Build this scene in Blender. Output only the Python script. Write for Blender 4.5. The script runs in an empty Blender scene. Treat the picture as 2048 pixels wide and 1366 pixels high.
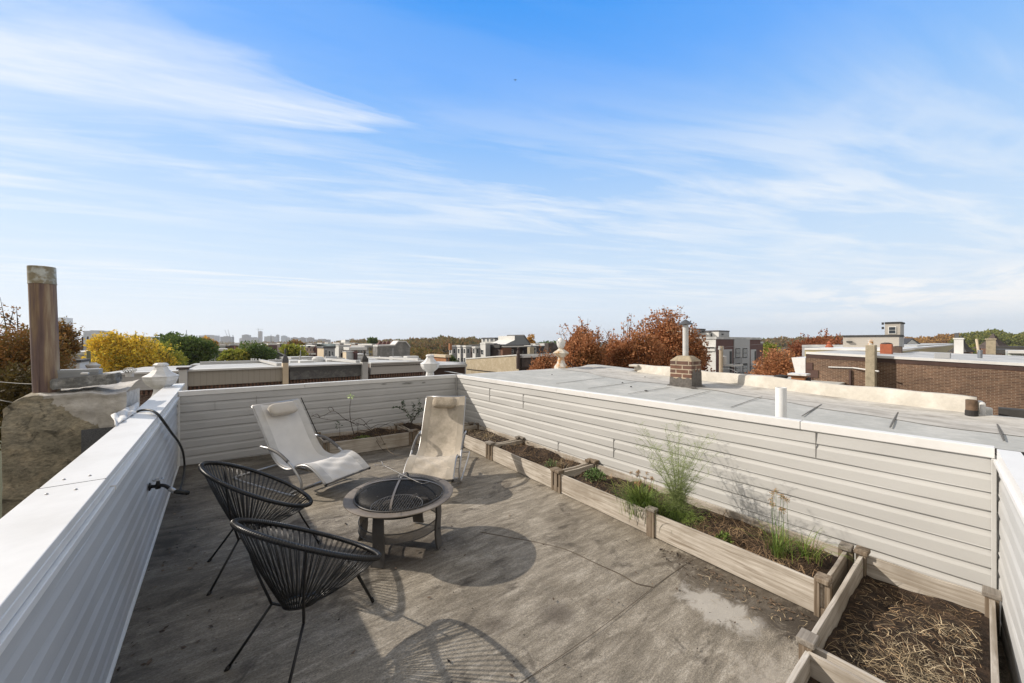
import bpy, math, random
import numpy as np
from mathutils import Vector, Matrix

sc = bpy.context.scene
COL = sc.collection
rad = math.radians

# ------------------------------------------------------------------ camera
FPX, CX, CY, EYE = 742.6, 1024.0, 684.0, 1.59
FW = Vector((0.6196, 0.7849, 0)); RT = Vector((0.7849, -0.6196, 0))
cam = bpy.data.objects.new("camera", bpy.data.cameras.new("camera"))
COL.objects.link(cam)
cam.location = (0, 0, EYE)
cam.rotation_euler = (rad(90), 0, math.atan2(-FW.x, FW.y))
cam.data.sensor_width = 36.0
cam.data.lens = FPX / 2048 * 36.0
cam.data.shift_y = 1.0 / 2048
cam.data.clip_start = 0.03
cam.data.clip_end = 20000
sc.camera = cam

# ------------------------------------------------------------------ world, sun, exposure
SUN = Vector((-1.11, 1.24, 1.02)).normalized()
sun_el = math.asin(SUN.z)
sun_az = math.atan2(SUN.x, SUN.y)
w = bpy.data.worlds.new("World"); sc.world = w; w.use_nodes = True
nt = w.node_tree; N = nt.nodes; L = nt.links
for n in list(N): N.remove(n)
def nd(tree, typ, **kw):
    n = tree.nodes.new(typ)
    for k, v in kw.items():
        if k.startswith('i_'):
            key = k[2:]
            key = int(key) if key.isdigit() else key.replace('_', ' ')
            n.inputs[key].default_value = v
        else:
            setattr(n, k, v)
    return n
def math_(tree, op, a, b=None, c=None, clamp=False):
    n = tree.nodes.new('ShaderNodeMath'); n.operation = op; n.use_clamp = clamp
    for i, v in enumerate((a, b, c)):
        if v is None: continue
        if isinstance(v, (int, float)): n.inputs[i].default_value = v
        else: tree.links.new(v, n.inputs[i])
    return n.outputs[0]
def ramp(tree, fac, stops, interp='LINEAR'):
    n = tree.nodes.new('ShaderNodeValToRGB'); n.color_ramp.interpolation = interp
    e = n.color_ramp.elements
    while len(e) < len(stops): e.new(0.5)
    for el, (p, c) in zip(e, stops):
        el.position = p
        el.color = (c, c, c, 1) if isinstance(c, (int, float)) else (c[0], c[1], c[2], 1)
    if fac is not None: tree.links.new(fac, n.inputs[0])
    return n
def mixc(tree, fac, a, b, mode='MIX'):
    n = tree.nodes.new('ShaderNodeMix'); n.data_type = 'RGBA'; n.blend_type = mode
    for sock, v in ((n.inputs[0], fac), (n.inputs[6], a), (n.inputs[7], b)):
        if isinstance(v, (int, float)): sock.default_value = v
        elif isinstance(v, tuple): sock.default_value = (v[0], v[1], v[2], 1)
        else: tree.links.new(v, sock)
    return n.outputs[2]

sky = nd(nt, 'ShaderNodeTexSky', sky_type='NISHITA', sun_disc=False)
sky.sun_elevation = sun_el; sky.sun_rotation = sun_az
sky.altitude = 60; sky.air_density = 1.0; sky.dust_density = 0.3; sky.ozone_density = 2.6
tc = nd(nt, 'ShaderNodeTexCoord'); sep = nd(nt, 'ShaderNodeSeparateXYZ')
L.new(tc.outputs['Generated'], sep.inputs[0])
dz = math_(nt, 'MAXIMUM', sep.outputs[2], 0.012)
# coordinates on a high flat cloud layer, turned along the streaks
px_ = math_(nt, 'DIVIDE', sep.outputs[0], dz); py_ = math_(nt, 'DIVIDE', sep.outputs[1], dz)
ca, sa = 0.935, -0.355
al = math_(nt, 'ADD', math_(nt, 'MULTIPLY', px_, ca), math_(nt, 'MULTIPLY', py_, sa))
ac = math_(nt, 'ADD', math_(nt, 'MULTIPLY', px_, -sa), math_(nt, 'MULTIPLY', py_, ca))
def cloud_noise(sa_, sc_, scale, detail, rough, dist, off):
    cmb = nd(nt, 'ShaderNodeCombineXYZ')
    L.new(math_(nt, 'MULTIPLY', al, sa_), cmb.inputs[0]); L.new(math_(nt, 'MULTIPLY', ac, sc_), cmb.inputs[1])
    cmb.inputs[2].default_value = off
    n = nd(nt, 'ShaderNodeTexNoise', i_Scale=scale, i_Detail=detail, i_Roughness=rough, i_Distortion=dist)
    L.new(cmb.outputs[0], n.inputs['Vector']); return n.outputs[0]
big = cloud_noise(0.22, 0.62, 1.0, 3, 0.5, 0.3, 4.3)
fine = cloud_noise(0.55, 2.6, 1.3, 9, 0.62, 0.5, 1.7)
wisp = cloud_noise(0.30, 1.3, 1.6, 7, 0.58, 1.0, 8.1)
cov = ramp(nt, big, [(0.38, 0.0), (0.68, 1.0)]).outputs[0]
st = ramp(nt, math_(nt, 'ADD', math_(nt, 'MULTIPLY', fine, 0.45), math_(nt, 'MULTIPLY', wisp, 0.6)), [(0.47, 0.0), (0.62, 1.0)]).outputs[0]
cl = math_(nt, 'MULTIPLY', st, math_(nt, 'ADD', math_(nt, 'MULTIPLY', cov, 0.75), 0.25))
# the long thick band high on the left: centre line along ~1.79, tapering to the right
bw = ramp(nt, math_(nt, 'ADD', math_(nt, 'MULTIPLY', al, 0.35), 0.6), [(0.0, 0.52), (0.32, 0.42), (0.52, 0.15), (0.66, 0.04)]).outputs[0]
off = math_(nt, 'ADD', math_(nt, 'SUBTRACT', ac, 1.765), math_(nt, 'MULTIPLY', math_(nt, 'SUBTRACT', wisp, 0.5), 0.9))
prof = math_(nt, 'SUBTRACT', 1.0, math_(nt, 'DIVIDE', math_(nt, 'ABSOLUTE', off), bw), clamp=True)
band = math_(nt, 'MULTIPLY', math_(nt, 'POWER', prof, 0.8), math_(nt, 'ADD', math_(nt, 'MULTIPLY', fine, 2.2), -0.45), clamp=True)
endf = ramp(nt, math_(nt, 'ADD', math_(nt, 'MULTIPLY', al, 0.35), 0.6), [(0.55, 1.0), (0.66, 0.0)]).outputs[0]
band = math_(nt, 'MULTIPLY', band, endf)
band = math_(nt, 'MULTIPLY', band, 1.4, clamp=True)
call = math_(nt, 'MAXIMUM', cl, band)
lowfade = ramp(nt, sep.outputs[2], [(0.0, 0.0), (0.05, 0.35), (0.15, 1.0), (0.38, 0.9), (0.48, 0.40), (0.60, 0.18), (0.8, 0.1)]).outputs[0]
call = math_(nt, 'MAXIMUM', math_(nt, 'MULTIPLY', call, lowfade), math_(nt, 'MULTIPLY', band, 0.9))
# thin milky veil that whitens the sky towards the horizon
veil = ramp(nt, sep.outputs[2], [(0.0, 0.80), (0.10, 0.76), (0.22, 0.60), (0.36, 0.34), (0.52, 0.12), (0.70, 0.02)], 'B_SPLINE').outputs[0]
grad = ramp(nt, sep.outputs[2], [(0.0, (6.5, 7.2, 8.1)), (0.10, (6.0, 7.0, 8.1)), (0.20, (5.0, 6.5, 8.2)), (0.36, (3.3, 5.3, 8.2)), (0.46, (2.1, 4.4, 8.2)), (0.58, (1.0, 3.4, 8.3)), (0.70, (0.25, 2.65, 7.8)), (0.82, (1.9, 3.0, 5.0)), (1.0, (3.6, 3.7, 3.8))]).outputs[0]  # top stops: unseen zenith made paler to keep the shade neutral
tint = mixc(nt, 0.93, sky.outputs[0], grad)
# warm white added to the unseen sky behind the viewer, brightening and neutralising shade
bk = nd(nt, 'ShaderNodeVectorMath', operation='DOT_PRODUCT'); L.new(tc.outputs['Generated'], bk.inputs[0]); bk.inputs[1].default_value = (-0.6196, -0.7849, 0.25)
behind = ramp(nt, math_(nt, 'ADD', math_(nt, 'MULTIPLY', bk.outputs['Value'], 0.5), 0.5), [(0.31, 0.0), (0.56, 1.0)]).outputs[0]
# small puffs low on the right
cmb = nd(nt, 'ShaderNodeCombineXYZ')
az = math_(nt, 'ARCTAN2', sep.outputs[0], sep.outputs[1])
L.new(math_(nt, 'MULTIPLY', az, 9.0), cmb.inputs[0]); L.new(math_(nt, 'MULTIPLY', sep.outputs[2], 34.0), cmb.inputs[1])
pn = nd(nt, 'ShaderNodeTexNoise', i_Scale=1.0, i_Detail=7, i_Roughness=0.6, i_Distortion=0.4)
L.new(cmb.outputs[0], pn.inputs['Vector'])
azm = ramp(nt, math_(nt, 'DIVIDE', az, 2.0), [(0.56, 0.0), (0.72, 1.0), (0.86, 1.0)]).outputs[0]
elm = ramp(nt, sep.outputs[2], [(0.03, 0.0), (0.07, 1.0), (0.11, 0.9), (0.14, 0.0)]).outputs[0]
puff = math_(nt, 'MULTIPLY', ramp(nt, pn.outputs[0], [(0.44, 0.0), (0.58, 1.0)]).outputs[0], math_(nt, 'MULTIPLY', azm, elm))
base = mixc(nt, math_(nt, 'MULTIPLY', veil, 0.25), tint, (6.4, 6.9, 7.5))
base = mixc(nt, math_(nt, 'MULTIPLY', puff, 0.85), base, (8.4, 8.3, 8.2))
skyc = mixc(nt, math_(nt, 'MULTIPLY', call, 0.80), base, (7.5, 7.8, 8.1))
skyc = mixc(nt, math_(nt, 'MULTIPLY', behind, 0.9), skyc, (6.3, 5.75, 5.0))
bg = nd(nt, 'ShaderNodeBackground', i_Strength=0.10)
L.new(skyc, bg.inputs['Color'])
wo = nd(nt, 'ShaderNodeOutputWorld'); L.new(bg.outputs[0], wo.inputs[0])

sun = bpy.data.objects.new("sun", bpy.data.lights.new("sun", 'SUN')); COL.objects.link(sun)
sun.data.energy = 3.9; sun.data.angle = rad(0.53); sun.data.color = (1.0, 0.905, 0.79)
sun.rotation_euler = SUN.to_track_quat('Z', 'Y').to_euler()
sun.location = (-8, 9, 12)

sc.view_settings.view_transform = 'Standard'; sc.view_settings.look = 'None'
sc.view_settings.exposure = 0.32; sc.view_settings.gamma = 1.0
sc.cycles.max_bounces = 6; sc.cycles.transparent_max_bounces = 24
sc.cycles.volume_bounces = 0

# ------------------------------------------------------------------ helpers
def P(px, py, d):                       # the place seen at photo pixel (px, py) at depth d
    v = FW * d + RT * ((px - CX) / FPX * d)
    return Vector((v.x, v.y, EYE - (py - CY) / FPX * d))
def onx(px, py, x):
    dr = FW + RT * ((px - CX) / FPX); return P(px, py, x / dr.x)
def ony(px, py, y):
    dr = FW + RT * ((px - CX) / FPX); return P(px, py, y / dr.y)
def deckz(x): return -0.025 * (x + 0.42)

MATS = {}
def mat(name, col, rough=0.75, var=0.12, scale=6.0, bump=0.0, bscale=40.0, col2=None, metal=0.0, fac2=(0.45, 0.65), stretch=(1, 1, 1), spec=0.35, island=0.0, detail=6, translucent=0.0):
    if name in MATS: return MATS[name]
    m = bpy.data.materials.new(name); m.use_nodes = True; t = m.node_tree
    b = t.nodes['Principled BSDF']
    b.inputs['Roughness'].default_value = rough; b.inputs['Metallic'].default_value = metal
    b.inputs['Specular IOR Level'].default_value = spec
    tcn = t.nodes.new('ShaderNodeTexCoord'); mp = t.nodes.new('ShaderNodeMapping')
    mp.inputs['Scale'].default_value = stretch
    t.links.new(tcn.outputs['Object'], mp.inputs[0])
    no = nd(t, 'ShaderNodeTexNoise', i_Scale=scale, i_Detail=detail, i_Roughness=0.6)
    t.links.new(mp.outputs[0], no.inputs['Vector'])
    if col2 is None:
        lo = tuple(c * (1 - var) for c in col); hi = tuple(min(1, c * (1 + var)) for c in col)
        c = ramp(t, no.outputs[0], [(0.3, lo), (0.7, hi)]).outputs[0]
    else:
        c = ramp(t, no.outputs[0], [(fac2[0], col), (fac2[1], col2)]).outputs[0]
        if var > 0:
            n3 = nd(t, 'ShaderNodeTexNoise', i_Scale=scale * 5.3, i_Detail=5, i_Roughness=0.65)
            t.links.new(mp.outputs[0], n3.inputs['Vector'])
            c = mixc(t, 1.0, c, ramp(t, n3.outputs[0], [(0.3, 1 - var), (0.7, 1 + var)]).outputs[0], 'MULTIPLY')
    if island > 0:
        g = t.nodes.new('ShaderNodeNewGeometry')
        c = mixc(t, 1.0, c, ramp(t, g.outputs['Random Per Island'], [(0, 1 - island), (1, 1 + island)]).outputs[0], 'MULTIPLY')
    t.links.new(c, b.inputs['Base Color'])
    if bump > 0:
        n2 = nd(t, 'ShaderNodeTexNoise', i_Scale=bscale, i_Detail=5, i_Roughness=0.6)
        t.links.new(mp.outputs[0], n2.inputs['Vector'])
        bu = nd(t, 'ShaderNodeBump', i_Strength=min(1, bump), i_Distance=0.01)
        t.links.new(n2.outputs[0], bu.inputs['Height']); t.links.new(bu.outputs[0], b.inputs['Normal'])
    MATS[name] = m; return m

ORG = {}
def finish(o, parent, org=None):
    COL.objects.link(o)
    if parent is not None: o.parent = parent
def tag(o, label, cat, group=None):
    o['label'] = label; o['category'] = cat
    if group: o['group'] = group
    return o
def struct(o, kind='structure'):
    o['kind'] = kind; return o
def empty(name, label, cat, loc=(0, 0, 0), rz=0.0, group=None):
    o = bpy.data.objects.new(name, None); COL.objects.link(o)
    o.empty_display_size = 0.1
    o.location = loc; o.rotation_euler = (0, 0, rz)
    ORG[o.name] = Vector(loc)
    return tag(o, label, cat, group)
def origin(p):
    v = Vector((0, 0, 0))
    while p is not None:
        v = v + ORG.get(p.name, Vector((0, 0, 0))); p = p.parent
    return v

class MB:
    def __init__(s): s.v = []; s.f = []; s.m = []
    def add(s, vs, fs, mi=0):
        k = len(s.v); s.v += [tuple(v) for v in vs]; s.f += [tuple(i + k for i in f) for f in fs]; s.m += [mi] * len(fs); return s
    def box(s, x0, x1, y0, y1, z0, z1, mi=0, M=None):
        vs = [Vector((x, y, z)) for z in (z0, z1) for y in (y0, y1) for x in (x0, x1)]
        if M is not None: vs = [M @ v for v in vs]
        return s.add(vs, [(0, 2, 3, 1), (4, 5, 7, 6), (0, 1, 5, 4), (2, 6, 7, 3), (0, 4, 6, 2), (1, 3, 7, 5)], mi)
    def cbox(s, c, size, rz=0, mi=0, M=None):
        T = Matrix.Translation(Vector(c)) @ (M if M is not None else Matrix.Rotation(rz, 4, 'Z'))
        a, b, c_ = (k / 2 for k in size)
        return s.box(-a, a, -b, b, -c_, c_, mi, T)
    def prism(s, poly, z0, z1, mi=0):      # poly: ccw (x, y)
        n = len(poly)
        vs = [(x, y, z0) for x, y in poly] + [(x, y, z1) for x, y in poly]
        fs = [tuple(range(n - 1, -1, -1)), tuple(range(n, 2 * n))] + [(i, (i + 1) % n, n + (i + 1) % n, n + i) for i in range(n)]
        return s.add(vs, fs, mi)
    def extr(s, prof, a, b, mi=0, cap=True):   # profile: list of 3-vectors offset, swept from a to b
        n = len(prof); a = Vector(a); b = Vector(b)
        vs = [a + Vector(p) for p in prof] + [b + Vector(p) for p in prof]
        fs = [(i, (i + 1) % n, n + (i + 1) % n, n + i) for i in range(n)]
        if cap: fs += [tuple(range(n - 1, -1, -1)), tuple(range(n, 2 * n))]
        return s.add(vs, fs, mi)
    def tube(s, pts, r, seg=8, closed=False, mi=0, flat=None):
        pts = [Vector(p) for p in pts]; n = len(pts)
        rs = r if isinstance(r, (list, tuple)) else [r] * n
        ring = []; up = None
        for i, p in enumerate(pts):
            if closed: d = pts[(i + 1) % n] - pts[i - 1]
            else: d = pts[min(i + 1, n - 1)] - pts[max(i - 1, 0)]
            if d.length < 1e-9: d = Vector((0, 0, 1))
            d.normalize()
            if up is None:
                up = Vector((0, 0, 1)) if abs(d.z) < 0.9 else Vector((1, 0, 0))
            a = d.cross(up)
            if a.length < 1e-6: a = d.orthogonal()
            a.normalize(); b = a.cross(d).normalized(); up = b
            fl = flat if flat else 1.0
            ring.append([p + a * (math.cos(t) * rs[i]) + b * (math.sin(t) * rs[i] * fl) for t in (2 * math.pi * k / seg for k in range(seg))])
        vs = [v for r_ in ring for v in r_]; fs = []
        m = n if closed else n - 1
        for i in range(m):
            j = (i + 1) % n
            for k in range(seg):
                l = (k + 1) % seg
                fs.append((i * seg + k, i * seg + l, j * seg + l, j * seg + k))
        if not closed: fs += [tuple(range(seg - 1, -1, -1)), tuple(range((n - 1) * seg, n * seg))]
        return s.add(vs, fs, mi)
    def lathe(s, prof, c, seg=24, mi=0, rot=0.0, cap=True, sy=1.0):   # prof: (r, z)
        c = Vector(c); vs = []; fs = []
        for r, z in prof:
            for k in range(seg):
                t = 2 * math.pi * k / seg + rot
                vs.append(c + Vector((math.cos(t) * r, math.sin(t) * r * sy, z)))
        for i in range(len(prof) - 1):
            for k in range(seg):
                l = (k + 1) % seg
                fs.append((i * seg + k, i * seg + l, (i + 1) * seg + l, (i + 1) * seg + k))
        if cap: fs += [tuple(range(seg - 1, -1, -1)), tuple(range((len(prof) - 1) * seg, len(prof) * seg))]
        return s.add(vs, fs, mi)
    def strip(s, pts, w, side=None, mi=0):     # thin tapering ribbon
        pts = [Vector(p) for p in pts]; n = len(pts); vs = []
        for i, p in enumerate(pts):
            d = pts[min(i + 1, n - 1)] - pts[max(i - 1, 0)]
            sd = side if side is not None else d.cross(Vector((0.3, 0.2, 1)))
            if sd.length < 1e-6: sd = Vector((1, 0, 0))
            sd = sd.normalized(); k = w * (1 - 0.85 * (i / (n - 1)) ** 1.5)
            vs += [p - sd * k / 2, p + sd * k / 2]
        return s.add(vs, [(2 * i, 2 * i + 1, 2 * i + 3, 2 * i + 2) for i in range(n - 1)], mi)
    def leaf(s, p, d, nrm, ln, wd, mi=0):
        p = Vector(p); d = Vector(d).normalized(); sd = d.cross(nrm)
        if sd.length < 1e-6: sd = d.orthogonal()
        sd.normalize()
        return s.add([p, p + d * ln * .5 + sd * wd / 2, p + d * ln, p + d * ln * .5 - sd * wd / 2], [(0, 1, 2, 3)], mi)
    def build(s, name, mats, parent=None, smooth=False, bevel=0.0, seg=2):
        o_ = origin(parent)
        me = bpy.data.meshes.new(name)
        me.from_pydata([(v[0] - o_.x, v[1] - o_.y, v[2] - o_.z) for v in s.v], [], s.f)
        for m in (mats if isinstance(mats, (list, tuple)) else [mats]): me.materials.append(m)
        if any(s.m): me.polygons.foreach_set('material_index', s.m)
        if smooth: me.polygons.foreach_set('use_smooth', [True] * len(me.polygons))
        me.validate(); me.update()
        o = bpy.data.objects.new(name, me); finish(o, parent)
        if bevel > 0:
            b = o.modifiers.new('bevel', 'BEVEL'); b.width = bevel; b.segments = seg; b.limit_method = 'ANGLE'; b.angle_limit = rad(35)
        if smooth == 'auto':
            pass
        return o
def autosmooth(o, ang=40):
    me = o.data
    me.polygons.foreach_set('use_smooth', [True] * len(me.polygons))
    me.set_sharp_from_angle(angle=rad(ang))
    return o
def copy_thing(o, loc, rz, label, parent=None):
    c = o.copy(); COL.objects.link(c)
    c.location = loc; c.rotation_euler = (0, 0, rz); c['label'] = label
    for ch in list(o.children):
        d = ch.copy(); COL.objects.link(d); d.parent = c
        for g_ in list(ch.children):
            e = g_.copy(); COL.objects.link(e); e.parent = d
    return c
def spline(pts, n=6):                     # Catmull-Rom through pts
    pts = [Vector(p) for p in pts]; out = []
    q = [pts[0] * 2 - pts[1]] + pts + [pts[-1] * 2 - pts[-2]]
    for i in range(1, len(q) - 2):
        a, b, c, d = q[i - 1:i + 3]
        for k in range(n):
            t = k / n
            out.append(0.5 * ((2 * b) + (c - a) * t + (2 * a - 5 * b + 4 * c - d) * t * t + (3 * b - a - 3 * c + d) * t ** 3))
    out.append(pts[-1]); return out

# ------------------------------------------------------------------ materials
U = 0.1143
m_siding = mat('siding', (0.485, 0.482, 0.465), rough=0.55, var=0.075, scale=1.1, stretch=(1, .6, 2.2), bump=0.05, bscale=160)
m_siding_shade = mat('siding_shaded', (0.465, 0.465, 0.46), rough=0.55, var=0.09, scale=1.2, stretch=(1, .6, 2.2), bump=0.05, bscale=160)  # same siding, base slightly darker and greyer for the walls in shade
m_cap = mat('white_metal', (0.72, 0.715, 0.70), rough=0.38, var=0.03, scale=2.2, col2=(0.60, 0.59, 0.565), fac2=(0.50, 0.82), bump=.04, bscale=5)
m_trim = mat('trim_white', (0.66, 0.66, 0.64), rough=0.5, var=0.05)
m_gap = mat('dark_gap', (0.035, 0.032, 0.03), rough=0.9)
m_black = mat('black_steel', (0.012, 0.012, 0.013), rough=0.42, var=0.3, scale=30)
m_cord = mat('black_cord', (0.010, 0.010, 0.011), rough=0.38, var=0.2, scale=30, spec=0.5)
m_rubber = mat('rubber', (0.012, 0.012, 0.012), rough=0.6)
m_soil = mat('soil', (0.022, 0.014, 0.009), rough=0.95, col2=(0.060, 0.038, 0.024), scale=14, bump=1.0, bscale=50, var=0.4)
m_straw = mat('straw', (0.36, 0.28, 0.17), rough=0.85, var=0.2, island=0.7, col2=(0.60, 0.50, 0.34), scale=3)
m_deadgrass = mat('dead_grass', (0.18, 0.115, 0.065), rough=0.9, var=0.2, island=0.6, col2=(0.36, 0.25, 0.14), scale=4)
m_green = mat('leaf_green', (0.11, 0.17, 0.03), rough=0.6, var=0.2, island=0.5, col2=(0.27, 0.33, 0.07), scale=5)
m_green2 = mat('leaf_soft', (0.10, 0.17, 0.05), rough=0.6, var=0.2, island=0.4, col2=(0.17, 0.25, 0.08), scale=5)
m_darkgreen = mat('leaf_dark', (0.03, 0.065, 0.02), rough=0.55, var=0.25, island=0.45)
m_fennel = mat('fennel_frond', (0.22, 0.27, 0.10), rough=0.7, island=0.3)
m_twig = mat('twig', (0.055, 0.038, 0.03), rough=0.85, var=0.3, island=0.3)
m_seed = mat('seed_head', (0.42, 0.27, 0.14), rough=0.9, island=0.3)
m_bark = mat('bark', (0.05, 0.036, 0.026), rough=0.95, var=0.35, scale=9, bump=0.6, bscale=20)

def wood_mat(name, c1, c2, c3, axis):
    m = bpy.data.materials.new(name); m.use_nodes = True; t = m.node_tree; b = t.nodes['Principled BSDF']
    b.inputs['Roughness'].default_value = 0.85; b.inputs['Specular IOR Level'].default_value = 0.2
    tcn = t.nodes.new('ShaderNodeTexCoord'); mp = t.nodes.new('ShaderNodeMapping'); t.links.new(tcn.outputs['Object'], mp.inputs[0])
    s = [55, 55, 55]; s[axis] = 1.6; mp.inputs['Scale'].default_value = s
    g1 = nd(t, 'ShaderNodeTexNoise', i_Scale=1.0, i_Detail=8, i_Roughness=0.68, i_Distortion=0.5); t.links.new(mp.outputs[0], g1.inputs['Vector'])
    g2 = nd(t, 'ShaderNodeTexNoise', i_Scale=3.2, i_Detail=4, i_Roughness=0.5); t.links.new(tcn.outputs['Object'], g2.inputs['Vector'])
    c = ramp(t, g1.outputs[0], [(0.30, c1), (0.50, c2), (0.72, c3)]).outputs[0]
    c = mixc(t, ramp(t, g2.outputs[0], [(0.45, 0.0), (0.75, 0.75)]).outputs[0], c, c1)
    mp2 = t.nodes.new('ShaderNodeMapping'); s2 = [9, 9, 9]; s2[axis] = 3.5; mp2.inputs['Scale'].default_value = s2
    t.links.new(tcn.outputs['Object'], mp2.inputs[0])
    kn = nd(t, 'ShaderNodeTexVoronoi', i_Scale=0.55); t.links.new(mp2.outputs[0], kn.inputs['Vector'])
    c = mixc(t, ramp(t, kn.outputs['Distance'], [(0.03, 0.85), (0.09, 0.0)]).outputs[0], c, tuple(v * 0.3 for v in c1))
    t.links.new(c, b.inputs['Base Color'])
    bu = nd(t, 'ShaderNodeBump', i_Strength=0.5, i_Distance=0.004); t.links.new(g1.outputs[0], bu.inputs['Height']); t.links.new(bu.outputs[0], b.inputs['Normal'])
    return m
W1, W2, W3 = (0.23, 0.19, 0.145), (0.46, 0.415, 0.355), (0.66, 0.62, 0.56)
m_woody = wood_mat('wood_along', W1, W2, W3, 1)
m_woodx = wood_mat('wood_across', W1, W2, W3, 0)
m_woodz = wood_mat('wood_upright', (0.10, 0.07, 0.045), (0.22, 0.175, 0.13), (0.34, 0.29, 0.23), 2)
m_woodg = wood_mat('wood_grey', (0.14, 0.12, 0.10), (0.24, 0.215, 0.185), (0.34, 0.31, 0.27), 0)

def deck_material():
    m = bpy.data.materials.new('deck_membrane'); m.use_nodes = True; t = m.node_tree; b = t.nodes['Principled BSDF']
    b.inputs['Roughness'].default_value = 0.85; b.inputs['Specular IOR Level'].default_value = 0.25
    g = t.nodes.new('ShaderNodeNewGeometry'); pos = g.outputs['Position']
    sp = t.nodes.new('ShaderNodeSeparateXYZ'); t.links.new(pos, sp.inputs[0])
    def noise(scale, detail, rough, st=(1, 1, 1), rot=0.0, dist=0.0):
        mp = t.nodes.new('ShaderNodeMapping'); mp.inputs['Scale'].default_value = st; mp.inputs['Rotation'].default_value = (0, 0, rot)
        t.links.new(pos, mp.inputs[0]); n = nd(t, 'ShaderNodeTexNoise', i_Scale=scale, i_Detail=detail, i_Roughness=rough, i_Distortion=dist)
        t.links.new(mp.outputs[0], n.inputs['Vector']); return n.outputs[0]
    streak = noise(3.6, 10, 0.78, (1, 4.5, 1), rad(-9), 0.35)
    fine = noise(85, 8, 0.85, (1, 2.2, 1), rad(-9))
    mid6 = noise(6.5, 9, 0.75, (1, 1.3, 1), 0.4, 0.6)
    blot = noise(1.1, 6, 0.6, (1, 1, 1), 0, 0.8)
    grime = noise(1.7, 8, 0.66, (1, 1.5, 1), 0.6, 1.2)
    speck = noise(34, 3, 0.6)
    c = ramp(t, streak, [(0.34, (0.160, 0.141, 0.112)), (0.50, (0.268, 0.236, 0.188)), (0.66, (0.43, 0.39, 0.325))]).outputs[0]
    c = mixc(t, 1.0, c, ramp(t, fine, [(0.38, 0.50), (0.5, 0.97), (0.62, 1.55)]).outputs[0], 'MULTIPLY')
    c = mixc(t, ramp(t, blot, [(0.42, 0.0), (0.66, 0.62)]).outputs[0], c, mixc(t, 1.0, c, (0.60, 0.58, 0.55), 'MULTIPLY'))
    c = mixc(t, ramp(t, grime, [(0.56, 0.0), (0.66, 0.75)]).outputs[0], c, (0.055, 0.045, 0.036))
    # dirt gathers along the left and back walls and at the foot of the planters
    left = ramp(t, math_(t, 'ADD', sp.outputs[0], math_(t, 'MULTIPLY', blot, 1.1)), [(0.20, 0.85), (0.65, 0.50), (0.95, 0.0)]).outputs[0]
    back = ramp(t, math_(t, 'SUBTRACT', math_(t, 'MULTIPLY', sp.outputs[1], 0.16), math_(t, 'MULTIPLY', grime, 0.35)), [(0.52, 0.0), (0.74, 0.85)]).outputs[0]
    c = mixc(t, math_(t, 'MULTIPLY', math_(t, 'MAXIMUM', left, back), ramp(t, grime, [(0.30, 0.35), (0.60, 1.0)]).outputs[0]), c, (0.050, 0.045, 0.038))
    # pale dried-up patch by the near planters, dark damp patch next to it
    def spot(cx, cy, rx, ry, ns, inner, outer):
        dx = math_(t, 'DIVIDE', math_(t, 'SUBTRACT', sp.outputs[0], cx), rx); dy = math_(t, 'DIVIDE', math_(t, 'SUBTRACT', sp.outputs[1], cy), ry)
        d = math_(t, 'SQRT', math_(t, 'ADD', math_(t, 'MULTIPLY', dx, dx), math_(t, 'MULTIPLY', dy, dy)))
        d = math_(t, 'ADD', d, math_(t, 'MULTIPLY', math_(t, 'SUBTRACT', ns, 0.5), 2.6))
        return ramp(t, d, [(inner, 1.0), (outer, 0.0)]).outputs[0]
    c = mixc(t, math_(t, 'MULTIPLY', spot(2.72, 0.98, 0.36, 0.66, mid6, 0.60, 0.95), 0.75), c, (0.075, 0.060, 0.045))
    c = mixc(t, math_(t, 'MULTIPLY', spot(2.46, 1.02, 0.20, 0.36, mid6, 0.45, 0.80), 0.7), c, (0.50, 0.47, 0.42))
    c = mixc(t, math_(t, 'MULTIPLY', spot(1.95, 0.50, 0.55, 0.30, mid6, 0.5, 0.9), 0.5), c, (0.46, 0.42, 0.36))
    c = mixc(t, math_(t, 'MULTIPLY', spot(2.72, 0.62, 0.30, 0.30, mid6, 0.5, 0.9), 0.8), c, (0.055, 0.045, 0.035))
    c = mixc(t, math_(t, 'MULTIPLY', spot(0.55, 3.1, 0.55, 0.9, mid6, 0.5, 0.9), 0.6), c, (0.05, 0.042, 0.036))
    c = mixc(t, ramp(t, mid6, [(0.60, 0.0), (0.72, 0.55)]).outputs[0], c, (0.085, 0.07, 0.055))
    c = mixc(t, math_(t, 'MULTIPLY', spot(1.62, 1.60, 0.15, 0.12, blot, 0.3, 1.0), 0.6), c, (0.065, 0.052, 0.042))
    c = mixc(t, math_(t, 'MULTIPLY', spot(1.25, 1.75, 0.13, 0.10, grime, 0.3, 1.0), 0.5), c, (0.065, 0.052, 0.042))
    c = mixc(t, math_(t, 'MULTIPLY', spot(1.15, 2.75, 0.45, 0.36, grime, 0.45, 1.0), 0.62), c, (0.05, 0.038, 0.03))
    c = mixc(t, math_(t, 'MULTIPLY', spot(1.55, 3.65, 0.30, 0.25, grime, 0.4, 1.0), 0.5), c, (0.30, 0.20, 0.10))
    c = mixc(t, ramp(t, speck, [(0.70, 0.0), (0.74, 0.85)]).outputs[0], c, (0.03, 0.024, 0.02))
    c = mixc(t, ramp(t, speck, [(0.245, 0.7), (0.27, 0.0)]).outputs[0], c, (0.50, 0.47, 0.42))
    t.links.new(c, b.inputs['Base Color'])
    bu = nd(t, 'ShaderNodeBump', i_Strength=0.55, i_Distance=0.006); t.links.new(math_(t, 'ADD', fine, math_(t, 'MULTIPLY', streak, 1.5)), bu.inputs['Height']); t.links.new(bu.outputs[0], b.inputs['Normal'])
    return m
m_deck = deck_material()

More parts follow.
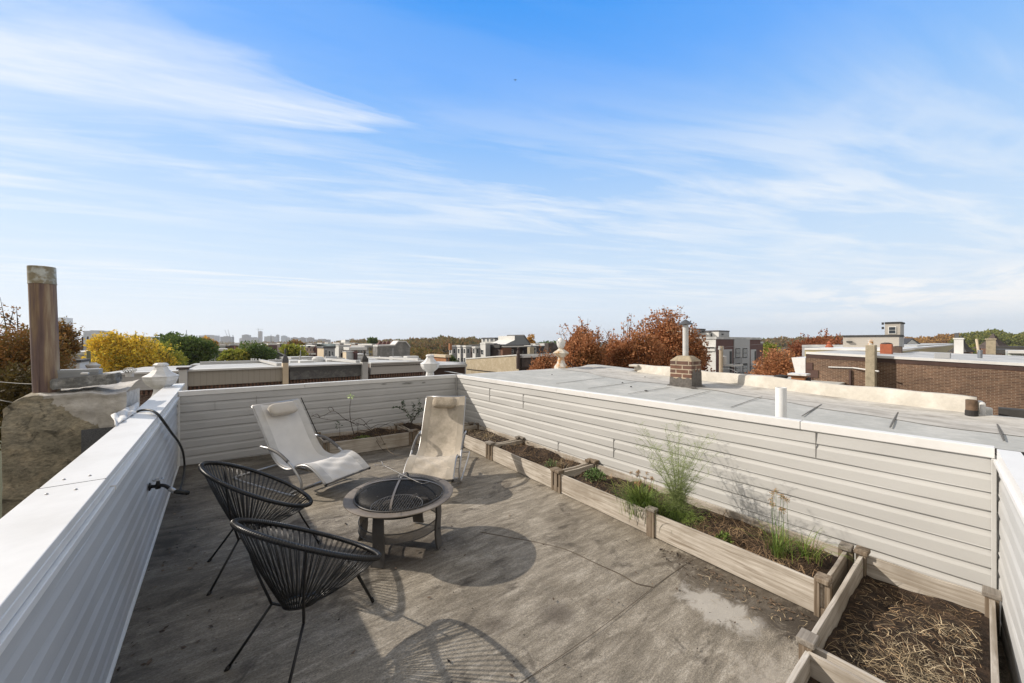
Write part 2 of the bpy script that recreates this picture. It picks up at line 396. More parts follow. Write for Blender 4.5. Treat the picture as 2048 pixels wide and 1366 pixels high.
# ------------------------------------------------------------------ ground far below, streets
m_ground = mat('ground_earth', (0.06, 0.065, 0.035), rough=1.0, col2=(0.10, 0.085, 0.05), scale=0.02, var=0.2)
m_asphalt = mat('asphalt', (0.05, 0.05, 0.05), rough=0.9, var=0.2, scale=2)
m_pave = mat('pavement', (0.25, 0.24, 0.22), rough=0.9, var=0.15)
GZ = -9.5
b = MB(); b.add([(-9000, -9000, GZ - .02), (9000, -9000, GZ - .02), (9000, 9000, GZ - .02), (-9000, 9000, GZ - .02)], [(0, 1, 2, 3)])
struct(b.build('ground', m_ground))
b = MB(); b.box(-300, 400, 11.0, 20.5, GZ - .01, GZ + .004); struct(b.build('road', m_asphalt))
b = MB(); b.box(-300, 400, 7.7, 11.0, GZ, GZ + .13); b.box(-300, 400, 20.5, 23.9, GZ, GZ + .13); struct(b.build('pavement', m_pave))

# ------------------------------------------------------------------ deck floor
XL, XR, YB, YF = -0.42, 3.65, 6.37, -0.067
nx, ny = 60, 90
x0, x1, y0, y1 = XL - .02, XR + .02, -0.8, YB + .02
random.seed(3)
vs = []; fs = []
rr = np.random.default_rng(5)
bumps = [(rr.uniform(x0, x1), rr.uniform(y0, y1), rr.uniform(.2, .6), rr.uniform(-.006, .006)) for _ in range(40)]
for j in range(ny + 1):
    for i in range(nx + 1):
        x = x0 + (x1 - x0) * i / nx; y = y0 + (y1 - y0) * j / ny
        z = deckz(x) + sum(h * math.exp(-((x - a) ** 2 + (y - c) ** 2) / s ** 2) for a, c, s, h in bumps)
        vs.append((x, y, z))
for j in range(ny):
    for i in range(nx):
        k = j * (nx + 1) + i; fs.append((k, k + 1, k + nx + 2, k + nx + 1))
fl = MB().add(vs, fs).build('floor', m_deck, smooth=True); struct(fl)
# laps of the membrane: one straight seam across, one curved wrinkle
sm = MB()
pts = [(x, 1.37 + 0.012 * math.sin(x * 3), deckz(x) + .001) for x in np.linspace(0.9, 2.86, 26)]
sm.tube(pts, .0020, 5, flat=.5)
g_ = [(960, 1064), (1020, 1074), (1078, 1084), (1135, 1098), (1190, 1123), (1240, 1145), (1272, 1163), (1305, 1170)]
cv = []
for a_, b_ in g_:
    d = (EYE + .055) * FPX / (b_ - CY); p = P(a_, b_, d); p.z = deckz(p.x) + .001; cv.append(p)
sm.tube(spline(cv, 6), .0042, 5, flat=.4)
struct(sm.build('floor_seam', mat('seam', (0.10, 0.08, 0.06), rough=0.95)))

# ------------------------------------------------------------------ siding walls
def siding_profile(ztop, zbot, zline1):
    """(offset out of the wall, z) from the top down: recessed cove then flat face, lip at each course line"""
    pts = [(0.0, ztop)]
    z = zline1
    while z > zbot + 0.01:
        # lip at line z: face ends proud, steps back under it
        pts += [(0.0085, z + 0.001), (0.0085, z - .003), (-0.0045, z - .0035), (-0.004, z - .006), (0.000, z - .026), (0.0075, z - .046)]
        z -= U
    pts.append((0.009, zbot))
    return pts
def siding_wall(name, a, bpt, nrm, ztop, zbot, label, m, parts, thick=.12):
    a = Vector((a[0], a[1], 0)); bpt = Vector((bpt[0], bpt[1], 0)); n = Vector((nrm[0], nrm[1], 0))
    e = empty(name, label, 'wall', ((a.x + bpt.x) / 2, (a.y + bpt.y) / 2, 0))
    prof = siding_profile(ztop, zbot, EYE - 6.88 * U)
    s = MB(); L_ = (bpt - a).length; K = max(2, int(L_ / .25)); rnd = random.Random(len(name) * 7 + int(L_ * 10))
    ph = [rnd.uniform(0, 6) for _ in prof]; vs = []; fs = []
    for k in range(K + 1):
        q = a.lerp(bpt, k / K)
        for i, (o_, z) in enumerate(prof):
            ci = (i + 4) // 6
            wob = 0.0015 * math.sin(k * 0.9 + ci * 2.1) + 0.001 * math.sin(k * 2.3 + ci * 1.3)
            p = q + n * (o_ + wob); vs.append((p.x, p.y, z))
    m_ = len(prof)
    for k in range(K):
        for i in range(m_ - 1):
            fs.append((k * m_ + i, (k + 1) * m_ + i, (k + 1) * m_ + i + 1, k * m_ + i + 1))
    s.add(vs, fs); s.build('siding', m, e)
    core = MB(); q0 = a - n * .018; q1 = bpt - n * .018; q2 = bpt - n * thick; q3 = a - n * thick
    poly = [(q.x, q.y) for q in (q0, q1, q2, q3)]
    area = sum(poly[i][0] * poly[(i + 1) % 4][1] - poly[(i + 1) % 4][0] * poly[i][1] for i in range(4))
    if area < 0: poly.reverse()
    core.prism(poly, -1.0, ztop - .002); core.build('wall_core', m_gap, e)
    return e
ZT = 0.912
wl = siding_wall('parapet_wall', (XL, -1.2), (XL, YB), (1, 0), ZT, -.005, 'left parapet wall clad in siding toned greyer for shade with the widest white metal coping', m_siding_shade, None, thick=.17)
wb = siding_wall('parapet_wall', (XL, YB), (XR, YB), (0, -1), ZT, -.11, 'shaded far parapet wall of siding toned greyer for shade behind the two loungers', m_siding_shade, None, thick=.07)
wr = siding_wall('parapet_wall', (XR, YB), (XR, YF), (-1, 0), ZT, -.15, 'long sunlit parapet wall of cream siding behind the row of planters', m_siding, None, thick=.07)
FA = Vector((0.9, YF - .145, 0)); FB = Vector((XR, YF, 0)); FN = Vector((-(FB - FA).y, (FB - FA).x, 0)).normalized()
wf = siding_wall('parapet_wall', FA, FB, FN, ZT, -.15, 'short parapet wall at the right edge closing the deck beside the straw-filled planter', m_siding, None, thick=.07)
# left coping: wide flat cap, fascia and a lip strip, with a lapped joint
c = MB(); c.box(-.612, XL + .008, 2.515, 7.6, .925, .956); c.box(XL - .004, XL + .0095, 2.513, 6.32, .893, .925)
c.box(-.616, -.606, 2.515, 7.6, .88, .925); c.build('cap', m_cap, wl, bevel=.003)
c = MB(); c.box(-.613, XL + .010, -1.3, 2.512, .927, .959); c.box(XL - .004, XL + .0115, -1.3, 2.512, .893, .927); c.build('cap', m_cap, wl, bevel=.003)
c = MB(); c.box(XL + .0, XL + .026, 2.62, 6.33, .868, .893); c.build('lip_strip', m_cap, wl, bevel=.002)
c = MB(); c.box(XL + .0, XL + .024, -1.3, 2.61, .864, .889); c.build('lip_strip', m_cap, wl, bevel=.002)
c = MB(); c.box(-.60, -.44, 6.4, 7.6, .2, .926); c.build('wall_core', m_trim, wl)
c = MB(); c.box(XL + .002, XL + .022, -1.2, YB - .002, -.03, .012); c.build('base_strip', m_trim, wl)
for sy_, sz_ in ((2.45, .935), (2.58, .935), (2.44, .91), (2.6, .91)):
    pass
c = MB()
for yy in (2.40, 2.62):
    for xx in (-.56, -.48): c.lathe([(.006, 0), (.005, .004), (.001, .006)], (xx, yy, .9585 if yy < 2.5 else .9555), 8)
c.build('screws', mat('screw', (0.30, 0.30, 0.30), rough=0.4, metal=0.8), wl)
c = MB(); c.box(-.613, XL + .0102, 2.5125, 2.5145, .9565, .9596); c.build('joint_line', m_gap, wl)
# back coping
c = MB(); c.box(XL + .012, 1.02, YB - .016, YB + .075, .893, .956); c.build('cap', m_cap, wb, bevel=.004)
c = MB(); c.box(1.023, XR - .02, YB - .018, YB + .075, .895, .958); c.build('cap', m_cap, wb, bevel=.004)
# right coping, sections of different length
for (ya, yb_, dzz) in ((YB - .02, 3.62, 0), (3.617, .9, .002), (.897, YF + .02, 0)):
    c = MB(); c.box(XR - .018 - dzz, XR + .06, yb_, ya, .894, .957 + dzz); c.build('cap', m_cap, wr, bevel=.004)
def fprof(a_, b_, z0, z1): return [FN * a_ + Vector((0, 0, z0)), FN * b_ + Vector((0, 0, z0)), FN * b_ + Vector((0, 0, z1)), FN * a_ + Vector((0, 0, z1))]
c = MB(); c.extr(fprof(-.07, .014, .893, .955), FA, FB - Vector((.02, 0, 0))); c.build('cap', m_cap, wf)
c = MB(); c.extr(fprof(.0141, .026, .872, .893), FA, FB - Vector((.03, 0, 0))); c.build('lip_strip', m_cap, wf)
# corner trims
c = MB(); c.box(XL + .006, XL + .030, YB - .034, YB - .012, -.0, .892); c.build('corner_trim', m_trim, wb, bevel=.003)
c = MB(); c.box(XR - .034, XR - .014, YB - .036, YB - .012, -.1, .893); c.build('corner_trim', m_siding, wb, bevel=.003)
c = MB(); c.box(XR - .036, XR - .012, YF + .014, YF + .034, -.1, .893); c.build('corner_trim', m_siding, wr, bevel=.003)
# butt joints between siding panels (two courses each)
c = MB()
for px, py in ((1632, 900), (1047, 802), (980, 788), (1117, 905), (1228, 905)):
    p = onx(px, py, XR); k = round((EYE - 6.88 * U - p.z) / U); zt = EYE - 6.88 * U - k * U
    c.box(XR - .0128, XR - .004, p.y - .0012, p.y + .0012, zt - U * .98, zt + U * .98)
c.build('panel_joints', mat('joint', (0.16, 0.15, 0.14), rough=0.9), wr)
c = MB()
for px, py in ((513, 800), (430, 812)):
    p = ony(px, py, YB); c.box(p.x - .001, p.x + .001, YB - .0125, YB - .004, p.z - .05, p.z + .06)
c.build('panel_joints', mat('joint', (0.16, 0.15, 0.14)), wb)

r = random.Random(6)
for px, py, w_, h_ in ((768, 768, .05, .010), (815, 766.5, .11, .018), (848, 765, .04, .014)):
    c0 = ony(px, py, YB - .0135); s = MB(); n_ = 16
    s.add([(c0.x + math.cos(k * 6.283 / n_) * w_ * r.uniform(.6, 1.1), YB - .0135, c0.z + math.sin(k * 6.283 / n_) * h_ * r.uniform(.5, 1.1)) for k in range(n_)], [tuple(range(n_))])
    s.build('scuff_mark', mat('scuff', (0.24, 0.24, 0.23), rough=.8, var=.2), wb)

# ------------------------------------------------------------------ planters
def planter(x0, x1, y0, y1, label, shear=0.0, h=.20, ph=.25, soil=.06, mid=None, posts=((0, 0), (0, 1), (1, 0), (1, 1)), group='weathered wooden raised planters', boards='LRFB'):
    zx = deckz(x0)
    e = empty('planter', label, 'planter', ((x0 + x1) / 2, (y0 + y1) / 2, deckz((x0 + x1) / 2)), 0, group)
    def X(x, y): return x + shear * (y - y0)
    t = .021; r = random.Random(int(abs(x0 * 100 + y0 * 37)))
    def board(a, b_, m, tilt=0):
        a = Vector(a); b_ = Vector(b_); d = (b_ - a).normalized(); n = Vector((-d.y, d.x, 0)) * t / 2
        s = MB(); K = 8; vs = []; fs = []
        for k in range(K + 1):
            q = a.lerp(b_, k / K); wv = .003 * math.sin(k * 1.1 + r.random())
            zb = deckz(q.x) + .006
            for sx, z in ((-1, zb), (1, zb), (1, zb + h + wv), (-1, zb + h + wv)):
                p = q + n * sx; vs.append((p.x, p.y, z))
        for k in range(K):
            for i in range(4):
                j = (i + 1) % 4; fs.append((k * 4 + i, k * 4 + j, (k + 1) * 4 + j, (k + 1) * 4 + i))
        fs += [(3, 2, 1, 0), (K * 4, K * 4 + 1, K * 4 + 2, K * 4 + 3)]
        s.add(vs, fs); s.build('board', m, e, bevel=.002)
    if 'L' in boards: board((X(x0, y0), y0, 0), (X(x0, y1), y1, 0), m_woody)
    if 'R' in boards: board((X(x1, y0), y0, 0), (X(x1, y1), y1, 0), m_woody)
    if 'F' in boards: board((x0, y0, 0), (x1, y0, 0), m_woodx)
    if 'B' in boards: board((X(x0, y1), y1, 0), (X(x1, y1), y1, 0), m_woodx)
    pl = [(x0 if i == 0 else x1, y0 if j == 0 else y1, i, j) for i, j in posts]
    if mid: pl += [(x0, m_, 0, 2) for m_ in mid]
    for x, y, i, j in pl:
        xx = X(x, y); zb = deckz(xx) - .002; ang = r.uniform(-.05, .05)
        s = MB(); M_ = Matrix.Translation((xx, y, zb)) @ Matrix.Rotation(ang, 4, 'Z')
        w_ = .033
        if j == 2:
            s.box(-.028, -.014, -.036, .036, 0, ph - .03, 0, M_); s.box(.014, .028, -.036, .036, 0, ph - .03, 0, M_)
        elif (x1 - x0) > (y1 - y0):
            for sx in (-1, 1): s.box(min(sx * .012, sx * .04), max(sx * .012, sx * .04), -.026, .026, 0, ph - .03, 0, M_)
            s.box(-.0115, .0115, -.020, .020, 0, h * .3, 0, M_)
        else:
            for sy in (-1, 1): s.box(-.026, .026, min(sy * .012, sy * .04), max(sy * .012, sy * .04), 0, ph - .03, 0, M_)
            s.box(-.020, .020, -.0115, .0115, 0, h * .3, 0, M_)
        p_ = s.build('post', m_woodz, e, bevel=.003)
        s = MB(); s.box(-.047, .047, -.036, .036, ph - .0295, ph, 0, M_)
        if j == 2: s = MB(); s.box(-.036, .036, -.044, .044, ph - .0295, ph - .005, 0, M_)
        cpo = s.build('post_cap', m_woodg if r.random() < .5 else m_woodz, p_, bevel=.006)
    # soil
    nx_, ny_ = max(6, int((x1 - x0) / .045)), max(6, int((y1 - y0) / .045)); vs = []; fs = []
    hb = [(r.uniform(x0, x1), r.uniform(y0, y1), r.uniform(.05, .2), r.uniform(-.03, .045)) for _ in range(int(30 * (x1 - x0) * (y1 - y0)) + 6)]
    def soilz(x, y):
        return deckz(x) + h - soil + sum(q * math.exp(-((x - a) ** 2 + (y - c_) ** 2) / s_ ** 2) for a, c_, s_, q in hb)
    for j in range(ny_ + 1):
        for i in range(nx_ + 1):
            x = x0 + .012 + (x1 - x0 - .024) * i / nx_; y = y0 + .012 + (y1 - y0 - .024) * j / ny_
            vs.append((X(x, y), y, soilz(x, y) + r.uniform(-.008, .008)))
    for j in range(ny_):
        for i in range(nx_):
            k = j * (nx_ + 1) + i; fs.append((k, k + 1, k + nx_ + 2, k + nx_ + 1))
    MB().add(vs, fs).build('soil', m_soil, e, smooth=True)
    return e, (lambda x, y: soilz(x - shear * (y - y0), y))
SH = .043
pA, sA = planter(2.885, 3.50, .60, 2.93, 'longest wooden planter along the cream wall, full of fennel, chives and dry grass', SH, mid=(1.77,), soil=.055)
pB, sB = planter(2.99, 3.585, 3.00, 4.33, 'middle wooden planter along the cream wall with withered clumps, crossed by lounger shadow', SH, soil=.05)
pC, sC = planter(3.045, 3.60, 4.40, 5.60, 'planter along the cream wall partly hidden by the upright lounger, dry yellow grass inside', SH, soil=.045)
pD, sD = planter(2.20, 3.49, -.035, .515, 'nearest planter in the right corner, wide and filled with cut straw over dark soil', 0, h=.215, ph=.26, soil=.115)
pE, sE = planter(.95, 2.14, -.04, .50, 'planter at the bottom edge beside the straw-filled one, only its corner in view', 0, h=.215, ph=.255, soil=.10, posts=((0, 0), (0, 1), (1, 0)))
pF, sF = planter(1.18, 2.43, 5.70, 6.29, 'shaded planter under the far wall with brambles hanging over its edge', 0, soil=.045, h=.205)
pG, sG = planter(2.49, 3.56, 5.70, 6.29, 'shaded corner planter with a small rose bush behind the upright lounger', 0, soil=.045, h=.205)

def litter(sfun, x0, x1, y0, y1, n, ln, m, name, label, seed, lift=.012, curl=1.0, wd=.003, up=.25, cat='dead grass', clumps=None):
    r = random.Random(seed); s = MB()
    for _ in range(n):
        if clumps and r.random() < .75:
            cx_, cy_, cr = r.choice(clumps); x = r.gauss(cx_, cr); y = r.gauss(cy_, cr)
            x = min(max(x, x0), x1); y = min(max(y, y0), y1); lf = r.uniform(0, .035)
        else:
            x = r.uniform(x0, x1); y = r.uniform(y0, y1); lf = 0
        a = r.uniform(0, 6.28); l = ln * r.uniform(.4, 1.4); pts = []; z = sfun(x, y) + r.uniform(.002, lift) + lf
        k = r.gauss(0, curl) ; el = abs(r.gauss(0, up))
        px, py, pz = x, y, z
        for i in range(5):
            pts.append((px, py, pz)); st = l / 4
            px += math.cos(a) * st * math.cos(el); py += math.sin(a) * st * math.cos(el); pz += math.sin(el) * st
            a += k * .5; el -= .35 * r.random() * (1 if up > .1 else .1)
            if px < x0 or px > x1 or py < y0 or py > y1: break
            if sfun is not None: pz = max(pz, sfun(px, py) + .002)
        if len(pts) < 3: continue
        s.strip(pts, wd * r.uniform(.6, 1.4), side=Vector((math.sin(a), -math.cos(a), .3)))
    o = s.build(name, m); tag(o, label, cat); struct(o, 'stuff'); return o
litter(sD, 2.23, 3.46, 0, .49, 760, .10, m_straw, 'straw', 'pale cut straw strewn over the soil of the nearest planter', 11, curl=1.2, wd=.0024, up=.35, cat='straw',
       clumps=[(2.42, .32, .07), (2.55, .20, .08), (2.75, .10, .09), (2.50, .08, .1), (3.0, .07, .08), (2.42, .18, .07), (2.70, .22, .06)])
litter(sD, 2.23, 3.46, 0, .49, 900, .07, m_deadgrass, 'dead_grass', 'brown dead stalks on the soil of the nearest planter', 12, wd=.0028)
litter(sE, 1.0, 2.1, 0, .46, 200, .12, m_straw, 'straw', 'straw in the planter at the bottom edge of the view', 13, cat='straw')
litter(sA, 2.93, 3.5, .66, 1.50, 1500, .11, m_deadgrass, 'dead_grass', 'brown dead grass in the near half of the longest planter', 14, up=.5, curl=.9)
litter(sA, 2.97, 3.55, 1.75, 2.85, 800, .09, m_deadgrass, 'dead_grass', 'brown dead grass in the far half of the longest planter', 15, up=.5)
litter(sB, 3.05, 3.6, 3.05, 4.28, 900, .09, m_deadgrass, 'dead_grass', 'reddish dead grass in the middle planter', 16, up=.6)
litter(sC, 3.12, 3.62, 4.46, 5.5, 420, .09, m_straw, 'dead_grass', 'yellow dry grass in the planter beside the upright lounger', 17, up=.7)
litter(sF, 1.24, 2.38, 5.75, 6.22, 520, .10, m_deadgrass, 'dead_grass', 'dry grass in the shaded planter under the far wall', 18, up=.7)
litter(sG, 2.55, 3.5, 5.75, 6.22, 300, .08, m_deadgrass, 'dead_grass', 'dry grass in the shaded corner planter', 19, up=.6)

# ------------------------------------------------------------------ plants in the planters
def grass_clump(name, label, cat, c, n, h, spread, mats, seed, droop=1.0, wd=.005, group=None, heads=0, headh=.3, lean=(0, 0)):
    r = random.Random(seed); e = empty(name, label, cat, c, 0, group); s = MB()
    for _ in range(n):
        a = r.uniform(0, 6.28); r0 = abs(r.gauss(0, spread * .35)); b0 = Vector(c) + Vector((math.cos(a) * r0, math.sin(a) * r0, 0))
        a2 = a + r.gauss(0, .6); l = h * r.uniform(.5, 1.1); out = r.uniform(.1, .9) * droop; pts = []
        for k in range(6):
            t = k / 5
            pts.append(b0 + Vector((math.cos(a2), math.sin(a2), 0)) * (l * out * t * t * .9) + Vector((lean[0], lean[1], 0)) * t * l + Vector((0, 0, l * (t - .45 * out * t * t * t))))
        s.strip(pts, wd * r.uniform(.6, 1.3), side=Vector((-math.sin(a2 + r.uniform(-.8, .8)), math.cos(a2), 0)))
    s.build('leaves', mats, e)
    if heads:
        st = MB()
        for _ in range(heads):
            a = r.uniform(0, 6.28); b0 = Vector(c) + Vector((r.gauss(0, .02), r.gauss(0, .02), 0)); l = headh * r.uniform(.7, 1.1)
            sp = r.uniform(.05, .38) * (1 if headh < .33 else .3)
            tip = b0 + Vector((math.cos(a) * l * sp + lean[0] * l, math.sin(a) * l * sp + lean[1] * l, l))
            mid = b0.lerp(tip, .5) + Vector((0, 0, .01))
            st.tube([b0, mid, tip], [.0017, .0014, .001], 4)
            hd = MB()
            for _k in range(26):
                d = Vector((r.gauss(0, 1), r.gauss(0, 1), r.gauss(.3, 1))).normalized() * r.uniform(.008, .02)
                st.tube([tip, tip + d], .0004, 3)
                hd.lathe([(.0008, -.003), (.003, 0), (.0008, .003)], tip + d, 5)
            hd.build('seed_head', m_seed, e)
        st.build('stalks', m_green2 if headh > .33 else m_twig, e)
    return e
def gz(f, x, y): return (x, y, f(x, y) - .01)
grass_clump('chives', 'drooping chive clump with brown seed heads beside the middle post of the longest planter', 'chives', gz(sA, 3.07, 1.93), 700, .28, .28, m_green, 21, 1.2, .0055, heads=14, headh=.32, lean=(-.12, .1))
grass_clump('chives', 'upright chive clump with tall tan seed heads at the planter near end', 'chives', gz(sA, 3.15, .90), 130, .25, .13, m_green, 22, 1.1, .005, heads=9, headh=.46, lean=(-.02, .0))
grass_clump('grass_tuft', 'long fresh grass blades arching at the near corner of the longest planter', 'grass tuft', gz(sA, 3.18, .76), 60, .24, .17, m_green, 23, 1.5, .005)
def fennel(c, h, n, seed, label):
    r = random.Random(seed); e = empty('fennel_plant', label, 'fennel', c); s = MB(); f_ = MB(); low = MB()
    for i in range(n):
        a = r.uniform(0, 6.28); l = h * r.uniform(.55, 1.05); sp = r.uniform(.1, .72)
        pts = []
        for k in range(7):
            t = k / 6; pts.append(Vector(c) + Vector((math.cos(a) * l * sp * t * t, math.sin(a) * l * sp * t * t * .8, l * t)))
        s.tube(pts, [.0028 * (1 - .75 * k / 6) for k in range(7)], 4)
        for k in range(2, 7):
            for _ in range(7):
                t0 = r.random(); q = pts[k - 1].lerp(pts[k], t0)
                d = Vector((r.gauss(0, 1), r.gauss(0, 1), r.uniform(.2, 1.3))).normalized(); ln = r.uniform(.05, .12) * (1.2 - .09 * k)
                q2 = q + d * ln; f_.tube([q, q2], .0007, 3)
                for _b in range(7):
                    u = r.uniform(.25, 1); qq = q.lerp(q2, u); d2 = (d * .6 + Vector((r.gauss(0, 1), r.gauss(0, 1), r.gauss(0.3, .8))).normalized()).normalized()
                    f_.strip([qq, qq + d2 * ln * .22, qq + d2 * ln * .42], .0013, side=d2.orthogonal())
    s.build('stems', m_fennel, e); f_.build('fronds', m_fennel, e)
    for _ in range(3200):
        a = r.uniform(0, 6.28); rr_ = abs(r.gauss(0, .11)); z = abs(r.gauss(0, .10)); q = Vector(c) + Vector((math.cos(a) * rr_, math.sin(a) * rr_, z + .0))
        d = Vector((math.cos(a) * .6, math.sin(a) * .6, r.gauss(.4, .6))).normalized(); l = r.uniform(.02, .06)
        low.strip([q, q + d * l * .5, q + d * l + Vector((0, 0, -.01))], .0022, side=d.orthogonal())
    low.build('foliage', m_green, e)
fennel(gz(sA, 3.17, 1.66), .80, 34, 31, 'tall feathery fennel plant rising against the sunlit cream siding')
def bush(name, label, cat, c, rx, h, n, m, seed, lw=.012, ln=.022, stems=6):
    r = random.Random(seed); e = empty(name, label, cat, c); s = MB(); st = MB()
    for _ in range(stems):
        a = r.uniform(0, 6.28); st.tube([c, Vector(c) + Vector((math.cos(a) * rx * .6, math.sin(a) * rx * .6, h * .7))], .0015, 4)
    for _ in range(n):
        d = Vector((r.gauss(0, 1), r.gauss(0, 1), abs(r.gauss(0, 1)))).normalized() * (r.random() ** .4)
        q = Vector(c) + Vector((d.x * rx, d.y * rx, d.z * h)); dd = (d + Vector((r.gauss(0, .5), r.gauss(0, .5), r.gauss(.3, .5)))).normalized()
        s.leaf(q, dd, Vector((r.gauss(0, 1), r.gauss(0, 1), 1.2)), ln * r.uniform(.6, 1.3), lw * r.uniform(.7, 1.2))
    st.build('stems', m_twig, e); s.build('leaves', m, e); return e
bush('herb_plant', 'low leafy green herb at the far end of the longest planter', 'herb', gz(sA, 3.22, 2.62), .12, .11, 700, m_green2, 41)
bush('herb_plant', 'small bright herb in front of the dead grass in the longest planter', 'herb', gz(sA, 3.05, 1.23), .055, .075, 260, m_green, 42)
bush('weed', 'small mixed green and tan weed at the near end of the middle planter', 'weed', gz(sB, 3.16, 3.24), .09, .09, 300, m_green2, 43, .007, .02)
grass_clump('grass_tuft', 'thin withered tuft at the near end of the middle planter', 'grass tuft', gz(sB, 3.2, 3.14), 90, .14, .16, m_straw, 44, .8, .003)
bush('weed', 'bright green weed low in the shaded planter under the far wall', 'weed', gz(sF, 1.72, 5.88), .16, .07, 520, m_green, 45, .008, .018)
grass_clump('grass_tuft', 'pale dry tuft in the planter beside the upright lounger', 'grass tuft', gz(sC, 3.35, 4.9), 110, .10, .25, m_straw, 46, 1, .003)

def twig_path(s, pts, r0, r1, seg=5, n=5):
    q = spline(pts, n); m_ = len(q); s.tube(q, [r0 + (r1 - r0) * i / (m_ - 1) for i in range(m_)], seg)
def atb(px, py, y): return ony(px, py, y)
# rose bush in the corner planter
e = empty('rose_bush', 'small leafy rose bush by the far wall left of the upright lounger', 'rose bush', gz(sG, 2.62, 6.0))
s = MB(); lv = MB(); r = random.Random(5)
for path in ([(820, 852), (822, 838), (812, 824), (800, 816), (786, 816)], [(820, 852), (824, 836), (828, 820), (826, 806)], [(820, 850), (830, 834), (838, 818), (838, 800)], [(822, 845), (834, 828), (846, 817)], [(812, 824), (806, 810), (806, 803)]):
    pts = [atb(a, b_, 6.02 + .03 * i * r.uniform(-1, 1)) for i, (a, b_) in enumerate(path)]
    twig_path(s, pts, .004, .0015)
    q = spline(pts, 8)
    for k in range(6, len(q), 1):
        for _ in range(3):
            d = Vector((r.gauss(0, 1), r.gauss(0, 1), r.gauss(.2, .7))).normalized()
            lv.leaf(q[k] + d * .008, d, Vector((r.gauss(0, .6), r.gauss(0, .6), 1)), r.uniform(.025, .045), r.uniform(.018, .03))
s.build('stems', m_twig, e); lv.build('leaves', m_darkgreen, e)
# tall single rose cane with a pale leafy tip
e = empty('rose_cane', 'single tall rose cane with pale leafy tip by the far wall', 'rose cane', gz(sF, 1.95, 6.0))
s = MB(); lv = MB()
pts = [atb(708, 868, 6.0), atb(703, 850, 6.0), atb(700, 830, 6.0), atb(700, 812, 6.0), atb(702, 797, 6.0), atb(701, 784, 6.0)]
twig_path(s, pts, .006, .002); q = spline(pts, 8)
for k in range(10, len(q)):
    if r.random() < .45:
        d = Vector((r.gauss(0, 1), r.gauss(0, 1), .6)).normalized(); lv.leaf(q[k], d, Vector((0, 0, 1)), .02, .012)
lv.build('leaves', m_darkgreen, e); lv = MB()
for _ in range(16):
    d = Vector((r.gauss(0, 1), r.gauss(0, 1), r.gauss(.1, .4))).normalized(); lv.leaf(q[-6] + d * .008 + Vector((0, 0, r.uniform(-.03, .02))), d, Vector((r.gauss(0, .4), r.gauss(0, .4), 1)), r.uniform(.04, .07), r.uniform(.022, .035))
s.build('stem', m_twig, e); lv.build('tip_leaves', mat('pale_leaf', (0.32, 0.42, 0.16), rough=.6, island=.3), e)
# brambles
e = empty('bramble', 'tangled bare bramble canes hanging over the edge of the shaded planter', 'bramble', gz(sF, 1.9, 5.95)); s = MB()
paths = [[(714, 850), (690, 838), (668, 822), (650, 830), (632, 836), (618, 838)], [(708, 846), (690, 840), (662, 840), (640, 836), (622, 830)], [(712, 846), (730, 852), (748, 868), (757, 884)],
         [(705, 842), (722, 838), (740, 856), (760, 872), (768, 878)], [(720, 860), (744, 862), (768, 850), (792, 842), (812, 846)], [(728, 850), (738, 842), (746, 838)], [(716, 848), (716, 864), (722, 876)],
         [(742, 862), (752, 880), (762, 896), (774, 905)], [(735, 858), (756, 868), (765, 880), (770, 890)], [(705, 882), (710, 874), (722, 868)], [(742, 856), (760, 848), (780, 852), (786, 866)],
         [(668, 822), (664, 815), (656, 816), (662, 826)], [(640, 836), (634, 828), (622, 834)]]
for k, pa in enumerate(paths):
    yy = 5.9 if k not in (2, 3, 7, 8, 9) else 5.74
    pts = [atb(a, b_, yy + .05 * math.sin(i * 2.1 + k) - (.06 * i if k in (2, 7, 8) else 0)) for i, (a, b_) in enumerate(pa)]
    twig_path(s, pts, .0045, .002)
    q = spline(pts, 4)
    for p in q[::3]:
        d = Vector((r.gauss(0, 1), r.gauss(0, 1), r.gauss(.4, 1))).normalized() * r.uniform(.02, .06); s.tube([p, p + d * .6, p + d], .0012, 4)
s.build('canes', m_twig, e)
s = MB(); pts = [P(770, 890, 4.95), P(778, 902, 4.9), P(790, 909, 4.85), P(812, 913, 4.9)]
for p in pts[1:]: p.z = max(p.z, deckz(p.x) + .004)
twig_path(s, pts, .003, .0015); tag(s.build('fallen_cane', mat('pale_twig', (0.25, 0.19, 0.13))), 'pale broken bramble cane lying on the floor beside the upright lounger', 'twig')
e = empty('seedling', 'tiny dark-leaved seedling left of the tall rose cane', 'seedling', gz(sF, 1.55, 5.95)); s = MB(); lv = MB()
pts = [atb(680, 868, 5.98), atb(679, 856, 5.98), atb(677, 848, 5.98)]; twig_path(s, pts, .003, .0015); q = spline(pts, 6)
for _ in range(22):
    p = q[-1 - int(r.random() * 6)]; d = Vector((r.gauss(0, 1), r.gauss(0, .5), r.gauss(.2, .5))).normalized(); lv.leaf(p + d * .03, d, Vector((0, -.3, 1)), .03, .018)
s.build('stem', m_twig, e); lv.build('leaves', m_darkgreen, e)
s = MB(); s.tube([atb(637, 872, 6.0), atb(602, 795, 5.95)], .006, 8)
tag(s.build('metal_rod', m_black), 'thin black rod leaning by the far wall behind the white lounger', 'rod')

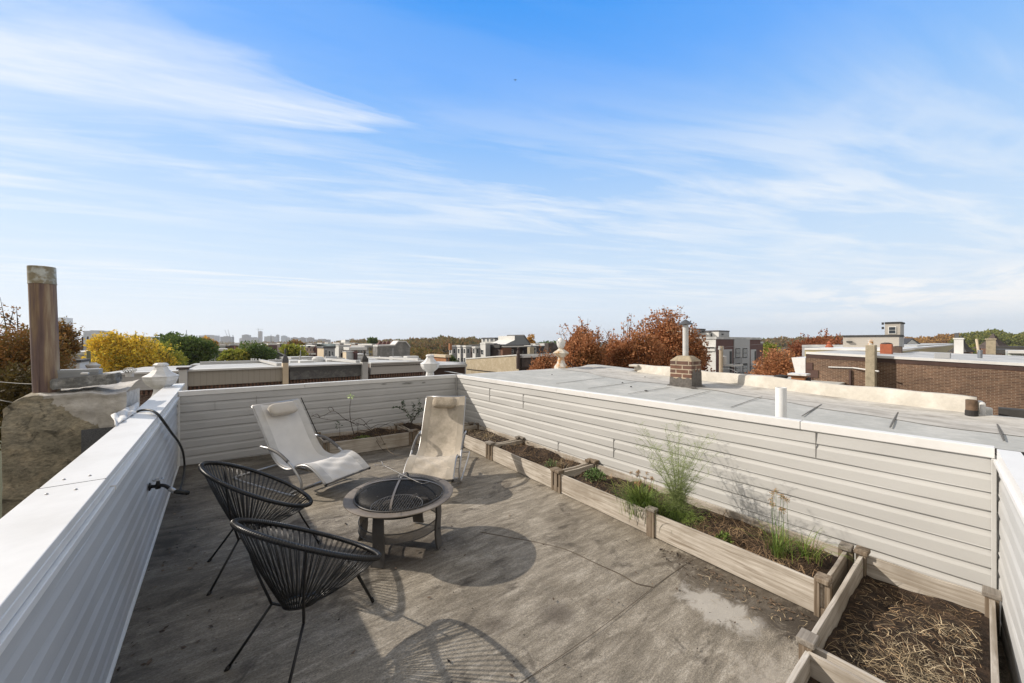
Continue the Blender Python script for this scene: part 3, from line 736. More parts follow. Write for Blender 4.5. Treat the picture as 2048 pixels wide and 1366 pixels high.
# crumbs, dry leaf bits and small stones lying about on the deck
r = random.Random(99); s = MB()
for k in range(620):
    q = r.random()
    if q < .40: x = 2.86 - abs(r.gauss(0, .10)); y = r.uniform(.45, 1.6)
    elif q < .62: x = XL + .03 + abs(r.gauss(0, .22)); y = r.uniform(1.6, 6.2)
    elif q < .75: x = r.uniform(0, 2.9); y = 5.66 - abs(r.gauss(0, .10)) if x > 1.2 else 6.3 - abs(r.gauss(0, .15))
    else: x = r.uniform(-.3, 2.8); y = r.uniform(.9, 5.5)
    if x > 2.8 + .043 * (y - .6): continue
    k_ = r.uniform(.003, .011) * (1.5 if r.random() < .1 else 1); a = r.uniform(0, 6.28); z = deckz(x) + .006
    s.add([(x + math.cos(a + t_) * k_ * (1.6 if i % 2 else .7), y + math.sin(a + t_) * k_ * (1.6 if i % 2 else .7), z + r.uniform(0, .005)) for i, t_ in enumerate((0, 1.5, 3.1, 4.7))], [(0, 1, 2, 3)])
dl = s.build('leaf_crumbs', mat('crumbs', (0.05, 0.035, 0.025), rough=.9, island=.8, col2=(0.16, 0.11, 0.07), scale=2)); tag(dl, 'dark crumbs and leaf bits scattered over the deck floor', 'debris'); struct(dl, 'stuff')
r = random.Random(98); s = MB()
for k in range(70):
    x = 2.78 - abs(r.gauss(0, .16)); y = r.uniform(.5, 1.3); a = r.uniform(0, 6.28); l = r.uniform(.01, .035); z = deckz(x) + .007
    s.strip([(x, y, z), (x + math.cos(a) * l, y + math.sin(a) * l, z + .002), (x + math.cos(a + .4) * l * 2, y + math.sin(a + .4) * l * 2, z)], .0025, side=Vector((math.sin(a), -math.cos(a), 0)))
dl = s.build('straw_bits', m_straw); tag(dl, 'pale straw bits on the floor at the foot of the near planter', 'straw'); struct(dl, 'stuff')

# ------------------------------------------------------------------ round string chairs
def string_chair():
    e = empty('string_chair', 'black string chair nearest the camera', 'chair', (0, 0, 0), 0, 'black string chairs')
    L_, W_, tl, zc = .766, .68, .542, .575
    def rim(t):
        a = math.cos(t) * L_ / 2; return Vector((a * math.cos(tl), math.sin(t) * W_ / 2, zc - a * math.sin(tl)))
    s = MB(); s.tube([rim(2 * math.pi * k / 72) for k in range(72)], .0125, 10, closed=True)
    # cord wound round the rim: fine ridges
    for k in range(170):
        t = 2 * math.pi * (k + .5) / 170; p = rim(t); d = (rim(t + .02) - p).normalized(); a = d.orthogonal().normalized(); b_ = d.cross(a)
        s.tube([p + a * math.cos(q) * .0130 + b_ * math.sin(q) * .0130 for q in (2 * math.pi * j / 8 for j in range(8))], .0022, 4, closed=True)
    s.build('rim', m_cord, e, smooth=True)
    hub = Vector((-.06, 0, .285)); hr = Vector((.085, .06, 0))
    def hubp(t): return hub + Vector((math.cos(t) * hr.x, math.sin(t) * hr.y, -.02 * math.cos(t)))
    s = MB(); s.tube([hubp(2 * math.pi * k / 24) for k in range(24)], .006, 6, closed=True); s.build('hub_ring', m_black, e, smooth=True)
    s = MB(); n = 66
    for k in range(n):
        t = 2 * math.pi * (k + .5) / n
        t2 = t + .10 * math.sin(t * 2)
        p = rim(t); q = hubp(t2); side = (rim(t + .02) - rim(t)).normalized()
        for o_ in (-.0034, .0034):
            pts = []
            for j in range(5):
                u = j / 4; v = p.lerp(q, u) + side * o_ * (1 - u * .6); v.z -= .022 * math.sin(math.pi * u); pts.append(v)
            s.tube(pts, .0022, 4)
    s.build('cords', m_cord, e, smooth=True)
    # frame rods: two rear rods from the rim down to a knee, then out to the feet
    for sd in (1, -1):
        t = math.pi - sd * rad(52); top = rim(t)
        knee = Vector((-.13, sd * .135, .27)); foot = Vector((-.292, sd * .234, .006))
        s = MB(); path = spline([top, top.lerp(knee, .5) + Vector((-.012, sd * .012, 0)), knee], 6)
        s.tube(path, .0065, 8); s.tube(spline([knee + Vector((0, 0, .004)), Vector((-.10, sd * .09, .262)), hub + Vector((0, sd * .02, -.012))], 5), .0065, 8)
        s.build('frame_rod', m_black, e, smooth=True)
        s = MB(); s.tube([knee, foot], .007, 8); l_ = s.build('leg', m_black, e, smooth=True)
        s = MB(); s.tube([foot + (knee - foot).normalized() * .028, foot], .0105, 8); s.build('foot_cap', m_rubber, l_, smooth=True)
    # front: two close rods under the seat, one foot
    fr = rim(0) + Vector((-.012, 0, -.006)); s = MB()
    for sd in (-1, 1):
        s.tube(spline([fr + Vector((0, sd * .05, 0)), Vector((.20, sd * .035, .325)), Vector((.08, sd * .03, .272)), hub + Vector((.02, sd * .02, -.015))], 6), .006, 8)
    s.build('frame_rod', m_black, e, smooth=True)
    foot = Vector((.395, 0, .006)); s = MB()
    for sd in (-1, 1): s.tube([Vector((.235, sd * .034, .345)), Vector((.275, sd * .012, .25)), foot + Vector((0, sd * .002, .0))], .006, 8)
    l_ = s.build('leg', m_black, e, smooth=True)
    s = MB(); s.tube([foot + Vector((-.010, 0, .026)), foot], .0105, 8); s.build('foot_cap', m_rubber, l_, smooth=True)
    return e
ch = string_chair()
ch['label'] = 'black string chair nearest the camera, its rim seen almost edge-on'
ch.location = (.385, 2.185, deckz(.385) - .004); ch.rotation_euler = (0, 0, .40)
copy_thing(ch, (.233, 3.262, deckz(.233) - .004), .01, 'black string chair farther back, whose open bowl of cords shows behind the nearest one')

# ------------------------------------------------------------------ rocking loungers
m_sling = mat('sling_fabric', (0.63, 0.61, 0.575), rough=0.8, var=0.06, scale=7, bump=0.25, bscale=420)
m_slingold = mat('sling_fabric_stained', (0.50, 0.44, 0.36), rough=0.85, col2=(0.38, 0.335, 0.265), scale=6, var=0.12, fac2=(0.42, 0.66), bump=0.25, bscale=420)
m_alu = mat('grey_metal_tube', (0.42, 0.42, 0.42), rough=0.38, var=0.1, metal=0.55)
m_grip = mat('grey_grip', (0.13, 0.125, 0.12), rough=0.6, var=0.15)
m_pillow = mat('pillow_fabric', (0.52, 0.48, 0.42), rough=0.9, var=0.1, scale=9, bump=0.3, bscale=200)
def lounger(fabric, pillowm, hemm):
    """local x: across, local y: from foot end back to head end"""
    e = empty('rocking_lounger', 'white sling rocking lounger', 'lounger', (0, 0, 0), 0, 'rocking sling loungers')
    W_ = .55
    prof = [(1.235, .885), (1.13, .75), (1.03, .615), (.96, .514), (.89, .415), (.825, .345), (.735, .283), (.61, .261), (.497, .286), (.42, .324), (.31, .345), (.205, .325), (.105, .272), (0, .2)]
    q = spline([Vector((0, a, z)) for a, z in prof], 5)
    for x in (0, W_):
        s = MB(); s.tube([p + Vector((x, 0, 0)) for p in q], .0125, 8); rl = s.build('side_rail', m_alu, e, smooth=True)
        s = MB(); p = q[-1] + Vector((x, 0, 0)); d = (q[-1] - q[-3]).normalized(); s.tube([p - d * .004, p + d * .012], .0145, 8); s.build('end_cap', m_rubber, rl, smooth=True)
    rr_ = random.Random(4); vs = []; fs = []; n = len(q); M_ = 20
    for i, p in enumerate(q):
        d = (q[min(i + 1, n - 1)] - q[max(i - 1, 0)]).normalized(); nrm = Vector((0, -d.z, d.y))
        if nrm.z < 0: nrm = -nrm
        for k in range(M_ + 1):
            u = k / M_; sag = -.035 * math.sin(math.pi * u) * (0.35 + .65 * math.sin(math.pi * min(1, i / n * 1.1)))
            t = i / n
            wr_ = 0.0
            if t > .72: wr_ = .006 * math.sin(t * 46 + u * 9) * math.sin(math.pi * u) + .004 * math.sin(t * 70 - u * 17) * math.sin(math.pi * u)
            else: wr_ = .0015 * math.sin(t * 30 + u * 12)
            edge = .013 if 0 < k < M_ else .0145
            v = Vector((u * W_, p.y, p.z)) + nrm * (edge + sag + wr_); vs.append(v)
    for i in range(n - 1):
        for k in range(M_):
            a = i * (M_ + 1) + k; fs.append((a, a + 1, a + M_ + 2, a + M_ + 1))
    s = MB().add(vs, fs).build('sling', fabric, e, smooth=True)
    so = s.modifiers.new('thick', 'SOLIDIFY'); so.thickness = .003
    # hem seam bands along both sides, a hair above the sling
    hm = MB(); hv = []
    for k0, k1 in ((0, 3), (M_ - 3, M_)):
        base_ = []
        for i in range(n):
            a = vs[i * (M_ + 1) + k0]; c_ = vs[i * (M_ + 1) + k1]
            d = (q[min(i + 1, n - 1)] - q[max(i - 1, 0)]).normalized(); nrm = Vector((0, -d.z, d.y)); nrm = nrm if nrm.z > 0 else -nrm
            base_ += [a + nrm * .003, c_ + nrm * .004]
        hm.add(base_, [(2 * i, 2 * i + 1, 2 * i + 3, 2 * i + 2) for i in range(n - 1)])
    hm.build('hem', hemm, s)
    for (yy, zz) in ((1.235, .885), (.0, .2)):
        s = MB(); s.tube([(0, yy, zz), (W_, yy, zz)], .012, 8); s.build('cross_bar', m_alu if yy > 1 else m_grip, e, smooth=True)
    s = MB(); s.tube([(0, .84, .352), (.05, .84, .28), (W_ - .05, .84, .28), (W_, .84, .352)], .010, 8); s.tube([(0, .31, .335), (.05, .31, .27), (W_ - .05, .31, .27), (W_, .31, .335)], .010, 8); s.build('cross_bar', m_alu, e, smooth=True)
    # pillow
    pc = Vector((W_ / 2, 1.135, .80)); dr = Vector((0, .62, .78)).normalized(); nn = Vector((0, -.78, .62)); s = MB(); vs = []; fs = []
    K, S = 16, 16
    for i in range(K + 1):
        u = i / K * 2 - 1; w_ = .165; sh = (1 - abs(u) ** 8) ** .5 if abs(u) < 1 else 0
        sh = max(sh, .55)
        for k in range(S):
            t = 2 * math.pi * k / S
            ct, st_ = math.cos(t), math.sin(t)
            ex = .075 * abs(ct) ** .5 * (1 if ct > 0 else -1); ey = .040 * abs(st_) ** .6 * (1 if st_ > 0 else -1)
            vs.append(pc + Vector((u * w_, 0, 0)) + dr * ex * sh + nn * (ey * sh + .042))
    for i in range(K):
        for k in range(S):
            l = (k + 1) % S; fs.append((i * S + k, (i + 1) * S + k, (i + 1) * S + l, i * S + l))
    fs += [tuple(range(S)), tuple(range((K + 1) * S - 1, K * S - 1, -1))]
    MB().add(vs, fs).build('pillow', pillowm, e, smooth=True)
    # arms that run down into the rockers
    ro = [(1.02, .462), (.90, .460), (.80, .450), (.69, .425), (.56, .368), (.46, .308), (.37, .235), (.325, .165), (.345, .085), (.43, .028), (.55, .0135), (.8, .013), (1.1, .013), (1.4, .018), (1.55, .034)]
    for sd, x in ((-1, -.032), (1, W_ + .032)):
        rq = spline([Vector((x, a, z)) for a, z in ro], 5)
        s = MB(); s.tube(rq, .0125, 8); ar = s.build('rocker', m_alu, e, smooth=True)
        s = MB(); s.tube(rq[6:22], .0165, 8); s.build('arm_grip', m_grip, ar, smooth=True)
        s = MB(); s.tube([(x, .905, .458), (x + .03 * -sd, .915, .452)], .007, 6); s.tube([(x, .462, .308), (x + .03 * -sd, .462, .302)], .007, 6); s.build('bolt', m_alu, ar)
    for y_, z_b in ((1.55, .034), (.56, .0135)): s = MB(); s.tube([(-.032, y_, z_b), (W_ + .032, y_, z_b)], .012, 8); s.build('floor_bar', m_alu, e, smooth=True)
    return e
lg = lounger(m_sling, m_pillow, mat('sling_hem', (0.50, 0.485, 0.455), rough=.8))
lg['label'] = 'white sling lounger set between the farther black chair and the far wall'
ang1 = math.atan2(.90, -.433) - math.pi / 2
lg.location = (.833, 4.044, deckz(.9) + .004); lg.rotation_euler = (0, 0, ang1)
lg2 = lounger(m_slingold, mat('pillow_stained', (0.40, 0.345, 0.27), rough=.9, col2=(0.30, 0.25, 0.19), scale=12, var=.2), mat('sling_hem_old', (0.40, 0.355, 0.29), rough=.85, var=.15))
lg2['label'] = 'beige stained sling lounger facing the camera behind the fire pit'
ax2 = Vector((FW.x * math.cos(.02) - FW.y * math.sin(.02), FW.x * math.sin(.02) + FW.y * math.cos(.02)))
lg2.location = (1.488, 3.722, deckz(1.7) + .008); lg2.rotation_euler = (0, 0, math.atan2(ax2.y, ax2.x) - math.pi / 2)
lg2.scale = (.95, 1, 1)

# ------------------------------------------------------------------ fire pit
m_pit = mat('pit_bronze', (0.185, 0.155, 0.125), rough=0.6, var=0.16, scale=4, metal=0.3, col2=(0.25, 0.215, 0.175))
m_pitleg = mat('pit_leg', (0.10, 0.095, 0.09), rough=0.5, var=0.2, metal=0.4)
m_bowl = mat('sooty_bowl', (0.012, 0.011, 0.010), rough=0.8, var=0.4)
m_band = None
def mesh_mat(name, col, pitch, wire, metal=.5, radial=None):
    """perforated wire mesh: holes cut by a procedural grid"""
    m = bpy.data.materials.new(name); m.use_nodes = True; t = m.node_tree; b = t.nodes['Principled BSDF']
    b.inputs['Base Color'].default_value = (*col, 1); b.inputs['Roughness'].default_value = .55; b.inputs['Metallic'].default_value = metal
    tcn = t.nodes.new('ShaderNodeTexCoord'); sp = t.nodes.new('ShaderNodeSeparateXYZ'); t.links.new(tcn.outputs['Object'], sp.inputs[0])
    if radial is None: a, c = sp.outputs[0], sp.outputs[1]
    else:
        a = math_(t, 'MULTIPLY', math_(t, 'ARCTAN2', sp.outputs[1], sp.outputs[0]), radial); c = sp.outputs[2]
    u = math_(t, 'ADD', a, c); v = math_(t, 'SUBTRACT', a, c)
    def wv(x):
        fr = math_(t, 'FRACT', math_(t, 'DIVIDE', x, pitch)); return math_(t, 'LESS_THAN', fr, wire)
    k = math_(t, 'MAXIMUM', wv(u), wv(v)); t.links.new(k, b.inputs['Alpha'])
    return m
m_screen = mesh_mat('spark_screen_mesh', (0.03, 0.028, 0.026), .009, .20)
m_band = mesh_mat('shelf_mesh', (0.20, 0.18, 0.16), .012, .42, .4, radial=.31)
PC = (1.157, 2.933, deckz(1.157))
fp = empty('fire_pit', 'round bronze fire pit with mesh dome lid in front of the loungers', 'fire pit', PC)
cz = PC[2]; RZ = .36 - cz
s = MB(); s.lathe([(.352, .0), (.352, .004), (.418, .008), (.424, .005), (.424, -.001), (.418, -.003), (.345, -.002), (.352, 0)], (PC[0], PC[1], .356), 72, cap=False); rimo = autosmooth(s.build('rim', m_pit, fp))
s = MB(); a = 0.15
for k in range(3):
    t = a + k * 2.1; s.box(.355, .42, -.0008, .0008, .0065, .0092, 0, Matrix.Translation((PC[0], PC[1], .356)) @ Matrix.Rotation(t, 4, 'Z'))
s.build('rim_seam', m_gap, rimo)
s = MB(); prof = [(.350 * math.cos(t), -.13 * math.sin(t)) for t in np.linspace(0, 1.45, 12)]
s.lathe(prof, (PC[0], PC[1], .355), 48, cap=False); bw_ = s.build('bowl', m_bowl, fp, smooth=True)
# ash and charred bits
r = random.Random(8); s = MB()
for _ in range(520):
    a = r.uniform(0, 6.28); q = abs(r.gauss(0, .14)); x = PC[0] + math.cos(a) * q; y = PC[1] + math.sin(a) * q
    if q > .3: continue
    z = .355 - .13 * math.sqrt(max(0, 1 - (q / .35) ** 2)) + .006; k = r.uniform(.004, .014)
    s.cbox((x, y, z), (k, k * .7, k * .5), r.uniform(0, 3))
s.build('ash', mat('ash', (0.10, 0.095, 0.09), rough=1, island=.9), bw_)
for (dx, dy, sx, sy, rz) in ((-.06, .10, .11, .07, .3), (.16, .07, .09, .07, 1.0), (.20, -.02, .10, .05, 2.1), (-.16, .02, .05, .03, .9)):
    s = MB(); s.lathe([(.2, -.008), (.9, -.006), (1, 0), (.85, .008), (.3, .011)], (0, 0, 0), 9)
    o = s.build('charred_log', mat('char', (0.10, 0.09, 0.08), rough=1, var=.5, scale=20), bw_)
    o.data.transform(Matrix.Translation((dx, dy, .265 - cz)) @ Matrix.Rotation(rz, 4, 'Z') @ Matrix.Diagonal((sx * .5, sy * .5, 1.6, 1)) @ Matrix.Translation(Vector(PC)))
# grate
s = MB(); gc = Vector((PC[0] - .03, PC[1] - .01, .278)); R_ = .20
s.tube([gc + Vector((math.cos(2 * math.pi * k / 36) * R_, math.sin(2 * math.pi * k / 36) * R_, 0)) for k in range(36)], .004, 6, closed=True)
for k in range(-9, 10):
    o_ = k * .02; hlf = math.sqrt(max(0, R_ ** 2 - o_ ** 2)); d = FW; n_ = RT
    s.tube([gc + n_ * o_ - d * hlf, gc + n_ * o_ + d * hlf], .0022, 5)
s.build('cooking_grate', mat('grate_steel', (0.30, 0.29, 0.28), rough=.4, metal=.6), bw_)
# legs
for k in range(4):
    t = rad(221 + 90 * k); d = Vector((math.cos(t), math.sin(t), 0)); sd = Vector((-d.y, d.x, 0)); s = MB(); vs = []
    rows = [(.335, .350 - cz, .042), (.338, .26, .046), (.332, .18, .048), (.330, .11, .049), (.337, .05, .050), (.352, .002, .052)]
    for rr_, z, hw in rows:
        c0 = Vector(PC) + d * rr_ + Vector((0, 0, z))
        for o_, w_ in ((0.0, hw), (-.018, hw * .92)):
            vs += [c0 + d * o_ - sd * w_, c0 + d * o_ + sd * w_]
    fs = []
    for i in range(len(rows) - 1):
        a_ = i * 4; b_ = a_ + 4
        fs += [(a_, a_ + 1, b_ + 1, b_), (a_ + 3, a_ + 2, b_ + 2, b_ + 3), (a_ + 2, a_, b_, b_ + 2), (a_ + 1, a_ + 3, b_ + 3, b_ + 1)]
    fs += [(0, 2, 3, 1), (20, 21, 23, 22)]
    s.add(vs, fs); lo = s.build('leg', m_pitleg, fp, bevel=.003)
    s = MB(); c0 = Vector(PC) + d * .3335 + Vector((0, 0, .145)); s.tube([c0, c0 + d * .006], .006, 8); s.build('bolt', m_pitleg, lo)
# mesh shelf band with rings
s = MB(); s.lathe([(.312, 0), (.312, .068)], (PC[0], PC[1], cz + .155), 64, cap=False); bd = s.build('shelf_band', m_band, fp, smooth=True)
s = MB()
for z in (.155, .223): s.tube([Vector((PC[0] + math.cos(2 * math.pi * k / 56) * .313, PC[1] + math.sin(2 * math.pi * k / 56) * .313, cz + z)) for k in range(56)], .0045, 6, closed=True)
s.build('band_ring', m_pitleg, bd, smooth=True)
# dome lid
DR, DH, D0 = .345, .105, .366
s = MB(); s.lathe([(DR * math.cos(t), DH * math.sin(t)) for t in np.linspace(0.03, 1.55, 14)], (PC[0], PC[1], D0), 56, cap=False); dm = s.build('dome_screen', m_screen, fp, smooth=True)
s = MB(); s.tube([Vector((PC[0] + math.cos(2 * math.pi * k / 56) * DR, PC[1] + math.sin(2 * math.pi * k / 56) * DR, D0)) for k in range(56)], .006, 6, closed=True)
s.build('dome_ring', m_pitleg, dm, smooth=True)
for t in (rad(237), rad(237 + 90)):
    s = MB(); d = Vector((math.cos(t), math.sin(t), 0)); pts = [Vector((PC[0], PC[1], D0)) + d * (DR * math.cos(q)) + Vector((0, 0, DH * math.sin(q) + .003)) for q in np.linspace(0, math.pi, 22)]
    vs = []; sd = Vector((-d.y, d.x, 0))
    for p in pts: vs += [p - sd * .008, p + sd * .008, p + sd * .008 + Vector((0, 0, .003)), p - sd * .008 + Vector((0, 0, .003))]
    s.add(vs, [(4 * i + j, 4 * i + (j + 1) % 4, 4 * i + 4 + (j + 1) % 4, 4 * i + 4 + j) for i in range(21) for j in range(4)])
    s.build('dome_strap', mat('strap_steel', (0.20, 0.18, 0.165), rough=.5, metal=.5), dm)
s = MB(); tp = Vector((PC[0], PC[1], D0 + DH + .003)); s.tube([tp + Vector((math.cos(q) * .014, 0, .004 + .018 + math.sin(q) * .016)) for q in np.linspace(-1.2, 4.3, 16)], .003, 6); s.build('lid_handle', m_alu, dm, smooth=True)
# poker lying over the dome
s = MB(); A_ = P(742, 943, 3.36); B_ = P(856, 968, 2.93); tpz = D0 + DH + .016
T0 = P(806, 956, 3.08); T0.z = tpz
dirp = (B_ - A_); dirp.z = 0; dirp.normalize(); a0 = T0 - dirp * .27 + Vector((0, 0, .03)); a1 = T0 + dirp * .22 - Vector((0, 0, .022))
s.tube(spline([a0, T0, a1], 6), .0035, 6)
sd = Vector((-dirp.y, dirp.x, 0))
s.tube(spline([a0, a0 - dirp * .03 + sd * .02, a0 - dirp * .07 + sd * .035 + Vector((0, 0, .012)), a0 - dirp * .09 + sd * .02 + Vector((0, 0, .014))], 4), .003, 6)
s.tube(spline([a0, a0 - dirp * .03 - sd * .02, a0 - dirp * .07 - sd * .03, a0 - dirp * .04 - sd * .045 - Vector((0, 0, .004))], 4), .003, 6)
s.tube(spline([a1, a1 + dirp * .02 + sd * .01, a1 + dirp * .03 + sd * .055], 3), .003, 6)
tag(s.build('poker', mat('poker_steel', (0.20, 0.19, 0.18), rough=.4, metal=.6), smooth=True), 'thin steel fire poker with a forked end lying across the dome lid', 'fire poker')

# ------------------------------------------------------------------ tap and hose on the left wall
tp_ = empty('faucet', 'black wall tap with a small handwheel on the left siding', 'faucet', (XL, 4.05, .46))
w0 = onx(298, 974, XL + .012)
s = MB(); s.lathe([(.030, 0), (.030, .006), (.02, .012)], (0, 0, 0), 12); o = s.build('flange', m_black, tp_); o.data.transform(Matrix.Translation(w0 - Vector((XL, 4.05, .46))) @ Matrix.Rotation(rad(90), 4, 'Y') @ Matrix.Translation(-(Vector((0, 0, 0)) - Vector((XL, 4.05, .46)))))
e1 = w0 + Vector((.085, -.03, .0)); e2 = w0 + Vector((.13, -.06, -.035))
s = MB(); s.tube(spline([w0, w0 + Vector((.04, -.01, .0)), e1, e2], 4), .013, 8); s.lathe([(.016, -.02), (.018, 0), (.012, .025), (.008, .045)], w0 + Vector((.05, -.012, 0)), 10); s.build('body', m_black, tp_, smooth=True)
s = MB(); hc = w0 + Vector((.05, -.012, .048)); s.tube([hc + Vector((math.cos(q) * .03, math.sin(q) * .03, 0)) for q in (2 * math.pi * k / 20 for k in range(20))], .004, 6, closed=True)
for q in (0, 1.05, 2.1): s.tube([hc + Vector((math.cos(q) * .03, math.sin(q) * .03, 0)), hc - Vector((math.cos(q) * .03, math.sin(q) * .03, 0))], .003, 5)
s.build('handwheel', m_alu, tp_, smooth=True)
s = MB(); s.tube([e2 - Vector((.014, -.008, -.01)), e2 + Vector((.018, -.01, -.012))], .017, 10); s.build('coupling', m_alu, tp_, smooth=True)
hp = [onx(274, 823, -.50), onx(285, 820.5, -.47), onx(300, 821, -.43), onx(315, 828, -.39), onx(330, 847, -.37), onx(345, 868, -.355), onx(357, 884, -.335), onx(366, 905, -.32), onx(369, 932, -.32), onx(366, 958, -.31), onx(360, 982, -.30)]
hp[0:4] = [P(274, 823, 3.33), P(286, 820, 3.37), P(301, 820.5, 3.35), P(315, 828, 3.18)]
end = hp[-1] + Vector((.0, -.02, -.01))
s = MB(); s.tube(spline(hp, 6), .0105, 8); s.tube([e2 + Vector((.016, -.01, -.012)), e2 + Vector((.09, -.03, -.035)), end], .016, 8)
s.tube([end, hp[-1]], .0105, 8)
tag(s.build('hose', mat('hose_rubber', (0.025, 0.026, 0.025), rough=.45), smooth=True), 'black garden hose hanging from the left coping down to the wall tap', 'hose')

# ------------------------------------------------------------------ stuccoed chimney with a tall rusty flue beyond the left wall
def noisy(x, y, z, s=1.0):
    return math.sin(x * 7.1 * s + z * 3.3) * .5 + math.sin(z * 9.7 * s + y * 5.1 + x * 2.2) * .35 + math.sin(x * 19 * s + z * 23 * s) * .18 + math.sin(y * 17 * s - z * 13 * s) * .15
def stucco_material():
    m = bpy.data.materials.new('old_stucco'); m.use_nodes = True; t = m.node_tree; b = t.nodes['Principled BSDF']; b.inputs['Roughness'].default_value = .95
    g = t.nodes.new('ShaderNodeNewGeometry'); pos = g.outputs['Position']; sp = t.nodes.new('ShaderNodeSeparateXYZ'); t.links.new(pos, sp.inputs[0])
    def noise(scale, d=6, r_=.6, dist=0., st=(1, 1, 1)):
        mp = t.nodes.new('ShaderNodeMapping'); mp.inputs['Scale'].default_value = st; t.links.new(pos, mp.inputs[0])
        n = nd(t, 'ShaderNodeTexNoise', i_Scale=scale, i_Detail=d, i_Roughness=r_, i_Distortion=dist); t.links.new(mp.outputs[0], n.inputs['Vector']); return n.outputs[0]
    big_ = noise(4.5, 9, .7, .9, (1, 1, 1.5)); fi = noise(30, 6, .7, .2, (1, 1, 2)); md = noise(9, 6, .65, .8)
    c = ramp(t, big_, [(.32, (0.18, 0.165, 0.125)), (.5, (0.29, 0.26, 0.195)), (.68, (0.46, 0.39, 0.28))]).outputs[0]
    c = mixc(t, 1.0, c, ramp(t, fi, [(.3, .55), (.7, 1.45)]).outputs[0], 'MULTIPLY')
    c = mixc(t, ramp(t, md, [(.56, 0.), (.66, .7)]).outputs[0], c, (0.05, 0.047, 0.038))
    # newer smooth cement smeared over the upper right corner
    k = math_(t, 'ADD', math_(t, 'MULTIPLY', math_(t, 'ADD', sp.outputs[0], 1.10), 1.0), math_(t, 'MULTIPLY', math_(t, 'SUBTRACT', sp.outputs[2], .86), 1.15))
    k = math_(t, 'ADD', k, math_(t, 'MULTIPLY', math_(t, 'SUBTRACT', md, .5), .28))
    sm_ = ramp(t, noise(14, 5, .5, .5), [(.3, (0.40, 0.375, 0.34)), (.7, (0.62, 0.59, 0.545))]).outputs[0]
    c = mixc(t, ramp(t, k, [(.18, 0.), (.192, 1.)]).outputs[0], c, sm_)
    top = ramp(t, math_(t, 'ADD', sp.outputs[2], math_(t, 'MULTIPLY', md, .1)), [(1.12, 0.), (1.19, .6)]).outputs[0]
    c = mixc(t, math_(t, 'MULTIPLY', top, ramp(t, sp.outputs[0], [(0., 0.)]).outputs[0] if False else .8), c, (0.30, 0.22, 0.135))
    t.links.new(c, b.inputs['Base Color'])
    bu = nd(t, 'ShaderNodeBump', i_Strength=.8, i_Distance=.012); t.links.new(math_(t, 'ADD', fi, md), bu.inputs['Height']); t.links.new(bu.outputs[0], b.inputs['Normal'])
    return m
m_stucco = stucco_material()
CHX0, CHX1, CHY0, CHY1 = -1.40, -.685, 5.0, 5.75
chm = empty('stucco_chimney', 'massive weathered stucco chimney standing just outside the left parapet wall', 'chimney', ((CHX0 + CHX1) / 2, 5.35, -9.5))
def chtop(x):
    t = (x - CHX0) / (CHX1 - CHX0)
    return 1.12 - (0.09 * (1 - t / .25) ** 2 if t < .25 else 0) + .008 * math.sin(t * 13)
s = MB(); nx_, nz_, ny_ = 40, 60, 30; vs = []; fs = []
def chp(u, v):   # v: 0..1 up the front then over the top, to the back
    x = CHX0 + (CHX1 - CHX0) * u; zt = chtop(x)
    if v < .6: z = -1.2 + (zt + 1.2) * (v / .6) ** .8; y = CHY0
    else: y = CHY0 + (CHY1 - CHY0) * (v - .6) / .4; z = zt + .05 * math.sin(.5 * math.pi * (v - .6) / .4)
    k = 1 - max(0, 1 - abs(v - .6) / .04)
    if v < .6: y += .03 * (1 - k)
    n_ = noisy(x, y, z) * .016 + noisy(x * 2.3, y, z * 2.1, 1.7) * .010 + noisy(x * 5.1, y, z * 4.3, 2.3) * .005
    return Vector((x, y + n_ * (1 if v < .62 else .2), z + (n_ * .6 if v > .58 else 0)))
NU, NV = 48, 90
for j in range(NV + 1):
    for i in range(NU + 1): vs.append(chp(i / NU, j / NV))
for j in range(NV):
    for i in range(NU):
        k = j * (NU + 1) + i; fs.append((k, k + 1, k + NU + 2, k + NU + 1))
# side skirts
def skirt(u, flip):
    base_ = len(vs); col = [chp(u, j / NV) for j in range(NV + 1)]
    M2 = 10
    for j, p in enumerate(col):
        pass
    ring = [p for p in col]
    c0 = Vector((CHX0 if u == 0 else CHX1, (CHY0 + CHY1) / 2, -.5)); k0 = len(vs)
    sub = []
    for j in range(NV + 1):
        for q in range(6):
            t_ = q / 5; p = ring[j]; 
            yy = p.y + (CHY1 - p.y) * t_ if j / NV < .6 else p.y
            zz = p.z if j / NV < .6 else p.z
            n_ = noisy(p.x, yy * 2, zz) * .012 * math.sin(math.pi * t_)
            vs.append(Vector((p.x + n_, yy, zz)))
    for j in range(NV):
        if (j + 1) / NV > .6: break
        for q in range(5):
            a_ = k0 + j * 6 + q; f = (a_, a_ + 1, a_ + 7, a_ + 6); fs.append(f if flip else f[::-1])
skirt(1.0, True); skirt(0.0, False)
s.add(vs, fs); s.build('stack', m_stucco, chm, smooth=True)
s = MB(); s.box(CHX0 + .03, CHX1 - .03, CHY0 + .06, CHY1 - .005, -9.5, .93); s.build('core', m_stucco, chm)
m_grit = mat('grit_roofing', (0.12, 0.125, 0.135), rough=.95, var=.35, scale=120, bump=.5, bscale=200)
p0 = ony(163, 860, 4.982); p1 = ony(226, 853, 4.982)
s = MB(); s.box(p0.x, p1.x + .03, 4.972, 4.984, p0.z - .36, p0.z); s.build('roofing_patch', m_grit, chm)
m_flash = mat('painted_flashing', (0.60, 0.595, 0.58), rough=.6, col2=(0.75, 0.74, 0.72), scale=16, bump=.8, bscale=24, var=.06)
vs = []; fs = []
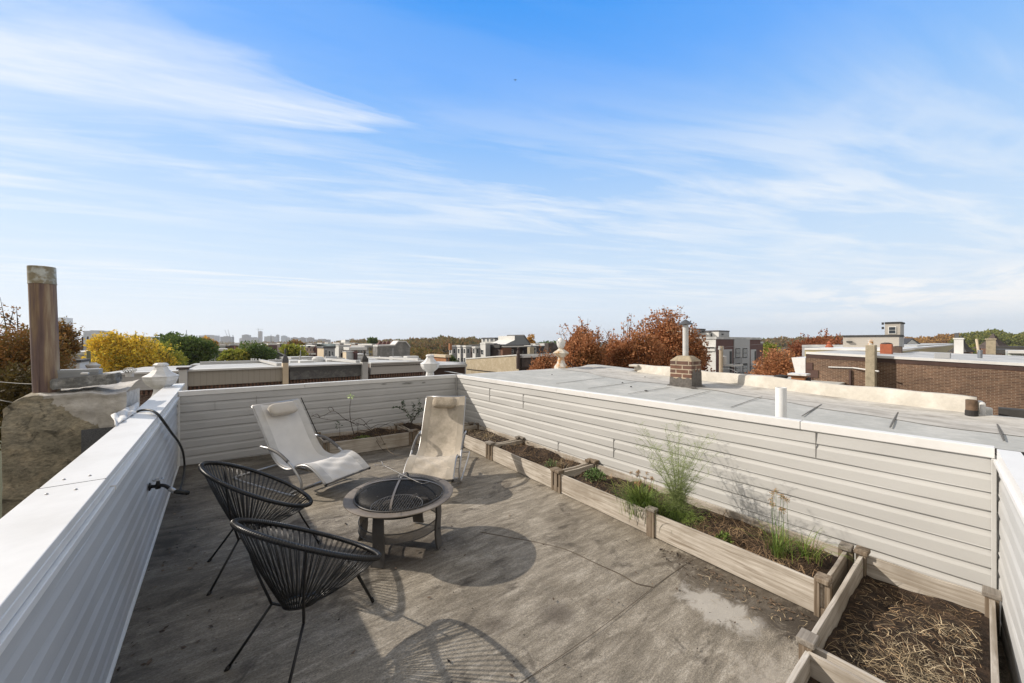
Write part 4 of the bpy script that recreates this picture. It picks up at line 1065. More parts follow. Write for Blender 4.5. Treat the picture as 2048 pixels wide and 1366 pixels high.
for j in range(9):
    for i in range(15):
        u, v = i / 14, j / 8
        a_ = onx(222, 834, -.70).lerp(onx(279, 806, -.64), u) + Vector((0, 0, .012)); b_ = onx(229, 860, -.61).lerp(onx(276, 834, -.575), u); b_.z = max(b_.z, .961)
        p = a_.lerp(b_, v); p += Vector((.01, -.012, .014)) * (math.sin(u * 17 + v * 3) * .5 + math.sin(u * 31 - v * 7) * .3); vs.append(p)
for j in range(8):
    for i in range(14):
        k = j * 15 + i; fs.append((k, k + 1, k + 16, k + 15))
o = MB().add(vs, fs).build('flashing', m_flash, chm, smooth=True); o.modifiers.new('t', 'SOLIDIFY').thickness = .006
# flue pipe
m_rust = bpy.data.materials.new('rusty_pipe'); m_rust.use_nodes = True; t = m_rust.node_tree; b_ = t.nodes['Principled BSDF']
tcn = t.nodes.new('ShaderNodeTexCoord'); mp = t.nodes.new('ShaderNodeMapping'); mp.inputs['Scale'].default_value = (16, 16, 1.0); t.links.new(tcn.outputs['Object'], mp.inputs[0])
no = nd(t, 'ShaderNodeTexNoise', i_Scale=1.1, i_Detail=7, i_Roughness=.62); t.links.new(mp.outputs[0], no.inputs['Vector'])
c = ramp(t, no.outputs[0], [(.32, (0.085, 0.055, 0.055)), (.47, (0.165, 0.11, 0.10)), (.56, (0.25, 0.17, 0.11)), (.68, (0.40, 0.32, 0.22))]).outputs[0]
t.links.new(c, b_.inputs['Base Color']); b_.inputs['Roughness'].default_value = .65; b_.inputs['Metallic'].default_value = .1
pz0 = 1.13; pc = ony(93.5, 780, 5.25)
fl_ = empty('flue_pipe', 'tall rusty brown flue pipe with a galvanised collar on top of the stucco chimney', 'flue pipe', (pc.x, 5.25, pz0))
tip = ony(83.5, 534, 5.25)
s = MB(); R_ = .0815; d = (tip - pc).normalized()
low = pc - d * .08; colr = pc.lerp(tip, .865)
s.tube([low, pc.lerp(tip, .3), pc.lerp(tip, .6), colr], R_, 28); s.build('pipe', m_rust, fl_, smooth=False); autosmooth(fl_.children[0])
s = MB(); sdv = Vector((-.30, -.95, 0)).normalized()
s.tube([low + sdv * R_, colr + sdv * R_], .004, 6); s.build('lock_seam', m_rust, fl_)
s = MB(); cv = []
n = 28; a_ = d.cross(Vector((0, 1, 0))).normalized(); b2 = a_.cross(d).normalized(); st0 = colr - d * .006
m_galv = mat('galvanised', (0.26, 0.225, 0.15), rough=.5, metal=.3, col2=(0.50, 0.52, 0.49), scale=10, var=.12, fac2=(.45, .56))
for (pp, rr_) in ((st0, R_ + .001), (st0 + d * .002, R_ + .005), (st0 + d * .012, R_ + .002), (tip, R_ + .002), (tip, R_ - .002), (st0, R_ - .003)):
    cv += [pp + a_ * math.cos(2 * math.pi * k / n) * rr_ + b2 * math.sin(2 * math.pi * k / n) * rr_ for k in range(n)]
s.add(cv, [(i * n + k, i * n + (k + 1) % n, (i + 1) * n + (k + 1) % n, (i + 1) * n + k) for i in range(5) for k in range(n)])
autosmooth(s.build('collar', m_galv, fl_))
# stone slab and metal tray lying on the chimney
def rough_slab(name, c, size, rz, tilt, m, lab, cat, amp=.012, seed=1):
    bmv = []; r = random.Random(seed); M_ = Matrix.Translation(c) @ Matrix.Rotation(rz, 4, 'Z') @ Matrix.Rotation(tilt, 4, 'Y')
    s = MB(); nx_, ny_, nz_ = 20, 8, 4; idx = {}
    vs = []; fs = []
    def V(i, j, k):
        key = (i, j, k)
        if key not in idx:
            x = (i / nx_ - .5) * size[0]; y = (j / ny_ - .5) * size[1]; z = (k / nz_ - .5) * size[2]
            x += amp * noisy(y * 9, z * 9, x * 3) * (1.6 if i in (0, nx_) else .3); z += amp * .4 * noisy(x * 4, y * 4, 0) ; y += amp * noisy(x * 5, z * 8, y)
            y *= 1 - .22 * (k / nz_); idx[key] = len(vs); vs.append(M_ @ Vector((x, y, z)))
        return idx[key]
    for i in range(nx_):
        for j in range(ny_):
            fs.append((V(i, j, 0), V(i, j + 1, 0), V(i + 1, j + 1, 0), V(i + 1, j, 0))); fs.append((V(i, j, nz_), V(i + 1, j, nz_), V(i + 1, j + 1, nz_), V(i, j + 1, nz_)))
    for i in range(nx_):
        for k in range(nz_):
            fs.append((V(i, 0, k), V(i + 1, 0, k), V(i + 1, 0, k + 1), V(i, 0, k + 1))); fs.append((V(i, ny_, k), V(i, ny_, k + 1), V(i + 1, ny_, k + 1), V(i + 1, ny_, k)))
    for j in range(ny_):
        for k in range(nz_):
            fs.append((V(0, j, k), V(0, j, k + 1), V(0, j + 1, k + 1), V(0, j + 1, k))); fs.append((V(nx_, j, k), V(nx_, j + 1, k), V(nx_, j + 1, k + 1), V(nx_, j, k + 1)))
    s.add(vs, fs); return tag(s.build(name, m), lab, cat)
m_slab = mat('grey_stone', (0.13, 0.13, 0.125), rough=.95, col2=(0.29, 0.285, 0.27), scale=14, var=.25, bump=.8, bscale=30)
sc_ = ony(176, 760, 5.22)
rough_slab('stone_slab', sc_ + Vector((0, 0, -.004)), (.40, .26, .095), 0.0, rad(-5), m_slab, 'broken grey stone slab lying on the stucco chimney beside the flue', 'slab')
s = MB(); tr = ony(158, 744, 5.30); s.cbox(tr + Vector((.005, 0, -.012)), (.27, .16, .075), 0); s.cbox(tr + Vector((.0, -.082, .012)), (.285, .004, .03), 0)
s.build('metal_box', mat('grey_box', (0.30, 0.31, 0.32), rough=.6, var=.15)); tag(bpy.data.objects['metal_box'], 'plain grey metal tray sitting on the broken stone slab', 'tray')
s = MB(); s.cbox(ony(170, 747, 5.16), (.05, .05, .02)); tag(s.build('mortar_lump', m_flash, bevel=.008), 'small pale lump of mortar on the stone slab', 'mortar')

# ------------------------------------------------------------------ own house under the deck, neighbouring roofs
def brick_mat(name, c1, c2, mort, scale=1.0, axis='x', bw=.215, bh=.0675):
    """bricks laid in real size along a wall; axis: the wall's horizontal axis"""
    m = bpy.data.materials.new(name); m.use_nodes = True; t = m.node_tree; b = t.nodes['Principled BSDF']; b.inputs['Roughness'].default_value = .92
    g = t.nodes.new('ShaderNodeNewGeometry'); sp = t.nodes.new('ShaderNodeSeparateXYZ'); t.links.new(g.outputs['Position'], sp.inputs[0])
    hz = {'x': sp.outputs[0], 'y': sp.outputs[1], 'xy': math_(t, 'ADD', sp.outputs[0], sp.outputs[1])}[axis]
    cb = t.nodes.new('ShaderNodeCombineXYZ'); t.links.new(hz, cb.inputs[0]); t.links.new(sp.outputs[2], cb.inputs[1])
    br = nd(t, 'ShaderNodeTexBrick', i_Scale=scale); br.inputs['Brick Width'].default_value = bw; br.inputs['Row Height'].default_value = bh
    br.inputs['Mortar Size'].default_value = .010; br.inputs['Mortar Smooth'].default_value = .25; br.inputs['Bias'].default_value = 0
    br.inputs['Color1'].default_value = (*c1, 1); br.inputs['Color2'].default_value = (*c2, 1); br.inputs['Mortar'].default_value = (*mort, 1)
    t.links.new(cb.outputs[0], br.inputs['Vector'])
    no = nd(t, 'ShaderNodeTexNoise', i_Scale=.9, i_Detail=6, i_Roughness=.65); t.links.new(g.outputs['Position'], no.inputs['Vector'])
    n2 = nd(t, 'ShaderNodeTexNoise', i_Scale=11, i_Detail=4, i_Roughness=.6); t.links.new(g.outputs['Position'], n2.inputs['Vector'])
    c = mixc(t, 1.0, br.outputs[0], ramp(t, no.outputs[0], [(.3, .68), (.7, 1.3)]).outputs[0], 'MULTIPLY')
    c = mixc(t, 1.0, c, ramp(t, n2.outputs[0], [(.3, .78), (.7, 1.25)]).outputs[0], 'MULTIPLY')
    t.links.new(c, b.inputs['Base Color'])
    bu = nd(t, 'ShaderNodeBump', i_Strength=.6, i_Distance=.008); t.links.new(br.outputs['Fac'], bu.inputs['Height']); bu.invert = True; t.links.new(bu.outputs[0], b.inputs['Normal'])
    return m
m_brickr = brick_mat('brick_red', (0.16, 0.072, 0.05), (0.24, 0.12, 0.08), (0.30, 0.25, 0.20), axis='xy')
m_brickb = brick_mat('brick_brown', (0.095, 0.050, 0.034), (0.175, 0.10, 0.063), (0.27, 0.21, 0.15), axis='y')
m_brickd = brick_mat('brick_dark', (0.09, 0.055, 0.045), (0.14, 0.09, 0.07), (0.28, 0.24, 0.20), axis='xy')
m_brickc = brick_mat('brick_chimney', (0.17, 0.085, 0.055), (0.10, 0.06, 0.048), (0.42, 0.35, 0.26), axis='xy', bw=.235, bh=.078)
m_roofmem = mat('roof_membrane', (0.40, 0.405, 0.385), rough=.9, col2=(0.48, 0.48, 0.455), scale=2.2, var=.10, bump=.3, bscale=90)
m_rooflight = mat('roof_silver', (0.40, 0.41, 0.41), rough=.75, col2=(0.56, 0.56, 0.55), scale=.7, var=.12)
m_curb = mat('curb_coating', (0.50, 0.47, 0.41), rough=.8, col2=(0.62, 0.585, 0.52), scale=3, var=.07, bump=.5, bscale=22)
m_grime = mat('roof_grime', (0.47, 0.455, 0.42), rough=.9, col2=(0.24, 0.22, 0.19), scale=2.6, var=.14, stretch=(2.2, .9, 1), fac2=(.46, .78))
hs = empty('rowhouse', 'row house that carries the deck', 'house', (1.5, 0, GZ))
s = MB(); s.box(-.44, 3.66, -8, 7.5, GZ, -.30); s.build('wall', m_brickr, hs)
s = MB(); s.box(-.43, 3.65, 6.50, 7.42, -.30, .52); s.build('front_cornice', m_trim, hs)

# right neighbour: roof sheet with lapped patches, curb wall on its far side
nb = empty('neighbor_rowhouse', 'neighbouring row house with a pale grey patched roof right beyond the cream wall', 'house', (6, 2, GZ))
def roofz(x, y):
    base_ = .700 + .022 * y
    xe = 6.88 + .2 * (y - .1)
    if x < 4.25:
        k = max(0, (x - 3.70) / .55); base_ = .948 + (base_ - .948) * (k * k * (3 - 2 * k))
    if y > 5.2:
        k = min(1, (y - 5.2) / 1.6); base_ += .03 * k
    d = max(0, xe - x)
    if d < .5: base_ += .05 * (1 - d / .5) ** 2
    return base_
vs = []; fs = []; xs = list(np.linspace(3.705, 4.3, 10)) + list(np.linspace(4.4, 8.6, 40)); ys = list(np.linspace(-5, 7.0, 70))
for y in ys:
    for x in xs: vs.append((x, y, roofz(x, y) + .004 * math.sin(x * 3 + y * 2)))
nxx = len(xs)
for j in range(len(ys) - 1):
    for i in range(nxx - 1):
        if (xs[i] + xs[i + 1]) / 2 < 6.95 + .2 * ((ys[j] + ys[j + 1]) / 2 - .1) + .1 or ys[j] > 5.35:
            k = j * nxx + i; fs.append((k, k + 1, k + nxx + 1, k + nxx))
MB().add(vs, fs).build('roof', m_roofmem, nb, smooth=True)
# grimy strip of bare roof along the curb, 4 mm above the sheet
vs = []; fs = []; ys2 = np.linspace(-1.5, 6.9, 80); rg = random.Random(2)
for y in ys2:
    wv = .95 + .10 * math.sin(y * 1.9) + .04 * math.sin(y * 6.1) + (.25 if y > 4 else 0) * min(1, max(0, y - 4))
    for i in range(9):
        xe = 6.90 + .2 * (y - .1); x = xe - wv + wv * i / 8; vs.append((x, y, roofz(x, y) + .004 * math.sin(x * 3 + y * 2) + .006))
for j in range(79):
    for i in range(8):
        k = j * 9 + i; fs.append((k, k + 1, k + 10, k + 9))
MB().add(vs, fs).build('grime_strip', m_grime, nb, smooth=True)
# dark lap seams of the patches
s = MB()
seams = [((1113, 768), (1210, 756)), ((1176, 778), (1272, 765)), ((1256, 789), (1343, 775)), ((1350, 801), (1420, 783)), ((1462, 816), (1524, 794)), ((1604, 834), (1643, 810)), ((1780, 857), (1796, 826)), ((2008, 884), (1994, 850))]
for a_, b_ in seams:
    s = MB(); pts = []
    for k in range(9):
        px = a_[0] + (b_[0] - a_[0]) * k / 8; py = a_[1] + (b_[1] - a_[1]) * k / 8
        dr = FW + RT * ((px - CX) / FPX); tt = 6.0
        for _ in range(30):
            p = P(px, py, tt); tt = (EYE - roofz(p.x, p.y)) * FPX / (py - CY)
        p = P(px, py, tt); p.z = roofz(p.x, p.y) + .012; pts.append(p)
    s.tube(pts, [.005 + .010 * math.sin(math.pi * (1 - k / 8) * .9) * (.45 if a_[0] > 1500 else .1) for k in range(9)], 5, flat=.4)
    s.build('lap_seam', mat('lap_seam_grey', (0.13, 0.125, 0.115), rough=.9), nb)
s = MB()
for (px, py, rr_) in ((1245, 768, .02), (1262, 775, .02), (1292, 782, .03), (1290, 757, .015), (1104, 756, .015)):
    p = P(px, py, (EYE - .78) * FPX / (py - CY)); p.z = roofz(p.x, p.y) + .005; s.lathe([(rr_, 0), (rr_ * .7, .012), (rr_ * .2, .014)], p, 7)
s.build('roof_debris', m_gap, nb)
# curb wall
def curb(y): return 6.90 + .2 * (y - .1)
vs = []; fs = []; yy = list(np.linspace(.04, 5.15, 60))
for y in yy:
    x = curb(y); zb = roofz(x, y) - .05; zt = .705 + .022 * y + .235 + .008 * math.sin(y * 3.3) + .005 * math.sin(y * 9)
    for dx, z in ((-.03 + .008 * math.sin(y * 5), zb), (0, zb + .10), (.01, zt - .02), (.035, zt), (.17, zt - .005), (.20, zt - .03), (.21, zb - .2)): vs.append((x + dx, y, z))
for j in range(59):
    for i in range(6):
        k = j * 7 + i; fs.append((k, k + 1, k + 8, k + 7))
fs += [tuple(range(6, -1, -1)), tuple(range(59 * 7, 60 * 7))]
MB().add(vs, fs).build('curb_wall', m_curb, nb, smooth=True)
s = MB(); y = .04; x = curb(y); s.cbox((x + .12, y - .03, .80), (.22, .05, .19), .1); s.cbox((x + .20, y - .07, .76), (.08, .08, .13), .5); s.build('curb_end_flashing', m_flash, nb, bevel=.02)
s = MB(); s.cbox((curb(5.15) + .04, 5.22, 1.02), (.30, .22, .05), .15); s.cbox((curb(5.15) + .08, 5.18, .95), (.2, .12, .1), .15); s.build('coping_stub', m_curb, nb, bevel=.015)
s = MB(); s.prism([(3.80, -5), (6.9, -5), (7.9, 5.2), (8.6, 5.2), (8.6, 6.98), (3.80, 6.98)], GZ, .60); s.build('wall', m_brickr, nb)
s = MB(); s.box(3.74, 8.6, 6.98, 7.06, .45, .885); s.box(3.74, 8.6, 7.07, 7.45, .40, .80); s.build('front_cornice', m_trim, nb, bevel=.01)
# brick chimney on that roof
def roofpt(px, py):
    tt = 6.0
    for _ in range(40):
        p = P(px, py, tt); tt = (EYE - roofz(p.x, p.y)) * FPX / (py - CY)
    return P(px, py, tt)
q = roofpt(1383, 776); cx_, cy_ = q.x + .0, q.y + .0; zb = roofz(cx_, cy_)
bc = empty('brick_chimney', 'short brick chimney with a mortar cap on the grey neighbouring roof', 'chimney', (cx_, cy_, zb))
# corner nearest the camera at (cx_, cy_): faces run along -x... the lit side faces -x
wv = .37; hh = EYE - (722 - CY) / FPX * (cx_ * FW.x + cy_ * FW.y) - zb
s = MB(); s.box(cx_, cx_ + wv, cy_, cy_ + .40, zb - .1, zb + hh); s.build('shaft', m_brickc, bc, bevel=.004)
m_tar = mat('roof_tar', (0.12, 0.11, 0.10), rough=.8, var=.3, scale=20, bump=.5)
vs = []; fs = []; n = 40; loop = []
for k in range(n):
    u = k / n * 4; i = int(u); f = u - i
    c4 = [(cx_ - .004, cy_ + .404), (cx_ - .004, cy_ - .004), (cx_ + wv + .004, cy_ - .004), (cx_ + wv + .004, cy_ + .404)]
    a_ = Vector((*c4[i], 0)); b_ = Vector((*c4[(i + 1) % 4], 0)); loop.append(a_.lerp(b_, f))
cen = Vector((cx_ + wv / 2, cy_ + .20, 0)); rg = random.Random(4)
for k, p in enumerate(loop):
    d = (p - cen).normalized(); out = .03 + abs(math.sin(k * 1.3)) * .06 + (.10 if k in (9, 10, 11, 30) else 0)
    hgt = .16 + .02 * math.sin(k * 1.7) if p.x < cx_ + .01 else .30 + .05 * math.sin(k * 2.1)
    g_ = p + d * out
    vs += [(p.x - d.x * .0, p.y, zb + hgt), (p.x + d.x * .006, p.y + d.y * .006, zb + .03), (g_.x, g_.y, roofz(g_.x, g_.y) + .012)]
for k in range(n):
    l = (k + 1) % n
    for j in range(2): fs.append((k * 3 + j, k * 3 + j + 1, l * 3 + j + 1, l * 3 + j))
o = MB().add(vs, fs).build('tar_flashing', m_tar, bc); o.modifiers.new('t', 'SOLIDIFY').thickness = .008
s = MB(); cc = Vector((cx_ + wv / 2, cy_ + .20, zb + hh)); M_ = Matrix.Translation(cc); s.add([M_ @ Vector(v) for v in [(-wv / 2 - .01, -.21, -.006), (wv / 2 + .01, -.21, -.006), (wv / 2 + .01, .21, -.006), (-wv / 2 - .01, .21, -.006), (-.09, -.12, .085), (.09, -.12, .085), (.09, .12, .085), (-.09, .12, .085)]], [(3, 2, 1, 0), (4, 5, 6, 7), (0, 1, 5, 4), (1, 2, 6, 5), (2, 3, 7, 6), (3, 0, 4, 7)])
s.build('mortar_cap', mat('mortar', (0.36, 0.30, 0.21), rough=.95, var=.2, scale=15, bump=.5), bc, bevel=.02)
vt = empty('vent_stack', 'white metal flue with a conical rain hat rising from the brick chimney', 'flue', cc)
s = MB(); zt = EYE + (684 - 652) / FPX * q.x * FW.x * 0
dd = cc.x * FW.x + cc.y * FW.y; ztop = EYE + (684 - 650) / FPX * dd; zhat = EYE + (684 - 639) / FPX * dd
mv = mat('white_pipe', (0.55, 0.55, 0.54), rough=.4, var=.06, metal=.1)
s.lathe([(.05, .07), (.05, ztop - cc.z), (.046, ztop - cc.z), (.046, .07)], cc, 20); s.build('pipe', mv, vt, smooth=False); autosmooth(vt.children[0])
s = MB(); s.lathe([(.135, ztop - cc.z + .012), (.128, ztop - cc.z + .018), (.01, zhat - cc.z), (.008, zhat - cc.z - .004)], cc, 20); s.lathe([(.13, ztop - cc.z + .011), (.006, zhat - cc.z - .02)], cc, 20); s.build('rain_hat', mat('zinc_hat', (0.10, 0.105, 0.11), rough=.6, metal=.2), vt)
s = MB()
for k in range(3):
    a_ = k * 2.1 + .3; s.box(.047, .052, -.006, .006, ztop - cc.z - .03, ztop - cc.z + .03, 0, M_ @ Matrix.Rotation(a_, 4, 'Z'))
s.build('brackets', mv, vt)
q = P(1562, 828, 3.62); zb = roofz(q.x, q.y)
zt = EYE - (775 - CY) / FPX * 3.62
s = MB(); R_ = .046; s.lathe([(R_, 0), (R_, zt - zb), (R_ - .005, zt - zb), (R_ - .005, .05)], (q.x, q.y, zb), 24)
vp = autosmooth(s.build('vent_pipe', mat('pvc_white', (0.74, 0.74, 0.73), rough=.35, var=.03))); tag(vp, 'plain white plastic vent pipe just behind the cream wall coping', 'vent pipe')
q = P(1943, 842, 4.27); zb = .69; s = MB(); s.lathe([(.046, -.02), (.046, .235), (.040, .235), (.040, .05)], (q.x, q.y, zb), 20)
s2 = MB(); s2.lathe([(.052, -.02), (.050, .105), (.047, .118)], (q.x, q.y, zb), 16)
e = empty('iron_vent_pipe', 'rusty iron vent pipe with a tarred foot beside the end of the pale curb', 'vent pipe', (q.x, q.y, zb))
autosmooth(s.build('pipe', mat('rust_iron', (0.13, 0.085, 0.055), rough=.8, var=.4, scale=14), e)); s2.build('tar_foot', m_gap, e)
# dark lower roof edge and deck past the curb on the right
s = MB(); s.box(6.9, 7.29, -3.0, -.02, .60, .655); s.build('rear_roof', m_roofmem, nb)
s = MB(); s.box(7.3, 7.45, -4.0, -.12, .40, .80); s.build('dark_parapet', mat('tar_black', (0.05, 0.048, 0.045), rough=.85, var=.2), nb)

# ------------------------------------------------------------------ cornice urns
m_urn = mat('urn_paint', (0.62, 0.62, 0.61), rough=.6, col2=(0.72, 0.72, 0.71), scale=8, var=.06, bump=.15, bscale=30)
def urn(px, ytop, Y, zbase, label):
    c = ony(px, ytop, Y); zt = c.z; H_ = zt - zbase; k = .235
    e = empty('cornice_urn', label, 'urn', (c.x, c.y, zbase), 0, 'white cornice urns')
    p0 = (c.x, c.y, zbase)
    s = MB(); s.lathe([(.23, 0), (.23, H_ * .05), (.175, H_ * .12), (.125, H_ * .25), (.09, H_ * .38), (.078, H_ * .48)], p0, 8, rot=.39); s.build('base', m_urn, e, bevel=.006)
    s = MB(); s.lathe([(.08, H_ * .48), (.105, H_ * .505), (.16, H_ * .57), (.192, H_ * .65), (.198, H_ * .72)], p0, 8, rot=.39); s.build('bowl', m_urn, e, bevel=.006)
    s = MB(); s.lathe([(.205, H_ * .721), (.203, H_ * .735), (.135, H_ * .79), (.092, H_ * .86), (.07, H_ * .925), (.07, H_ * .93), (.09, H_ * .945), (.09, H_ * .965), (.065, H_), (.02, H_ * 1.0)], p0, 8, rot=.39); s.build('lid', m_urn, e, bevel=.004)
    return e
urn(322, 726, 7.25, .60, 'large white cornice urn left of the deck, beside the end of the left coping')
urn(860, 709, 7.25, .62, 'white cornice urn behind the corner where far wall and cream wall meet')
s = empty('corner_finial', 'rust-stained pedestal finial with a white pineapple on the neighbouring cornice', 'finial', (0, 0, 0)); fin = s
c = ony(1122, 745, 7.15); fin.location = c; ORG[fin.name] = c.copy(); dd = c.x * FW.x + c.y * FW.y; kz = dd / FPX
m_rustp = mat('rusty_paint', (0.60, 0.57, 0.52), rough=.8, col2=(0.50, 0.24, 0.06), scale=5, var=.15, fac2=(.42, .58))
s = MB(); s.lathe([(.26, 0), (.26, .05), (.20, .07), (.20, .16), (.12, .26), (.095, .36), (.09, .42)], c, 8, rot=.39); s.build('pedestal', m_rustp, fin, bevel=.006)
s = MB(); s.lathe([(.09, .42), (.17, .47), (.235, .54), (.18, .58), (.11, .62), (.07, .66)], c, 8, rot=.39); s.build('cup', mat('chipped_paint', (0.62, 0.58, 0.50), rough=.8, col2=(0.42, 0.25, 0.10), scale=7, var=.15, fac2=(.5, .62)), fin, bevel=.006)
s = MB(); pr = [(.05, .655), (.085, .69), (.115, .76), (.118, .82), (.09, .89), (.04, .94), (.01, .955)]; s.lathe(pr, c, 16)
o = s.build('pineapple', m_urn, fin, smooth=True)
s = MB()
for k in range(8):
    a_ = k * .785; s.leaf(c + Vector((math.cos(a_) * .07, math.sin(a_) * .07, .67)), Vector((math.cos(a_) * .35, math.sin(a_) * .35, 1)), Vector((math.cos(a_), math.sin(a_), 0)), .2, .09)
o2 = s.build('leaves', m_urn, fin); o2.modifiers.new('t', 'SOLIDIFY').thickness = .02
s = MB(); s.tube(spline([c + Vector((.15, -.1, .3)), c + Vector((.28, -.15, .2)), c + Vector((.3, -.15, .02))], 5), .012, 6); s.build('loose_wire', m_gap, fin)

# ------------------------------------------------------------------ trees
def leaf_mat(name, cols, rough=.7, k_=1.6, ns=.6):
    cols = [tuple(min(.85, v * k_) for v in c_) for c_ in cols]
    m = bpy.data.materials.new(name); m.use_nodes = True; t = m.node_tree; b = t.nodes['Principled BSDF']; b.inputs['Roughness'].default_value = rough
    b.inputs['Specular IOR Level'].default_value = .2
    g = t.nodes.new('ShaderNodeNewGeometry')
    no = nd(t, 'ShaderNodeTexNoise', i_Scale=ns, i_Detail=4, i_Roughness=.6); t.links.new(g.outputs['Position'], no.inputs['Vector'])
    k = math_(t, 'ADD', math_(t, 'MULTIPLY', g.outputs['Random Per Island'], .5), math_(t, 'MULTIPLY', math_(t, 'SUBTRACT', no.outputs[0], .25), 1.0))
    n = len(cols); c = ramp(t, k, [(i / (n - 1), c_) for i, c_ in enumerate(cols)]).outputs[0]
    t.links.new(c, b.inputs['Base Color'])
    tr = t.nodes.new('ShaderNodeBsdfTranslucent'); t.links.new(c, tr.inputs[0]); mx = t.nodes.new('ShaderNodeMixShader'); mx.inputs[0].default_value = .35
    out = t.nodes['Material Output']; t.links.new(b.outputs[0], mx.inputs[1]); t.links.new(tr.outputs[0], mx.inputs[2]); t.links.new(mx.outputs[0], out.inputs[0])
    return m
lm_rust = leaf_mat('leaves_rust', k_=2.0, cols=[(0.035, 0.03, 0.012), (0.13, 0.062, 0.025), (0.235, 0.105, 0.048), (0.30, 0.155, 0.08), (0.15, 0.12, 0.045)])
lm_brown = leaf_mat('leaves_brown', [(0.04, 0.035, 0.012), (0.10, 0.06, 0.018), (0.20, 0.095, 0.028), (0.12, 0.10, 0.03), (0.22, 0.13, 0.04)])
lm_red = leaf_mat('leaves_red', [(0.05, 0.018, 0.010), (0.13, 0.045, 0.020), (0.23, 0.085, 0.04), (0.17, 0.09, 0.04)])
lm_yellow = leaf_mat('leaves_yellow', k_=2.1, cols=[(0.05, 0.055, 0.012), (0.13, 0.12, 0.02), (0.42, 0.275, 0.035), (0.54, 0.32, 0.035), (0.19, 0.17, 0.035)])
lm_green = leaf_mat('leaves_green', [(0.018, 0.035, 0.010), (0.045, 0.075, 0.018), (0.085, 0.12, 0.03), (0.12, 0.14, 0.04)])
lm_yg = leaf_mat('leaves_yellowgreen', [(0.05, 0.075, 0.015), (0.13, 0.16, 0.025), (0.26, 0.25, 0.04), (0.38, 0.31, 0.05)])
lm_orange = leaf_mat('leaves_orange', [(0.10, 0.06, 0.015), (0.28, 0.15, 0.03), (0.42, 0.24, 0.05), (0.2, 0.18, 0.05)])
lm_mix = leaf_mat('leaves_mixed', [(0.03, 0.045, 0.015), (0.09, 0.10, 0.03), (0.20, 0.13, 0.04), (0.26, 0.13, 0.04), (0.16, 0.15, 0.04)])
lm_farmix = leaf_mat('far_mixed', [(0.03, 0.045, 0.015), (0.10, 0.10, 0.035), (0.22, 0.12, 0.05), (0.09, 0.11, 0.035), (0.20, 0.14, 0.05)], k_=1.45, ns=.05)
lm_faror = leaf_mat('far_orange', [(0.06, 0.07, 0.02), (0.24, 0.13, 0.04), (0.34, 0.19, 0.05), (0.13, 0.12, 0.04)], k_=1.3, ns=.05)
lm_faryg = leaf_mat('far_yellowgreen', [(0.04, 0.06, 0.015), (0.11, 0.13, 0.03), (0.20, 0.19, 0.045), (0.10, 0.12, 0.03)], k_=1.35, ns=.06)
def leaves_mesh(pts, nrm_dirs, ln, wd, rng):
    n = len(pts); d = nrm_dirs + rng.normal(size=(n, 3)) * .8; d /= np.linalg.norm(d, axis=1)[:, None] + 1e-9
    up = rng.normal(size=(n, 3)); sd = np.cross(d, up); sd /= np.linalg.norm(sd, axis=1)[:, None] + 1e-9
    l = (ln * rng.uniform(.6, 1.4, n))[:, None]; w_ = (wd * rng.uniform(.6, 1.3, n))[:, None]
    v = np.stack([pts, pts + d * l * .5 + sd * w_ * .5, pts + d * l, pts + d * l * .5 - sd * w_ * .5], 1).reshape(-1, 3)
    return v
def quads_object(name, v, m, parent):
    o_ = origin(parent); n = len(v) // 4; v = v - np.array([o_.x, o_.y, o_.z])
    me = bpy.data.meshes.new(name); me.vertices.add(n * 4); me.vertices.foreach_set('co', v.astype(np.float32).ravel())
    me.loops.add(n * 4); me.loops.foreach_set('vertex_index', np.arange(n * 4, dtype=np.int32))
    me.polygons.add(n); me.polygons.foreach_set('loop_start', np.arange(0, n * 4, 4, dtype=np.int32)); me.polygons.foreach_set('loop_total', np.full(n, 4, dtype=np.int32))
    me.materials.append(m); me.update(calc_edges=True); me.validate()
    o = bpy.data.objects.new(name, me); finish(o, parent); return o
